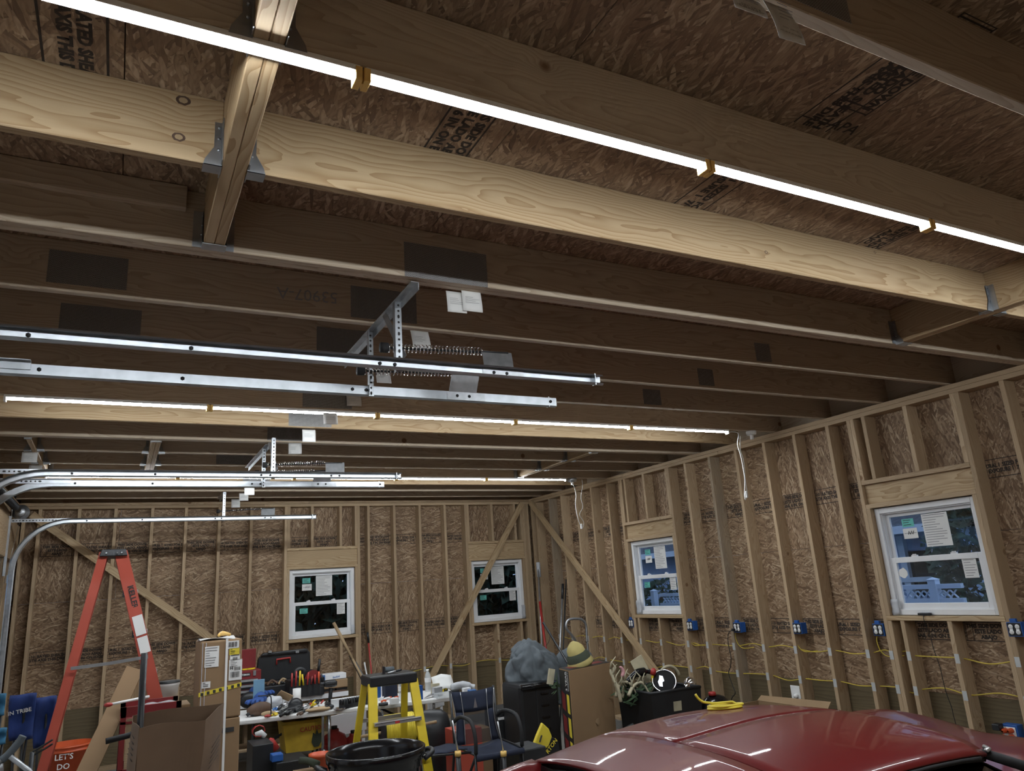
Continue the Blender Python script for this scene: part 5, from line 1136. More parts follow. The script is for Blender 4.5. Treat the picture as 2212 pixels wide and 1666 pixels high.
# bench boxes
a, b_ = P(697, 1471, Y=9.5), P(748, 1451, Y=9.5); zbb = P(720, 1488, Y=9.5).z
r = thing('white_flat_box', 'white box with small blue lettering stacked on a brown box', 'box', ((a.x+b_.x)/2, 9.55, a.z)); part(r, 'carton', MB().box((a.x, 9.5, a.z), (b_.x, 9.68, b_.z-.01)), 'vinyl_white', bevel=.004); lettering('lettering', 'Beefyal', .03, ((a.x+b_.x)/2+.02, 9.497, (a.z+b_.z)/2-.01), (1, 0, .1), (0, 0, 1), 'tape_blue', r, .0006); part(r, 'end_panel', MB().box((a.x-.001, 9.5, a.z), (a.x+.03, 9.499, b_.z-.012)), 'tape_blue')
q = MB(); q.add([(a.x, 9.5, zbb), (b_.x+.02, 9.5, zbb), (b_.x+.02, 9.7, zbb), (a.x, 9.7, zbb), (a.x, 9.5, a.z-.002), (b_.x+.02, 9.5, a.z-.002), (b_.x+.02, 9.7, a.z-.002), (a.x, 9.7, a.z-.002)], [(0, 3, 2, 1), (4, 5, 6, 7), (0, 1, 5, 4), (1, 2, 6, 5), (2, 3, 7, 6), (3, 0, 4, 7)]); single('brown_flat_box', 'brown box under the white box on the back bench', 'box', q, 'cardboard_inner', bevel=.012)
q = MB().box((P(727, 1490, Y=9.52).x, 9.52, ZB2), (P(750, 1490, Y=9.52).x, 9.68, zbb-.002)); r = single('black_printed_box', 'small black box with white print below the brown box', 'box', q, 'black_plastic'); lettering('lettering', 'IMPACT\nBITS', .03, (P(738, 1495, Y=9.51).x, 9.518, ZB2+.06), (1, 0, 0), (0, 0, 1), 'paper', None) if False else None
q = MB().box((a.x+.02, 9.52, ZB2), (P(724, 1490, Y=9.52).x, 9.66, zbb-.002)); single('grey_parts_case', 'grey parts case propping up the brown box', 'case', q, 'dark_steel', bevel=.004)
# ---- on the folding table
def T(px, py): return P(px, py, Z=ZTAB)
def blob(c, r, sc, seed, amp=.3, fr=9, n=18, m_=12):
    q = MB().ball((0, 0, 0), r, n, m_, sc)
    for v_ in q.v: v_ *= 1+amp*mnoise.noise(V(v_)*fr+V((seed, seed*.7, 0)))
    mn = min(v_.z for v_ in q.v)
    for v_ in q.v: v_.z = max(v_.z-mn-.004, 0); v_ += V(c)
    return q
def glove(name, label, c, ang, mt, s=1.0, z=0):
    c = V((c.x, c.y, c.z+z)); x = V((cos(ang), sin(ang), 0)); y_ = V((-sin(ang), cos(ang), 0)); r = thing(name, label, 'glove', c)
    q = MB().ball((0, 0, 0), .05*s, 14, 8, (1.15, .95, .38))
    R = Matrix((x, y_, V((0, 0, 1)))).transposed().to_4x4()
    part(r, 'palm', (lambda m_: (setattr(m_, 'v', [R @ v_ + c + V((0, 0, .02*s)) for v_ in m_.v]), m_)[1])(q), mt)
    for i, L in enumerate((.062, .075, .078, .07)):
        o_ = y_*((i-1.5)*.023*s); part(r, 'finger', MB().tube(curve_pts([c+x*.04*s+o_+V((0, 0, .02*s)), c+x*(.04+L*.6)*s+o_*1.25+V((0, 0, .028*s)), c+x*(.04+L)*s+o_*1.35+V((0, 0, .012*s))], 3), [.0115*s]*6+[.007*s], 8), mt)
    part(r, 'thumb', MB().tube([c-y_*.035*s+V((0, 0, .02*s)), c-y_*.065*s+x*.03*s+V((0, 0, .02*s)), c-y_*.07*s+x*.06*s+V((0, 0, .016*s))], [.013*s, .012*s, .008*s], 8), mt)
    part(r, 'cuff', MB().tube([c-x*.045*s+V((0, 0, .02*s)), c-x*.12*s+V((0, 0, .02*s))], [.04*s, .045*s], 12), mt)
c = T(548, 1542)
single('black_jacket_heap', 'dark bundled cloth behind the blue gloves on the table', 'cloth', blob(T(540, 1530)+V((0, .02, 0)), .10, (1.2, .7, .8), 2), 'black_plastic')
glove('blue_work_glove', 'blue work glove lying over the dark bundle, nearer one', T(556, 1540)+V((0, .0, .09)), -1.9, 'glove_blue', 1.5); glove('blue_work_glove', 'blue work glove on the table, farther one beside the foam sheet', T(566, 1524)+V((.0, .05, .10)), -1.2, 'glove_blue', 1.4)
single('brown_knee_pad', 'brown and black knee pads on the near edge of the table', 'knee pad', blob(T(560, 1546), .085, (1.5, .8, .75), 5, .25), 'brown_leather'); single('tan_pad', 'tan leather pad beside the blue gloves', 'pad', blob(T(580, 1546), .05, (1.5, .6, .5), 8, .2), 'tan')
a = T(585, 1548); single('clamp_frame', 'thin black clamp frame standing beside the gloves', 'clamp', MB().tube(curve_pts([a, a+V((0, 0, .17)), a+V((-.03, .02, .195)), a+V((-.12, .05, .2))], 4), .006, 7), 'dark_steel')
a, b_ = P(547, 1510, Y=8.85), P(572, 1467, Y=8.85); q = MB().box((a.x, 8.85, ZTAB), (b_.x, 8.87, b_.z)); single('blue_foam_sheet', 'pale blue foam sheet standing upright on the table', 'foam sheet', q, 'foam_blue', bevel=.004)
single('white_plastic_bag', 'crumpled white plastic bag on the table left of the cap', 'plastic bag', blob(T(592, 1534)+V((0, .12, 0)), .085, (1.2, .8, .8), 11, .45, 14), 'white_wrap')
a = T(615, 1530)+V((.02, .16, .0)); q = MB().box((-.075, -.004, -.055), (.075, .004, .055), Matrix.Translation(a+V((0, -.05, .11))) @ Matrix.Rotation(.5, 4, 'Y') @ Matrix.Rotation(.9, 4, 'X')); single('cardboard_scrap', 'small tilted square of brown cardboard on the table', 'cardboard', q, 'cardboard_inner')
a = T(646, 1526)+V((0, .12, 0)); r = thing('paper_roll', 'white upright paper roll on the table', 'paper roll', a); part(r, 'roll', MB().lathe([(.018, 0), (.044, 0), (.044, .17), (.018, .17), (.018, 0)], a, 20), 'paper')
a = T(640, 1536)+V((0, .04, 0)); r = thing('baseball_hat', 'black baseball cap resting on the table', 'cap', a); q = MB().ball(a+V((0, 0, .03)), .085, 18, 10, (.95, .8, 1.1)); part(r, 'crown', q, 'black_plastic'); part(r, 'brim', MB().sheet([[(a.x-.07+.02*j-.02*i, a.y-.05-.02*i-.012*sin(pi*j/7), a.z+.06-.01*i+.006*sin(pi*j/7)) for j in range(8)] for i in range(4)]), 'black_plastic', solid=.004)
a = T(645, 1512)+V((-.02, -.3, 0))
a = P(628, 1489, Y=9.30); r = thing('glue_bottle', 'small bottle with red nozzle and white label on the bench edge', 'bottle', (a.x, 9.40, ZB2)); a = V((P(633, 1490, Y=9.3).x, 9.27+.1, ZB2)); part(r, 'body', MB().lathe([(.001, 0), (.024, 0), (.024, .11), (.014, .125)], a, 14), 'black_plastic'); part(r, 'label', MB().lathe([(.0245, .01), (.0245, .075)], a, 14), 'paper'); part(r, 'nozzle', MB().lathe([(.016, .125), (.014, .15), (.006, .175), (.003, .19)], a, 12), 'red_plastic')
# loose hand tools on the near edge
TOOLS = [((575, 1552), (592, 1547), 'red_plastic', 'dark_steel', 'red-handled pliers at the near left edge of the table'), ((590, 1549), (606, 1540), 'yellow_paint', 'silver', 'yellow-handled driver on the table'), ((600, 1545), (625, 1532), 'dark_steel', 'dark_steel', 'long steel wrench lying on the table'), ((612, 1548), (640, 1538), 'dark_steel', 'silver', 'dark ratchet at the near table edge'), ((632, 1534), (648, 1530), 'red_plastic', 'dark_steel', 'red-tipped cutter below the cap'), ((645, 1548), (662, 1538), 'brown_leather', 'dark_steel', 'brown-handled tool at the table edge'), ((655, 1531), (674, 1523), 'orange_plastic', 'orange_plastic', 'orange grip tool left of the drill'), ((593, 1537), (603, 1530), 'tape_blue', 'silver', 'blue-handled snips on the table'), ((675, 1528), (690, 1521), 'yellow_paint', 'dark_steel', 'short yellow tool beside the drill')]
for (p0, p1, m1, m2, lb_) in TOOLS:
    a, b_ = T(*p0)+V((0, .02, .014)), T(*p1)+V((0, .02, .016)); r = thing('hand_tool', lb_, 'tool', V((a.x, a.y, ZTAB))); md = a.lerp(b_, .5)
    sd = (b_-a).cross(V((0, 0, 1))).normalized()
    part(r, 'handle', MB().tube([a-sd*.008, a.lerp(md, .5)-sd*.018, md], [.010, .012, .008], 8), m1); part(r, 'handle', MB().tube([a+sd*.02, a.lerp(md, .5)+sd*.022, md], [.010, .012, .008], 8), m1)
    part(r, 'jaw', MB().tube([md, md.lerp(b_, .6)+sd*.006, b_], [.012, .013, .006], 6), m2)
MORE = [((533, 1551), (552, 1549), 'dark_steel', 'dark_steel', 'grey-handled cutter beside the tall carton'), ((603, 1536), (622, 1526), 'black_plastic', 'silver', 'black-handled pipe wrench behind the loose tools'), ((622, 1547), (652, 1535), 'black_plastic', 'dark_steel', 'black caulking gun at the near table edge'), ((640, 1541), (668, 1531), 'dark_steel', 'silver', 'steel spanner below the cap'), ((668, 1541), (690, 1533), 'black_plastic', 'silver', 'black pliers left of the tool pouch'), ((700, 1537), (722, 1533), 'black_plastic', 'dark_steel', 'black driver in front of the drill'), ((606, 1552), (628, 1546), 'black_plastic', 'black_plastic', 'black clamp at the very front edge of the table')]
for (p0, p1, m1, m2, lb_) in MORE:
    a, b_ = T(*p0)+V((0, .02, .018)), T(*p1)+V((0, .03, .03)); r = thing('hand_tool', lb_, 'tool', V((a.x, a.y, ZTAB))); md = a.lerp(b_, .55)
    part(r, 'handle', MB().tube([a, a.lerp(md, .5)+V((0, 0, .012)), md], [.016, .018, .012], 8), m1); part(r, 'head', MB().tube([md, md.lerp(b_, .6), b_], [.018, .026, .012], 8), m2)
a = T(690, 1538)+V((0, .03, 0)); q = blob(a, .075, (1.7, .7, .32), 21, .3, 16); r = single('tool_pouch', 'tan and black tool pouch with bits lying left of the sockets', 'tool pouch', q, 'tan')
for i in range(5): single('loose_bit', 'small loose black bit on the tool pouch, number %s from the left' % ('one', 'two', 'three', 'four', 'five')[i], 'bit', MB().cyl(T(668+9*i, 1530)+V((0, .03, .045)), T(673+9*i, 1526)+V((0, .03, .055)), .009, n=8), ('black_plastic', 'yellow_paint', 'black_plastic', 'red_plastic', 'black_plastic')[i], 'bits on the tool pouch')
# cordless drill standing on its battery
a = T(716, 1530)+V((0, .06, 0)); r = thing('cordless_drill', 'dark cordless drill standing on its battery on the table', 'drill', a)
part(r, 'battery', MB().box((a.x-.05, a.y-.035, a.z), (a.x+.05, a.y+.035, a.z+.055)), 'black_plastic', bevel=.008); part(r, 'grip', MB().tube([a+V((.0, 0, .05)), a+V((.004, 0, .12)), a+V((.01, 0, .19))], [.022, .02, .024], 10), 'black_plastic')
part(r, 'motor_housing', MB().tube([a+V((.07, 0, .23)), a+V((.05, 0, .232)), a+V((-.03, 0, .235)), a+V((-.06, 0, .236))], [.025, .036, .036, .028], 14), 'black_plastic'); part(r, 'chuck', MB().tube([a+V((-.055, 0, .236)), a+V((-.10, 0, .238)), a+V((-.105, 0, .238))], [.023, .02, .01], 12), 'dark_steel')
# socket rail: rows of sockets
q0, q1 = T(738, 1533), T(784, 1524); r = thing('socket_rail', 'black rail with two rows of sockets at the near table edge', 'socket set', q0.lerp(q1, .5))
dd = (q1-q0).normalized(); nn = V((-dd.y, dd.x, 0)); part(r, 'rail', MB().bar(q0+V((0, .03, .02)), q1+V((0, .03, .02)), .07, .04), 'black_plastic')
for k in range(2):
    for i in range(9): p_ = q0.lerp(q1, (i+.5)/9)+nn*(.012+.035*k)+V((0, 0, .04)); part(r, 'socket', MB().lathe([(.001, .05), (.008, .05), (.013, .042), (.0135, 0)], p_, 10), 'dark_steel' if i % 3 else 'black_gloss')
a = q0.lerp(q1, .55)+nn*.14; q = MB().box((a.x-.15, a.y-.02, ZTAB), (a.x+.16, a.y+.03, ZTAB+.085)); single('white_parts_box', 'low white box behind the socket rail', 'box', q, 'vinyl_white', bevel=.003)
a = q1+V((.04, .03, 0)); single('black_bit_case', 'tilted black bit case at the right end of the socket rail', 'case', MB().box((-.035, -.03, 0), (.035, .03, .13), Matrix.Translation(a) @ Matrix.Rotation(.15, 4, 'Y')), 'black_plastic', bevel=.004)
a = T(733, 1534); r = thing('steel_dish', 'shallow shiny steel magnetic dish in front of the drill', 'dish', a); part(r, 'bowl', MB().lathe([(.001, .006), (.04, .006), (.065, .02), (.068, .02), (.045, 0), (.001, 0)], a, 24), 'chrome')
# between the legs of the stepladder
def carton(name, label, pa, pb, base, depth, mt, cat='box', Yp=None):
    b0 = T(*base); Y_ = b0.y; a, b_ = P(pa[0], pa[1], Y=Y_), P(pb[0], pb[1], Y=Y_)
    return single(name, label, cat, MB().box((a.x, Y_, ZTAB), (b_.x, Y_+depth, max(ZTAB+.02, a.z))), mt, bevel=.002)
carton('navy_carton', 'narrow navy box on the table between the yellow ladder legs', (813, 1474), (823, 1502), (818, 1508), .08, 'blue_box')
carton('navy_carton', 'larger navy box with blue top between the yellow ladder legs', (832, 1473), (859, 1500), (845, 1510), .12, 'navy_fabric')
carton('blue_white_carton', 'slim white and navy carton right of the yellow ladder leg', (903, 1482), (914, 1510), (908, 1512), .06, 'blue_box')
carton('white_carton', 'small white box with flaps behind the navy boxes', (812, 1470), (836, 1476), (825, 1503), .08, 'vinyl_white')
carton('grey_carton', 'small grey box beside the fanned steel straps', (938, 1486), (956, 1498), (946, 1506), .08, 'silver')
carton('printed_carton', 'small cream box behind the wire tangle', (935, 1478), (950, 1490), (942, 1500), .07, 'bone')
carton('printed_small_box', 'small white and purple box at the near table edge', (846, 1510), (862, 1520), (853, 1522), .07, 'vinyl_white')
def bottle(label, px, py, h_, r_):
    a = T(px, py); r = thing('water_bottle', label, 'bottle', a)
    part(r, 'body', MB().lathe([(.001, .002), (r_*.9, .002), (r_, .02), (r_*.94, h_*.3), (r_, h_*.4), (r_, h_*.66), (r_*.75, h_*.8), (r_*.4, h_*.9), (r_*.4, h_*.93)], a, 18), 'clear_plastic'); part(r, 'cap', MB().lathe([(r_*.45, h_*.93), (r_*.45, h_), (.001, h_)], a, 12), 'white_plastic'); part(r, 'label', MB().lathe([(r_*1.01, h_*.42), (r_*1.01, h_*.62)], a, 18), 'vinyl_white')
bottle('clear water bottle between the yellow ladder legs', 868, 1514, .235, .036); bottle('clear water bottle with label at the back of the table, against the brace', 925, 1494, .24, .036)
rd = random.Random(9)
for i in range(7):
    a = T(818+6*i, 1519-rd.uniform(0, 10)); b_ = a+V((rd.uniform(.04, .07), rd.uniform(-.03, .03), rd.uniform(.0, .02))); single('plumbing_fitting', 'small %s plumbing fitting under the yellow ladder top, %s from the left' % (('white', 'orange')[i % 2], ('first', 'first', 'second', 'second', 'third', 'third', 'fourth')[i]), 'fitting', MB().tube([a+V((0, 0, .012)), a.lerp(b_, .5)+V((0, 0, .02)), b_+V((0, 0, .012))], [.012, .009, .012], 8), 'orange_plastic' if i % 2 else 'vinyl_white', 'fittings on the table')
a = T(828, 1524); r = thing('black_tape_roll', 'roll of black tape at the near table edge under the yellow ladder', 'tape', a); part(r, 'roll', MB().lathe([(.025, 0), (.05, 0), (.05, .022), (.025, .022), (.025, 0)], a, 24), 'black_plastic')
for i in range(8):
    a = T(918+4*i, 1511-i*.8); single('steel_strap', 'thin steel strap, %s from the left in the fanned bundle on the table' % ('first', 'second', 'third', 'fourth', 'fifth', 'sixth', 'seventh', 'last')[i], 'strap', MB().bar(a+V((0, 0, .012+.004*i)), a+V((.09, .10, .025+.004*i)), .014, .003), 'silver', 'steel straps on the table')
a = T(945, 1497); q = MB()
for i in range(7): rd = random.Random(40+i); q.tube(curve_pts([a+V((rd.uniform(-.05, .05), rd.uniform(-.03, .05), .01)), a+V((rd.uniform(-.06, .06), rd.uniform(-.03, .05), .09+.05*rd.random())), a+V((rd.uniform(-.06, .06), rd.uniform(-.03, .05), .02))]), .006, 6)
single('wire_tangle', 'tangle of tan wire in the middle of the table', 'wire', q, 'tan')
for i, (px, py) in enumerate(((955, 1498), (962, 1494))):
    a = T(px, py); r = thing('tape_measure', 'black and yellow tape measure on the table, %s one' % ('left', 'right')[i], 'tape measure', a); part(r, 'case', MB().box((a.x-.035, a.y-.02, a.z), (a.x+.03, a.y+.02, a.z+.06)), 'black_plastic', bevel=.012); part(r, 'face', MB().box((a.x-.02, a.y-.0215, a.z+.015), (a.x+.015, a.y-.0205, a.z+.045)), 'yellow_paint')
a = T(970, 1500)+V((0, .1, 0)); r = single('folded_leaflet', 'folded white leaflet propped on clutter at the right of the table', 'leaflet', MB().sheet([[(a.x-.12+.06*j, a.y+.03*i, a.z+.055+.035*i-.012*abs(j-2)) for j in range(5)] for i in range(5)]), 'paper', solid=.003)
a = T(1002, 1497)+V((0, .08, 0)); single('white_foam_roll', 'white crumpled packing roll at the right end of the table', 'packing', MB().tube(curve_pts([a+V((-.1, 0, .06)), a+V((0, .02, .07)), a+V((.1, 0, .045)), a+V((.16, -.02, .03))], 4), [.04]*5+[.048]*4+[.035]*4, 14), 'white_wrap')
for i, (px, nm, mt) in enumerate(((985, 'black cloth', 'black_plastic'), (1010, 'green-white packet', 'vinyl_white'), (1022, 'blue packet', 'tape_blue'))):
    a = T(px, 1500)+V((0, .02, 0)); single('small_packet', nm+' at the right end of the table behind the camp chair', 'packet', MB().box((a.x-.045, a.y-.03, a.z), (a.x+.04, a.y+.03, a.z+.045+.02*(i % 2))), mt, bevel=.006)
a = T(960, 1508); single('clear_parts_tray', 'clear plastic parts tray near the right end of the table', 'tray', MB().box((a.x-.08, a.y-.03, a.z), (a.x+.09, a.y+.1, a.z+.05)), 'clear_plastic', bevel=.004)
# ================================================================ yellow stepladder in front of the table
YY = 6.5; a, b_ = P(797, 1462, Y=YY), P(894, 1452, Y=YY); zt_ = max(a.z, b_.z)
yl = thing('yellow_stepladder', 'short yellow fibreglass stepladder with black top in front of the table', 'ladder', ((a.x+b_.x)/2, YY, 0))
xa, xb = a.x, b_.x; dz = a.z-b_.z
cap = MB().box((xa-.01, YY-.06, zt_-.085), (xb+.01, YY+.22, zt_)); part(yl, 'top_cap', cap, 'black_plastic', bevel=.014)
for s, xt in ((-1, xa+.02), (1, xb-.02)):
    xb_ = xt+s*.08
    part(yl, 'front_rail', MB().bar((xb_, YY-.30, 0), (xt, YY-.03, zt_-.06), .03, .075, up=(1, 0, 0)), 'yellow_paint'); part(yl, 'rear_rail', MB().bar((xb_+s*.0, YY+.55, 0), (xt, YY+.19, zt_-.06), .025, .055, up=(1, 0, 0)), 'yellow_paint')
for k in range(3):
    z = .27+.285*k; f = 1-z/zt_; x0_, x1_ = xa+.02-.08*f, xb-.02+.08*f; y_ = YY-.03-.27*f
    st_ = part(yl, 'step', MB().box((x0_, y_-.045, z-.03), (x1_, y_+.05, z)), 'aluminium', bevel=.003)
    part(st_, 'groove', MB().box((x0_+.01, y_-.0465, z-.012), (x1_-.01, y_-.0455, z-.009)), 'dark_steel'); part(st_, 'warning_mark', MB().box(((x0_+x1_)/2-.03, y_-.047, z-.026), ((x0_+x1_)/2+.01, y_-.046, z-.008)), 'red_plastic')
for k in range(2): z = .4+.4*k; f = 1-z/zt_; part(yl, 'rear_brace', MB().bar((xa+.02-.08*f, YY+.19+.36*f, z), (xb-.02+.08*f, YY+.19+.36*f, z), .02, .03), 'aluminium')
c = P(842, 1440, Y=YY+.05); r = thing('spool_clamp', 'grey cylinder with black side plates on the yellow ladder top', 'clamp', (c.x, YY+.08, zt_)); part(r, 'roller', MB().cyl((c.x-.04, YY+.08, zt_+.032), (c.x+.045, YY+.08, zt_+.03), .022, n=14), 'grey_fabric'); part(r, 'plate', MB().box((c.x-.05, YY+.055, zt_), (c.x-.04, YY+.105, zt_+.06)), 'black_plastic')
a, b_ = P(838, 1449, Y=YY+.0), P(862, 1440, Y=YY+.02); r = thing('marker_pen', 'silver and black marker lying on the yellow ladder top', 'marker', (a.x, a.y, zt_)); a.z = zt_+.01; b_.z = zt_+.02; part(r, 'barrel', MB().cyl(a, a.lerp(b_, .7), .008, n=8), 'silver'); part(r, 'cap', MB().cyl(a.lerp(b_, .7), b_+(b_-a)*.2, .009, n=8), 'black_plastic')
# ================================================================ black bin, camp chair
tc = P(812, 1617, Z=.86); R_ = .325
tcn = thing('black_trash_can', 'large round open black trash can in the foreground', 'trash can', (tc.x, tc.y, 0))
part(tcn, 'body', MB().lathe([(.001, .01), (.25, .01), (.255, 0), (.27, .02), (R_-.035, .74), (R_-.02, .745), (R_-.02, .775), (R_-.012, .78), (R_-.012, .80), (R_, .805), (R_+.004, .855), (R_-.004, .86), (R_-.012, .855), (R_-.03, .80), (.265, .04), (.001, .035)], (tc.x, tc.y, 0), 48), 'black_gloss')
for s in (-1, 1): c = V((tc.x+s*(R_-.01), tc.y, .74)); part(tcn, 'handle', MB().tube(curve_pts([c+V((0, -.07, .02)), c+V((s*.06, -.06, .05)), c+V((s*.075, 0, .06)), c+V((s*.06, .06, .05)), c+V((0, .07, .02))], 4), .017, 8), 'black_plastic')
CY2 = 6.15; a, b_ = P(972, 1487, Y=CY2), P(1066, 1491, Y=CY2); zt_ = (a.z+b_.z)/2; zs_ = P(1020, 1608, Y=CY2-.1).z
cc_ = thing('camp_chair', 'navy folding camp chair with mesh back standing beside the trash can', 'camp chair', ((a.x+b_.x)/2, CY2, 0))
w_ = b_.x-a.x
def bk(i, j, n=10): f = i/n; u = j/n; pin = 1-.13*sin(pi*f)*abs(2*u-1); return V(((a.x+b_.x)/2+(u-.5)*w_*pin, CY2-.06*f-.03*sin(pi*u), zt_+(zs_-zt_)*f-.012*sin(pi*u)*(1-f)))
part(cc_, 'backrest', MB().sheet([[bk(i, j) for j in range(11)] for i in range(5)]), 'navy_fabric', solid=.006)
part(cc_, 'back_panel', MB().sheet([[bk(i, j) for j in range(0, 3)] for i in range(4, 11)]), 'navy_fabric', solid=.006); part(cc_, 'back_panel', MB().sheet([[bk(i, j) for j in range(8, 11)] for i in range(4, 11)]), 'navy_fabric', solid=.006)
m_, t_, bb = nt('chair_mesh'); bb.inputs['Base Color'].default_value = (.02, .02, .024, 1); bb.inputs['Alpha'].default_value = .72; bb.inputs['Roughness'].default_value = .9; MATS['chair_mesh'] = m_
part(cc_, 'mesh_panel', MB().sheet([[bk(i, j) for j in range(2, 9)] for i in range(4, 11)]), 'chair_mesh')
for j in (0, 2, 8, 10): part(cc_, 'piping', MB().tube([bk(i, j)+V((0, -.008, 0)) for i in range(11)], .0035, 5), 'silver')
lg = bk(2, 5)+V((0, -.012, 0)); part(cc_, 'logo', MB().add([lg+V((-.018, 0, -.05)), lg+V((.018, 0, -.05)), lg+V((0, 0, .03))], [(0, 1, 2)]), 'silver')
part(cc_, 'seat', MB().sheet([[((a.x+b_.x)/2+(u/8-.5)*w_*.98, CY2-.03-.46*v_/6, zs_-.03*sin(pi*u/8)-.02*v_/6) for u in range(9)] for v_ in range(7)]), 'navy_fabric', solid=.008)
for s in (-1, 1):
    x = (a.x+b_.x)/2+s*w_*.5
    part(cc_, 'back_post', MB().tube([(x, CY2+.0, zt_+.01), (x, CY2-.05, zs_), (x+s*.02, CY2+.08, 0)], .011, 8), 'black_plastic'); part(cc_, 'leg', MB().tube([(x, CY2-.05, zs_), (x, CY2-.46, zs_-.01), (x+s*.02, CY2-.50, 0)], .011, 8), 'black_plastic')
    part(cc_, 'leg', MB().tube([(x, CY2-.46, zs_-.02), (x, CY2+.05, .04)], .010, 8), 'black_plastic')
    part(cc_, 'arm_rest', MB().tube(curve_pts([(x, CY2-.05, zs_+.18), (x, CY2-.2, zs_+.235), (x, CY2-.40, zs_+.22), (x, CY2-.47, zs_+.12), (x, CY2-.47, zs_)], 4), .016, 8), 'rubber')
part(cc_, 'cross_bar', MB().tube([(a.x, CY2-.46, .18), (b_.x, CY2+.04, .18)], .009, 8), 'black_plastic'); part(cc_, 'cross_bar', MB().tube([(b_.x, CY2-.46, .18), (a.x, CY2+.04, .18)], .009, 8), 'black_plastic')
part(cc_, 'seat_bar', MB().cyl((a.x, CY2-.49, zs_-.03), (b_.x, CY2-.49, zs_-.03), .022, n=10), 'navy_fabric')
tx = a.x-.33; part(cc_, 'side_table', MB().sheet([[(tx+.06*u, CY2-.1-.28*v_/4, zs_+.03+.006*sin(u*2)) for u in range(6)] for v_ in range(5)]), 'navy_fabric', solid=.006); part(cc_, 'table_frame', MB().tube([(tx, CY2-.1, zs_+.025), (tx, CY2-.38, zs_+.025), (a.x, CY2-.38, zs_+.0)], .009, 8), 'black_plastic')
for s, px in ((-1, 985), (1, 1083)):
    c = P(px, 1632, Y=CY2-.5); r = thing('bungee_tie', 'orange-collared black strap hanging at the %s of the camp chair' % ('left', 'right')[s > 0], 'strap', (c.x, CY2-.53, 0)); part(r, 'collar', MB().cyl((c.x, CY2-.54, c.z), (c.x, CY2-.54, c.z+.035), .024, n=12), 'yellow_connector'); part(r, 'pole', MB().tube([(c.x, CY2-.54, c.z), (c.x+.02, CY2-.54, 0)], .02, 10), 'black_plastic'); part(r, 'cord', MB().tube([(c.x, CY2-.54, c.z+.035), (c.x-.03, CY2-.53, c.z+.25)], .006, 6), 'silver')
# ================================================================ under and behind the table
def F(px, py, Y): return P(px, py, Y=Y)
MYY = 8.45; a, b_ = F(612, 1565, MYY), F(704, 1555, MYY); zb_ = F(650, 1622, MYY).z
mp = thing('yellow_mop_bucket', 'yellow wheeled mop bucket marked CAUTION under the table', 'mop bucket', ((a.x+b_.x)/2, MYY+.15, 0))
q = MB(); zt_ = a.z; vs = []
for z, k in ((zb_, .42), (zt_, .5)):
    cx = (a.x+b_.x)/2; w2 = (b_.x-a.x)*k
    vs += [(cx-w2, MYY, z), (cx+w2*.4, MYY-.06, z), (cx+w2, MYY+.02, z), (cx+w2, MYY+.3, z), (cx-w2, MYY+.3, z)]
q.add(vs, [(4, 3, 2, 1, 0)]+[(i, (i+1) % 5, (i+1) % 5+5, i+5) for i in range(5)]); part(mp, 'tub', q, 'yellow_plastic', solid=.01)
part(mp, 'rim', MB().tube([V(p_) for p_ in vs[5:]], .016, 8, closed=True), 'yellow_plastic')
lettering('caution_lettering', 'CAUTION', .06, (b_.x-.15, MYY-.065, zt_-.07), (1, .12, 0), (0, 0, 1), 'red_plastic', mp, .001); q = MB(); q.prism([(-.055, 0), (-.04, .09), (-.015, .07), (0, .12), (.02, .07), (.05, .08), (.055, 0), (.02, -.05), (-.03, -.05)], .002, Matrix.Translation((b_.x-.11, MYY-.064, zt_-.2)) @ Matrix(((1, 0, 0, 0), (.12, 0, -1, 0), (0, 1, 0, 0), (0, 0, 0, 1)))); part(mp, 'emblem', q, 'hat_dark')
for x in (a.x+.08, b_.x-.08):
    for yy in (MYY+.05, MYY+.25): part(mp, 'caster', MB().lathe([(.001, -.015), (.035, -.015), (.035, .015), (.001, .015)], (x, yy, .036), 14, Matrix.Rotation(pi/2, 4, 'X')), 'rubber'); part(mp, 'caster_stem', MB().cyl((x, yy, .06), (x, yy, zb_+.005), .012, n=8), 'dark_steel')
for i, (px, py, s, nm) in enumerate(((722, 1600, 1.0, 'taller'), (762, 1602, .72, 'smaller'))):
    c = F(px, py, 8.9); r = thing('gas_can', '%s red plastic fuel can under the table' % nm, 'fuel can', (c.x, 8.9, 0)); h_ = c.z+.12*s
    q = MB().lathe([(.001, 0), (.13*s, 0), (.15*s, .02), (.15*s, h_*.62), (.11*s, h_*.85), (.05*s, h_*.93), (.045*s, h_)], (c.x, 8.9, 0), 20, None, 1.1, .85); part(r, 'can', q, 'red_plastic'); part(r, 'cap', MB().cyl((c.x, 8.9, h_-.005), (c.x, 8.9, h_+.03), .035*s, n=14), 'black_plastic')
for i, (p0, p1, Y_, nm) in enumerate((((716, 1548), (792, 1582), 9.1, 'larger'), ((925, 1520), (960, 1530), 8.75, 'smaller'))):
    a, b_ = F(p0[0], p0[1], Y_), F(p1[0], p1[1], Y_); q = MB(); q.add([(a.x, Y_, b_.z), (b_.x, Y_, b_.z+.03), (b_.x, Y_, a.z+.03), (a.x, Y_, a.z), (a.x, Y_+.03, b_.z), (b_.x, Y_+.03, b_.z+.03), (b_.x, Y_+.03, a.z+.03), (a.x, Y_+.03, a.z)], [(0, 1, 2, 3), (7, 6, 5, 4), (3, 2, 6, 7), (0, 4, 5, 1), (0, 3, 7, 4), (1, 5, 6, 2)]); q.box((a.x+.02, Y_, 0), (a.x+.05, Y_+.03, b_.z)); q.box((b_.x-.05, Y_, 0), (b_.x-.02, Y_+.03, b_.z+.03)); single('foam_board', '%s white board on legs leaning under the table' % nm, 'board', q, 'vinyl_white')
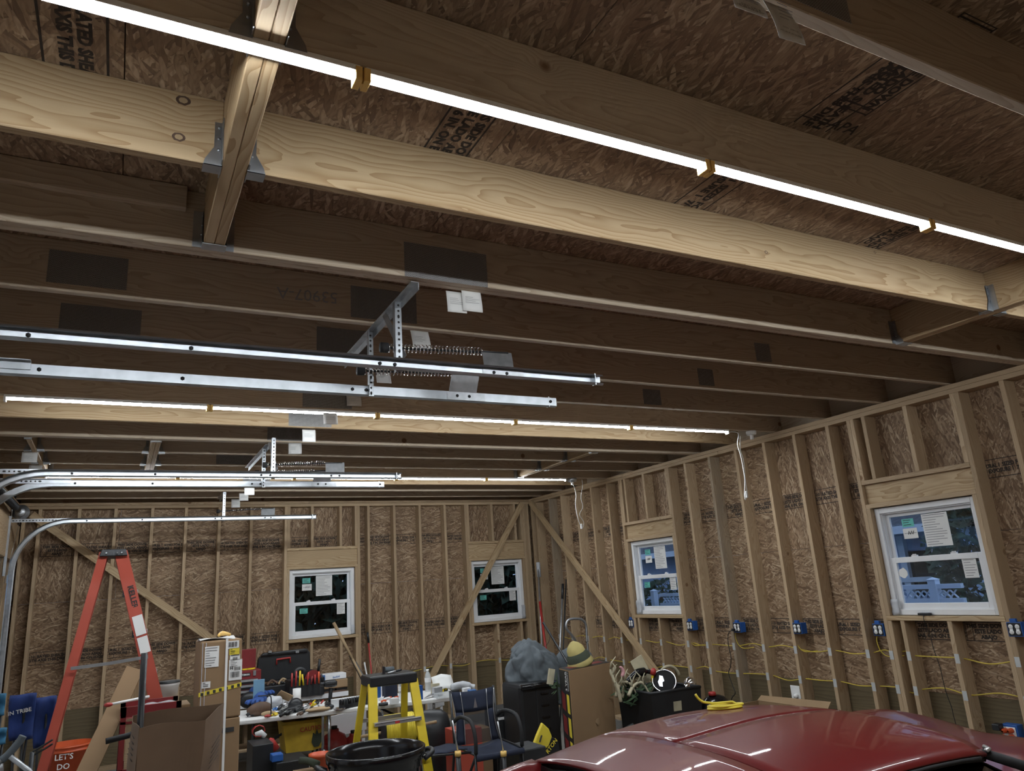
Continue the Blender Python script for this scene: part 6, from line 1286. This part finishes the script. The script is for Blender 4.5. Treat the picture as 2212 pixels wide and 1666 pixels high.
# yellow cable reel
c0, c1 = P(826, 1580, Y=7.25), P(892, 1572, Y=7.25); cz = c0.z; r = thing('cable_reel', 'black reel wound with thick yellow cable behind the yellow ladder', 'cable reel', ((c0.x+c1.x)/2, 7.25, 0)); RR = .125
tubes = MB(); 
for k in range(16): x = c0.x+(c1.x-c0.x)*(k+.5)/16; tubes.tube([(x, 7.25+RR*cos(2*pi*i/20), cz+RR*sin(2*pi*i/20)) for i in range(20)], .0125, 6, closed=True)
tubes.tube([(c0.x, 7.25, cz), (c1.x, 7.25, cz)], RR-.004, 20); part(r, 'cable', tubes, 'bright_yellow')
for x in (c0.x-.015, c1.x+.015): part(r, 'flange', MB().lathe([(.02, -.006), (.165, -.006), (.17, 0), (.165, .006), (.02, .006)], (x, 7.25, cz), 24, Matrix.Rotation(pi/2, 4, 'Y')), 'black_plastic')
part(r, 'axle', MB().cyl((c0.x-.22, 7.25, cz-.02), (c1.x+.24, 7.25, cz+.01), .014, n=10), 'tan')
for x in (c0.x-.05, c1.x+.05): part(r, 'stand_leg', MB().tube([(x, 7.05, 0), (x, 7.25, cz), (x, 7.45, 0)], .012, 8), 'galvanised_dull')
def carton3(name, label, p0, p1, Y_, dep, mt, cat='box', z0=0.0, bev=.006): a, b_ = F(*p0, Y_), F(*p1, Y_); return single(name, label, cat, MB().box((a.x, Y_, z0), (b_.x, Y_+dep, a.z)), mt, bevel=bev)
carton3('black_tote', 'black lidded tote on the floor under the left of the table', (546, 1612), (590, 1660), 7.75, .35, 'black_plastic')
carton3('black_case', 'flat black case on the floor below the mop bucket', (598, 1650), (668, 1666), 7.5, .4, 'black_plastic')
carton3('purple_box', 'small blue-purple box on top of the black case', (588, 1632), (612, 1645), 7.55, .12, 'blue_box', z0=F(600, 1646, 7.55).z)
a = F(668, 1653, 7.1); single('work_light', 'dark green torch lying beside the trash can', 'torch', MB().tube([a+V((-.07, .05, .04)), a+V((0, 0, .03)), a+V((.06, -.06, 0)), a+V((.065, -.065, 0))], [.03, .03, .036, .02], 12), 'hat_dark'); single('torch_stand_box', 'low brown box under the green torch', 'box', MB().box((a.x-.12, 7.0, 0), (a.x+.12, 7.2, a.z-.04)), 'cardboard')
a = F(690, 1645, 7.6); r = thing('orange_pot', 'orange round pot on the floor beside the trash can', 'pot', (a.x, 7.6, 0)); part(r, 'pot', MB().lathe([(.001, 0), (.07, 0), (.09, a.z+.04), (.1, a.z+.045), (.1, a.z+.07), (.088, a.z+.07), (.06, .03), (.001, .03)], (a.x, 7.6, 0), 20), 'orange_plastic')
a = F(570, 1585, 8.1); r = thing('red_spray_gun', 'red and white spray bottle hanging under the table', 'spray bottle', (a.x, 8.1, a.z-.2)); part(r, 'bottle', MB().lathe([(.001, -.10), (.04, -.10), (.042, 0), (.02, .03)], a+V((.06, 0, -.08)), 14, Matrix.Rotation(-.6, 4, 'Y')), 'red_plastic'); part(r, 'collar', MB().tube([a+V((.01, 0, -.03)), a+V((-.03, 0, .01)), a+V((-.08, 0, .0))], [.028, .03, .022], 10), 'vinyl_white'); part(r, 'wire_coil', MB().tube([a+V((-.05+.06*cos(i*.7), .03*sin(i*1.1), .03+.05*sin(i*.7))) for i in range(24)], .004, 5), 'red_plastic')
q = blob(V((P(930, 1570, Y=7.6).x, 7.6, 0)), .3, (.85, .5, 1.25), 31, .25, 4); single('black_duffel', 'large black duffel bag behind the camp chair', 'bag', q, 'black_plastic')
for i, (px, nm) in enumerate(((1012, 'nearer'), (1035, 'farther'))):
    a = P(px, 1580, Y=7.0+.5*i); single('orange_carton', 'orange retail carton seen through the camp chair mesh, %s one' % nm, 'box', MB().box((a.x-.14, 7.0+.5*i, 0), (a.x+.14, 7.25+.5*i, a.z+.02)), ('orange_ladder', 'cardboard')[i], bevel=.004)
c = P(1058, 1640, Z=.004); q = MB(); q.prism([(-.06, -.05), (.07, -.06), (.06, .06), (-.04, .05)], .003, Matrix.Translation((c.x, c.y, .002))); single('orange_scrap', 'orange paper scrap on the concrete floor right of the camp chair', 'scrap', q, 'orange_plastic')
c = P(1077, 1525, Y=10.42); single('wood_offcut', 'short pine offcut on the bottom plate of the back wall', 'board', MB().box((c.x-.12, 10.40, .1), (c.x+.06, 10.47, .14)), 'pine', bevel=.002)
# long-handled tools along the back wall
def pole(name, label, p0, p1, Y0, Y1, r_, mt, cat='tool', extra=None, grip=None):
    a, b_ = P(*p0, Y=Y0), P(*p1, Y=Y1); d = (b_-a); k = (a.z-.02)/(a.z-b_.z); b2 = a+d*k
    r = thing(name, label, cat, (b2.x, b2.y, 0)); part(r, 'shaft', MB().cyl(b2, a, r_, n=10), mt)
    if grip: part(r, 'grip', MB().cyl(a, a+d*grip[0], r_*1.35, n=10), grip[1])
    return r, a, b2
r, a, b2 = pole('wooden_club_handle', 'thick tapered wooden handle leaning in front of the back window', (722, 1348), (762, 1425), 10.15, 10.0, .016, 'tan'); part(r, 'butt', MB().tube([a+(b2-a)*-.01, a+(b2-a)*.12, a+(b2-a)*.3], [.022, .024, .016], 10), 'tan')
pole('dark_pole', 'dark metal pole leaning right of the wooden handle', (755, 1416), (790, 1485), 10.1, 10.0, .012, 'dark_steel')
pole('dark_pole', 'second dark pole leaning beside the yellow ladder', (768, 1430), (797, 1485), 10.2, 10.1, .013, 'galvanised_dull')
pole('red_rake', 'red-shafted tool with black grip against a back-wall stud', (794, 1366), (802, 1450), 10.40, 10.38, .012, 'red_plastic', grip=(.28, 'black_plastic'))
pole('white_stick', 'short white stick leaning behind the yellow ladder top', (787, 1431), (793, 1462), 10.3, 10.3, .01, 'white_plastic')
# ================================================================ RIGHT OF CENTRE: the corner heap
pole('red_level_pole', 'long red pole with silver ends standing in the wall corner', (1166, 1300), (1178, 1395), 9.95, 9.80, .018, 'red_plastic', 'pole'); r, a, b2 = pole('paint_roller', 'pole with pale roller head standing in the wall corner', (1162, 1215), (1166, 1300), 10.12, 10.05, .012, 'silver', 'pole'); part(r, 'roller', MB().cyl(a, a+V((.005, 0, -.22)), .03, n=12), 'white_wrap')
pole('black_grip_pole', 'grey shovel handle with black grip leaning on the right wall', (1216, 1262), (1210, 1395), 9.3, 9.1, .014, 'galvanised_dull', 'shovel', grip=(.25, 'black_plastic')); pole('dark_shaft', 'dark shaft beside the grey shovel handle', (1223, 1252), (1217, 1395), 9.35, 9.2, .010, 'dark_steel', 'pole')
r, a, b2 = pole('black_rod', 'slanting black rod rising from the grey tarp', (1173, 1345), (1226, 1432), 7.9, 7.55, .013, 'black_plastic', 'rod'); part(r, 'loop', MB().tube(curve_pts([a+V((.0, 0, -.02)), a+V((.09, .02, -.12)), a+V((.07, .02, -.22)), a+V((0, 0, -.27))]), .003, 5), 'black_plastic')
HYY = 8.4; pts = [P(x, y_, Y=HYY) for x, y_ in ((1244, 1405), (1243, 1385), (1233, 1370), (1224, 1358), (1224, 1345), (1232, 1338), (1250, 1337), (1260, 1341), (1266, 1352), (1268, 1385), (1270, 1405))]
r = thing('hand_truck', 'blue-grey tubular hand truck handle behind the heap in the corner', 'hand truck', (pts[0].x, HYY, 0)); pl_ = [V((pts[0].x, HYY, .05))]+pts+[V((pts[-1].x, HYY, .05))]; part(r, 'frame', MB().tube(curve_pts(pl_, 4), .016, 10), 'galvanised_dull'); part(r, 'cross_bar', MB().cyl((pts[0].x, HYY, .6), (pts[-1].x, HYY, .6), .014, n=8), 'galvanised_dull'); part(r, 'toe_plate', MB().box((pts[0].x-.05, HYY-.2, .02), (pts[-1].x+.1, HYY+.02, .03)), 'galvanised_dull')
for s in (0, 1): x = (pts[0].x-.06, pts[-1].x+.06)[s]; part(r, 'wheel', MB().lathe([(.02, -.03), (.11, -.03), (.125, 0), (.11, .03), (.02, .03)], (x, HYY+.08, .125), 20, Matrix.Rotation(pi/2, 4, 'Y')), 'rubber')
# black wheeled cases
KY = 7.0; a, b_ = P(1122, 1480, Y=KY), P(1206, 1474, Y=KY); zt_ = a.z
kc = thing('black_tool_case', 'tall black wheeled tool case with ribbed corners under the grey tarp', 'tool case', ((a.x+b_.x)/2, KY+.2, 0))
part(kc, 'shell', MB().box((a.x, KY, .05), (b_.x, KY+.42, zt_)), 'black_plastic', bevel=.035)
for k in range(6): z = zt_-.12-.11*k; part(kc, 'rib', MB().box((a.x+(b_.x-a.x)*.52, KY-.008, z), (a.x+(b_.x-a.x)*.72, KY+.01, z+.018)), 'black_gloss', bevel=.004)
part(kc, 'groove', MB().box((a.x+(b_.x-a.x)*.40, KY-.004, .08), (a.x+(b_.x-a.x)*.43, KY+.01, zt_-.05)), 'rubber'); part(kc, 'corner_guard', MB().tube([(a.x+.02, KY, zt_-.03), (b_.x-.02, KY, zt_-.03)], .03, 10), 'black_gloss')
for x in (a.x+.06, b_.x-.06): part(kc, 'wheel', MB().lathe([(.01, -.02), (.06, -.02), (.06, .02), (.01, .02)], (x, KY+.38, .06), 16, Matrix.Rotation(pi/2, 4, 'Y')), 'rubber')
a2, b2 = P(1106, 1533, Y=KY+.3), P(1135, 1533, Y=KY+.3); lc = thing('grey_cooler', 'dark grey lidded bin with white stripe half behind the black case', 'bin', ((a2.x+b2.x)/2, KY+.55, 0)); x0_ = P(1130, 1540, Y=KY-.1).x; part(lc, 'bin', MB().box((a.x-.06, KY+.43, 0), (b_.x-.1, KY+.75, .62)), 'dark_steel', bevel=.02); part(lc, 'stripe', MB().box((a.x-.062, KY+.428, .52), (a.x+.05, KY+.43, .545)), 'vinyl_white')
# ring (inner tube) on edge
c = P(1117, 1545, Y=8.3); single('rubber_inner_tube', 'black rubber ring standing on edge left of the black case', 'rubber ring', MB().tube([(c.x+.15*cos(2*pi*i/28), 8.3+.17*cos(2*pi*i/28), .252+.19*sin(2*pi*i/28)) for i in range(28)], .06, 12, closed=True), 'rubber')
# tarp heap
TYY = 7.3; cA, cB = P(1100, 1400, Y=TYY), P(1212, 1490, Y=TYY); cx = (cA.x+cB.x)/2-.01; hz_ = cA.z+.05
q = MB(); g = []; nA, nB = 90, 44
for i in range(nB+1):
    row = []; ph = i/nB
    for j in range(nA+1):
        th = 2*pi*j/nA; rr = sin(pi*.5*min(1, ph*1.3))**.75; u = V((cos(th)*1.4, sin(th)*1.4, ph*2.2))
        fold = 1+.20*(abs(mnoise.noise(u*1.6+V((3, 1, 0))))*2-.45)*min(1, ph*2)+.10*(abs(mnoise.noise(u*3.4))*2-.5)*min(1, ph*2)
        x = cx+.30*rr*fold*cos(th)+.05*ph; y_ = TYY+.05+.27*rr*fold*sin(th)
        z = hz_-(hz_-.66)*ph**1.5+.11*(abs(mnoise.noise(V((x*5, y_*5, 2.0))))-.22)+.05*abs(mnoise.noise(V((x*13, y_*13, ph*3))))-.10*max(0, (x-cx))/.3*(1-ph)
        z -= .10*ph**5*(1+cos(th+2.6))*.5+.04*ph**4*sin(th*6)
        row.append((x, y_, z))
    g.append(row)
single('grey_tarp', 'crumpled grey tarp draped over the black case in the corner heap', 'tarp', q.sheet(g), 'grey_fabric', solid=.004)
q = blob(V((P(1245, 1430, Y=7.7).x, 7.7, .75)), .2, (1.2, .8, .85), 17, .35, 7); single('grey_cloth_bundle', 'grey cloth bundle right of the tarp behind the big carton', 'cloth', q, 'grey_fabric')
# big retail carton
Zb = P(1228, 1449, Y=6.2).z; c0 = P(1228, 1449, Y=6.2); c1 = P(1318, 1431, Z=Zb); c3 = P(1207, 1444, Z=Zb); c2 = c1+(c3-c0)
def vert(p_): return V((p_.x, p_.y, 0))
bc_ = thing('big_retail_carton', 'big brown carton with black printed side standing behind the red car', 'box', V(((c0.x+c2.x)/2, (c0.y+c2.y)/2, 0)))
def quadwall(p_, q_): return MB().quad(vert(p_), vert(q_), q_, p_)
q = MB(); q.add([vert(c0), vert(c1), vert(c2), vert(c3), c0, c1, c2, c3], [(0, 1, 5, 4), (1, 2, 6, 5), (2, 3, 7, 6), (3, 0, 4, 7), (4, 5, 6, 7), (3, 2, 1, 0)]); part(bc_, 'carton', q, 'cardboard', bevel=.006)
n3 = (c3-c0).cross(V((0, 0, 1))).normalized(); n3 = n3 if n3.dot(-V((c0.x, c0.y, 0))) > 0 else -n3
def side(u, z, o_=.003): return c0.lerp(c3, u)*1.0 + V((0, 0, z-Zb)) + n3*o_
sd = part(bc_, 'printed_side', MB().quad(side(.02, .02, .002), side(.02, Zb-.01, .002), side(.98, Zb-.01, .002), side(.98, .02, .002)), 'black_plastic')
for k in range(5):
    z1 = Zb-.22-.2*k; 
    if z1 < .25: break
    part(sd, 'picture_panel', MB().quad(side(.52, z1-.15), side(.50, z1), side(.86, z1+.03), side(.86, z1-.12)), 'red_metal'); part(sd, 'yellow_stripe', MB().quad(side(.12, z1-.16), side(.12, z1-.0), side(.36, z1+.01), side(.36, z1-.15)), 'bright_yellow')
lettering('warranty_lettering', '3 YEAR', .055, side(.30, Zb-.10, .004), (0, 0, 1), (c3-c0), 'paper', bc_, .001); lettering('warranty_lettering', 'WARRANTY', .03, side(.12, Zb-.10, .004), (0, 0, 1), (c3-c0), 'paper', bc_, .0005)
up_ = V((0, 0, .002)); part(bc_, 'printed_top', MB().quad(c0+up_, c1+up_, c2+up_, c3+up_), 'black_plastic'); part(bc_, 'top_band', MB().quad(c0.lerp(c1, .1).lerp(c3.lerp(c2, .1), .3)+up_*2, c0.lerp(c1, .9).lerp(c3.lerp(c2, .9), .3)+up_*2, c0.lerp(c1, .9).lerp(c3.lerp(c2, .9), .8)+up_*2, c0.lerp(c1, .1).lerp(c3.lerp(c2, .1), .8)+up_*2), 'red_metal')
lettering('top_lettering', 'PREDATOR', .05, c0.lerp(c1, .5).lerp(c3.lerp(c2, .5), .5)+up_*3, c1-c0, c3-c0, 'tan', bc_) if False else None
n1 = (c1-c0).cross(V((0, 0, 1))).normalized(); n1 = n1 if n1.dot(-V((c0.x, c0.y, 0))) > 0 else -n1
hp = P(1275, 1562, Y=6.2); f_ = .56; hp = c0.lerp(c1, f_); hp = V((hp.x, hp.y, P(1278, 1562, Y=hp.y).z))+n1*.003; q = MB(); tx = (c1-c0).normalized(); q.add([hp-tx*.03, hp-tx*.01+V((0, 0, .025)), hp+tx*.02+V((0, 0, .03)), hp+tx*.03+V((0, 0, -.01)), hp+V((0, 0, -.03))], [(0, 1, 2, 3, 4)]); part(bc_, 'torn_flap', q, 'cardboard_inner', solid=.004)
# knitted hat on the carton
hc = c0.lerp(c2, .5)+V((-.04, 0, .003)); r = thing('knit_hat_bundle', 'pale yellow and dark green stuffed knit bundle on the big carton', 'knit hat', hc); M_ = Matrix.Translation(hc) @ Matrix.Rotation(-.35, 4, 'Y')
part(r, 'brim', MB().lathe([(.001, .0), (.12, .0), (.135, .02), (.12, .06)], (0, 0, 0), 18, M_), 'hat_yellow'); part(r, 'band', MB().lathe([(.12, .06), (.11, .11), (.09, .13)], (0, 0, 0), 18, M_), 'hat_dark'); part(r, 'crown', MB().lathe([(.09, .13), (.085, .17), (.055, .21), (.02, .235), (.001, .24)], (0, 0, 0), 18, M_), 'hat_yellow')
# packet and leaf between tarp and carton
a = P(1190, 1462, Y=6.5); q = MB().box((-.03, -.012, -.07), (.03, .012, .07), Matrix.Translation(a) @ Matrix.Rotation(.25, 4, 'Y')); single('tan_packet', 'tan packet stuck between the tarp and the big carton', 'packet', q, 'bone')
q = MB(); rd = random.Random(12); base = P(1204, 1478, Y=6.5)
for i in range(14): d = V((rd.uniform(-.06, .05), rd.uniform(-.05, .05), rd.uniform(-.10, .12))); u = V((rd.uniform(-1, 1), rd.uniform(-1, 1), rd.uniform(-1, 1))).normalized()*.04; w2 = u.orthogonal().normalized()*.012; q.add([base+d-u, base+d+w2, base+d+u, base+d-w2], [(0, 1, 2, 3)])
q.tube([base+V((0, 0, -.15)), base+V((0, 0, .1))], .004, 5); single('artificial_leaves', 'sprig of dark artificial leaves beside the tan packet', 'artificial plant', q, 'green_plant')
# yellow bag with handle hole
YBG = 6.1; pg = [(1152, 1612), (1160, 1590), (1172, 1562), (1186, 1575), (1193, 1592), (1186, 1612), (1176, 1622)]; pts = [P(x, y_, Y=YBG) for x, y_ in pg]
r = thing('yellow_salt_bag', 'yellow and black plastic bag with handle hole in front of the black case', 'bag', (pts[0].x, YBG, 0)); q = MB(); n = len(pts); q.add(pts+[p_+V((.01, .05, 0)) for p_ in pts], [tuple(range(n)), tuple(range(2*n-1, n-1, -1))]+[(i, i+n, (i+1) % n+n, (i+1) % n) for i in range(n)]); part(r, 'top', q, 'bright_yellow', bevel=.01)
hh = P(1168, 1596, Y=YBG-.012); part(r, 'handle_hole', MB().bar(hh+V((-.012, 0, -.025)), hh+V((.012, 0, .025)), .004, .022, up=(0, 1, 0)), 'ink'); a, b_ = P(1170, 1622, Y=YBG), P(1202, 1600, Y=YBG); q = MB(); q.add([(a.x, YBG+.005, 0), (b_.x+.12, YBG+.005, 0), (b_.x+.02, YBG+.005, b_.z), (P(1193, 1592, Y=YBG).x, YBG+.005, P(1193, 1592, Y=YBG).z), (a.x, YBG+.005, a.z), (a.x, YBG+.14, 0), (b_.x+.12, YBG+.14, 0), (b_.x+.02, YBG+.12, b_.z), (P(1193, 1592, Y=YBG).x, YBG+.1, P(1193, 1592, Y=YBG).z), (a.x, YBG+.12, a.z)], [(0, 1, 2, 3, 4), (9, 8, 7, 6, 5), (0, 5, 6, 1), (1, 6, 7, 2), (2, 7, 8, 3), (3, 8, 9, 4), (4, 9, 5, 0)]); part(r, 'body', q, 'black_plastic', bevel=.008)
c = P(1192, 1612, Y=YBG-.002); lettering('bag_lettering', 'RTON', .05, c+V((0, .0, 0)), (.75, 0, .65), (-.65, 0, .75), 'bright_yellow', r, .001)
a, b_ = P(1122, 1622, Y=5.7), P(1180, 1610, Y=5.7); q = MB().box((a.x, 5.7, 0), (b_.x, 6.0, a.z)); single('grey_step_box', 'low dark grey plastic box in front of the yellow bag', 'box', q, 'dark_steel', bevel=.012)
# black stock tank with odds and ends
ZK = .80; k0, k1, k2 = P(1406, 1499, Z=ZK), P(1512, 1484, Z=ZK), P(1334, 1487, Z=ZK); k3 = k1+(k2-k0)
bn = thing('black_bin', 'large open black plastic bin full of antlers and toys behind the car', 'bin', V(((k0.x+k3.x)/2, (k0.y+k3.y)/2, 0)))
ctr = (k0+k3)/2; top = [k0, k1, k3, k2]; bot = [V((ctr.x+(p_.x-ctr.x)*.88, ctr.y+(p_.y-ctr.y)*.88, .0)) for p_ in top]
q = MB(); q.add(bot+top, [(3, 2, 1, 0)]+[(i, (i+1) % 4, (i+1) % 4+4, i+4) for i in range(4)]); part(bn, 'tub', q, 'black_plastic', solid=.012); part(bn, 'rim', MB().tube(top, .014, 8, closed=True), 'black_plastic')
lb2 = k0.lerp(k1, .5); nk = (k1-k0).cross(V((0, 0, 1))).normalized(); nk = nk if nk.dot(-V((k0.x, k0.y, 0))) > 0 else -nk; a = V((lb2.x, lb2.y, P(1460, 1528, Y=lb2.y).z))+nk*.0; tx = (k1-k0).normalized(); a = a-nk*.03; part(bn, 'sticker', MB().quad(a-tx*.045+V((0, 0, -.05))+nk*.025, a+tx*.045+V((0, 0, -.05))+nk*.025, a+tx*.045+V((0, 0, .05))+nk*.035, a-tx*.045+V((0, 0, .05))+nk*.035), 'bone')
part(bn, 'liner', MB().add([V((ctr.x+(p_.x-ctr.x)*.92, ctr.y+(p_.y-ctr.y)*.92, .62)) for p_ in top], [(0, 1, 2, 3)]), 'black_plastic')
def inbin(px, py, f): c = k2.lerp(k1, f); return P(px, py, Y=k0.lerp(k3, .45).y)
BYc = (k0.y+k3.y)/2
rd = random.Random(22)
for i, (px, py) in enumerate(((1335, 1492), (1345, 1498), (1358, 1500), (1372, 1496), (1330, 1480), (1388, 1505))):
    b0 = P(px, py, Y=BYc-.05+.05*(i % 3)); q = MB(); main = [b0+V((-.08, 0, -.02)), b0+V((.0, .02, .05+.06*rd.random())), b0+V((.09, .0, .03+.05*rd.random())), b0+V((.15, -.03, -.04))]
    if i in (0, 4): main = [b0+V((.02, 0, -.10)), b0+V((.0, 0, .02)), b0+V((-.03, .02, .12)), b0+V((.0, .03, .2))]
    q.tube(curve_pts(main, 4), [.017]*5+[.014]*4+[.009]*4, 8)
    for k in range(3): m_ = curve_pts(main, 4)[3+3*k]; q.tube([m_, m_+V((rd.uniform(-.03, .03), rd.uniform(-.04, .02), .06)), m_+V((rd.uniform(-.06, .06), rd.uniform(-.05, .02), .11))], [.010, .008, .003], 6)
    single('deer_antler', 'pale branching antler in the black bin, %s from the left' % ('second', 'third', 'fourth', 'fifth', 'leftmost', 'rightmost')[i], 'antler', q, 'bone', 'antlers in the bin')
q = MB(); c = P(1395, 1492, Y=BYc+.05)
for i in range(60):
    rd2 = random.Random(i+90); d = V((rd2.uniform(-.28, .16), rd2.uniform(-.12, .12), rd2.uniform(-.10, .05))); u = V((rd2.uniform(-1, 1), rd2.uniform(-1, 1), rd2.uniform(-.6, .9))).normalized()*rd2.uniform(.05, .1); w2 = u.orthogonal().normalized()*.018; q.add([c+d-u, c+d+w2, c+d+u, c+d-w2], [(0, 1, 2, 3)])
q.tube(curve_pts([c+V((-.2, 0, -.12)), c+V((0, .02, -.05)), c+V((.12, .0, -.1))]), .008, 6); single('artificial_foliage', 'dark green artificial foliage filling the black bin', 'artificial plant', q, 'green_plant')
a = P(1386, 1447, Y=BYc+.1); q = MB().box((-.075, -.005, -.12), (.075, .005, .12), Matrix.Translation(a) @ Matrix.Rotation(-.35, 4, 'Y') @ Matrix.Rotation(-.2, 4, 'X')); r = single('toy_blister_card', 'pale toy packaging card standing in the black bin', 'toy package', q, 'bone', bevel=.002)
a = P(1378, 1466, Y=BYc+.02); single('black_toy_tray', 'glossy black toy tray under the pale card in the bin', 'toy', MB().tube(curve_pts([a+V((-.14, 0, -.03)), a+V((-.02, .01, .04)), a+V((.1, .02, .05)), a+V((.16, 0, .04))], 4), [.03]*5+[.04]*4+[.02]*4, 10), 'black_gloss')
a = P(1344, 1453, Y=BYc); single('pink_toy', 'small pink curved toy among the antlers', 'toy', MB().tube(curve_pts([a+V((-.01, 0, -.04)), a+V((.012, 0, .0)), a+V((0, 0, .04)), a+V((-.025, 0, .05))], 3), [.014, .017, .018, .018, .017, .016, .014, .012, .011, .008], 8), 'pink')
# small black drum with chrome hoop
dc = P(1435, 1472, Y=BYc-.10); _n = V((-.50, -.66, .56)).normalized(); _x = V((0, 0, 1)).cross(_n).normalized(); MD = Matrix.Translation(dc) @ Matrix((_x, _n.cross(_x), _n)).transposed().to_4x4(); r = thing('toy_drum', 'small black drum with chrome hoop tilted in the bin', 'drum', dc)
part(r, 'shell', MB().lathe([(.105, -.14), (.105, 0)], (0, 0, 0), 28, MD), 'black_gloss'); part(r, 'head', MB().lathe([(.001, .004), (.103, .004), (.108, 0)], (0, 0, 0), 28, MD), 'drum_head'); part(r, 'hoop', MB().tube([MD @ V((.112*cos(2*pi*i/28), .112*sin(2*pi*i/28), .006)) for i in range(28)], .007, 8, closed=True), 'chrome')
lg = MB()
for k in range(6): lg.tube([MD @ V((.116*cos(k*pi/3), .116*sin(k*pi/3), 0)), MD @ V((.116*cos(k*pi/3), .116*sin(k*pi/3), -.13))], .004, 6)
part(r, 'tension_rod', lg, 'chrome'); q = MB().prism([(-.02, -.05), (.01, -.055), (.012, -.01), (.03, .0), (.02, .05), (-.012, .06), (-.018, .02), (-.032, -.005)], .0008, MD @ Matrix.Translation((-.03, 0, .0045))); part(r, 'head_emblem', q, 'silver')
a = P(1490, 1470, Y=BYc-.05); single('chrome_bell', 'round chrome bell beside the drum in the bin', 'bell', MB().ball(a+V((.0, 0, -.03)), .062, 18, 10), 'chrome'); single('chrome_cymbal', 'small chrome cymbal at the bin edge', 'cymbal', MB().lathe([(.001, .02), (.03, .015), (.05, 0), (.045, -.004), (.001, .01)], P(1487, 1483, Y=BYc-.16), 18, Matrix.Rotation(.9, 4, 'X')), 'chrome')
q = MB(); c = P(1448, 1462, Y=BYc+.02)
for i in range(26): th = pi*(.05+.9*i/25); p_ = c+V((.13*cos(th), .02, .115*sin(th)-.02)); o_ = V((cos(th), 0, sin(th))); q.add([p_-o_*.012+V((-.003, 0, 0)), p_+o_*.022, p_-o_*.012+V((.004, .004, 0)), p_-o_*.012+V((0, -.01, 0))], [(0, 1, 2), (0, 3, 1), (1, 3, 2)])
q.tube([c+V((.13*cos(pi*(.05+.9*i/20)), .02, .115*sin(pi*(.05+.9*i/20))-.02)) for i in range(21)], .014, 8); single('spiked_toy_tail', 'pale curved toy spine with spikes arching over the drum', 'toy', q, 'bone')
a = P(1411, 1452, Y=BYc-.02); single('red_toy_cap', 'red bottle-shaped toy top left of the drum', 'toy', MB().lathe([(.001, -.03), (.026, -.03), (.028, .015), (.015, .035), (.001, .036)], a, 14, Matrix.Rotation(.4, 4, 'Y')), 'red_plastic'); single('yellow_toy_strip', 'curved yellow toy strip left of the drum', 'toy', MB().tube(curve_pts([a+V((-.01, 0, -.03)), a+V((-.02, 0, -.07)), a+V((0, 0, -.11)), a+V((-.005, 0, -.15))], 3), [.014, .014, .012, .012, .012, .01, .01, .008, .006, .004], 8), 'yellow_paint')
q = blob(V((P(1540, 1500, Y=5.95).x+.02, 5.95, 0)), .27, (.75, .6, 1.45), 44, .2, 4); r = single('black_bin_bag', 'full black plastic bag right of the black bin', 'bag', q, 'black_gloss'); zq = max(v_.z for v_ in q.v); a = V((P(1537, 1492, Y=5.93).x+.02, 5.95, zq+.008)); single('red_frisbee', 'small red disc resting on the black plastic bag', 'disc', MB().lathe([(.001, .02), (.03, .02), (.036, .012), (.038, -.012), (.001, -.012)], a, 16), 'red_plastic')
a = P(1345, 1588, Y=6.05); q = MB().tube(curve_pts([V((P(1322, 1600, Y=5.9).x, 5.9, .0)), V((P(1324, 1600, Y=5.9).x, 5.9, .35)), P(1334, 1589, Y=5.9), P(1348, 1578, Y=5.9), P(1368, 1567, Y=5.9)]), .02, 8); single('black_strap_end', 'black webbing strap end poking up behind the car roof', 'strap', q, 'black_plastic')
# open carton behind the car at the right wall
a, b_ = P(1612, 1518, X=5.55), P(1758, 1512, X=5.55); zc_ = a.z; ob = thing('open_carton', 'open brown carton with flaps behind the red car by the right wall', 'box', (5.5, (a.y+b_.y)/2, 0)); y0, y1 = b_.y, a.y
q = MB(); q.box((5.36, y0, 0), (5.37, y1, zc_)); q.box((5.70, y0, 0), (5.71, y1, zc_)); q.box((5.36, y0, 0), (5.71, y0+.01, zc_)); q.box((5.36, y1-.01, 0), (5.71, y1, zc_)); q.box((5.36, y0, 0), (5.71, y1, .01)); part(ob, 'carton', q, 'cardboard'); part(ob, 'flap', MB().quad((5.36, y0, zc_), (5.70, y0, zc_), (5.68, y0-.14, zc_-.10), (5.38, y0-.14, zc_-.10)), 'cardboard_inner', solid=.006); part(ob, 'flap', MB().quad((5.70, y0, zc_), (5.70, y1, zc_), (5.76, y1, zc_+.04), (5.76, y0, zc_+.06)), 'cardboard_inner', solid=.006)
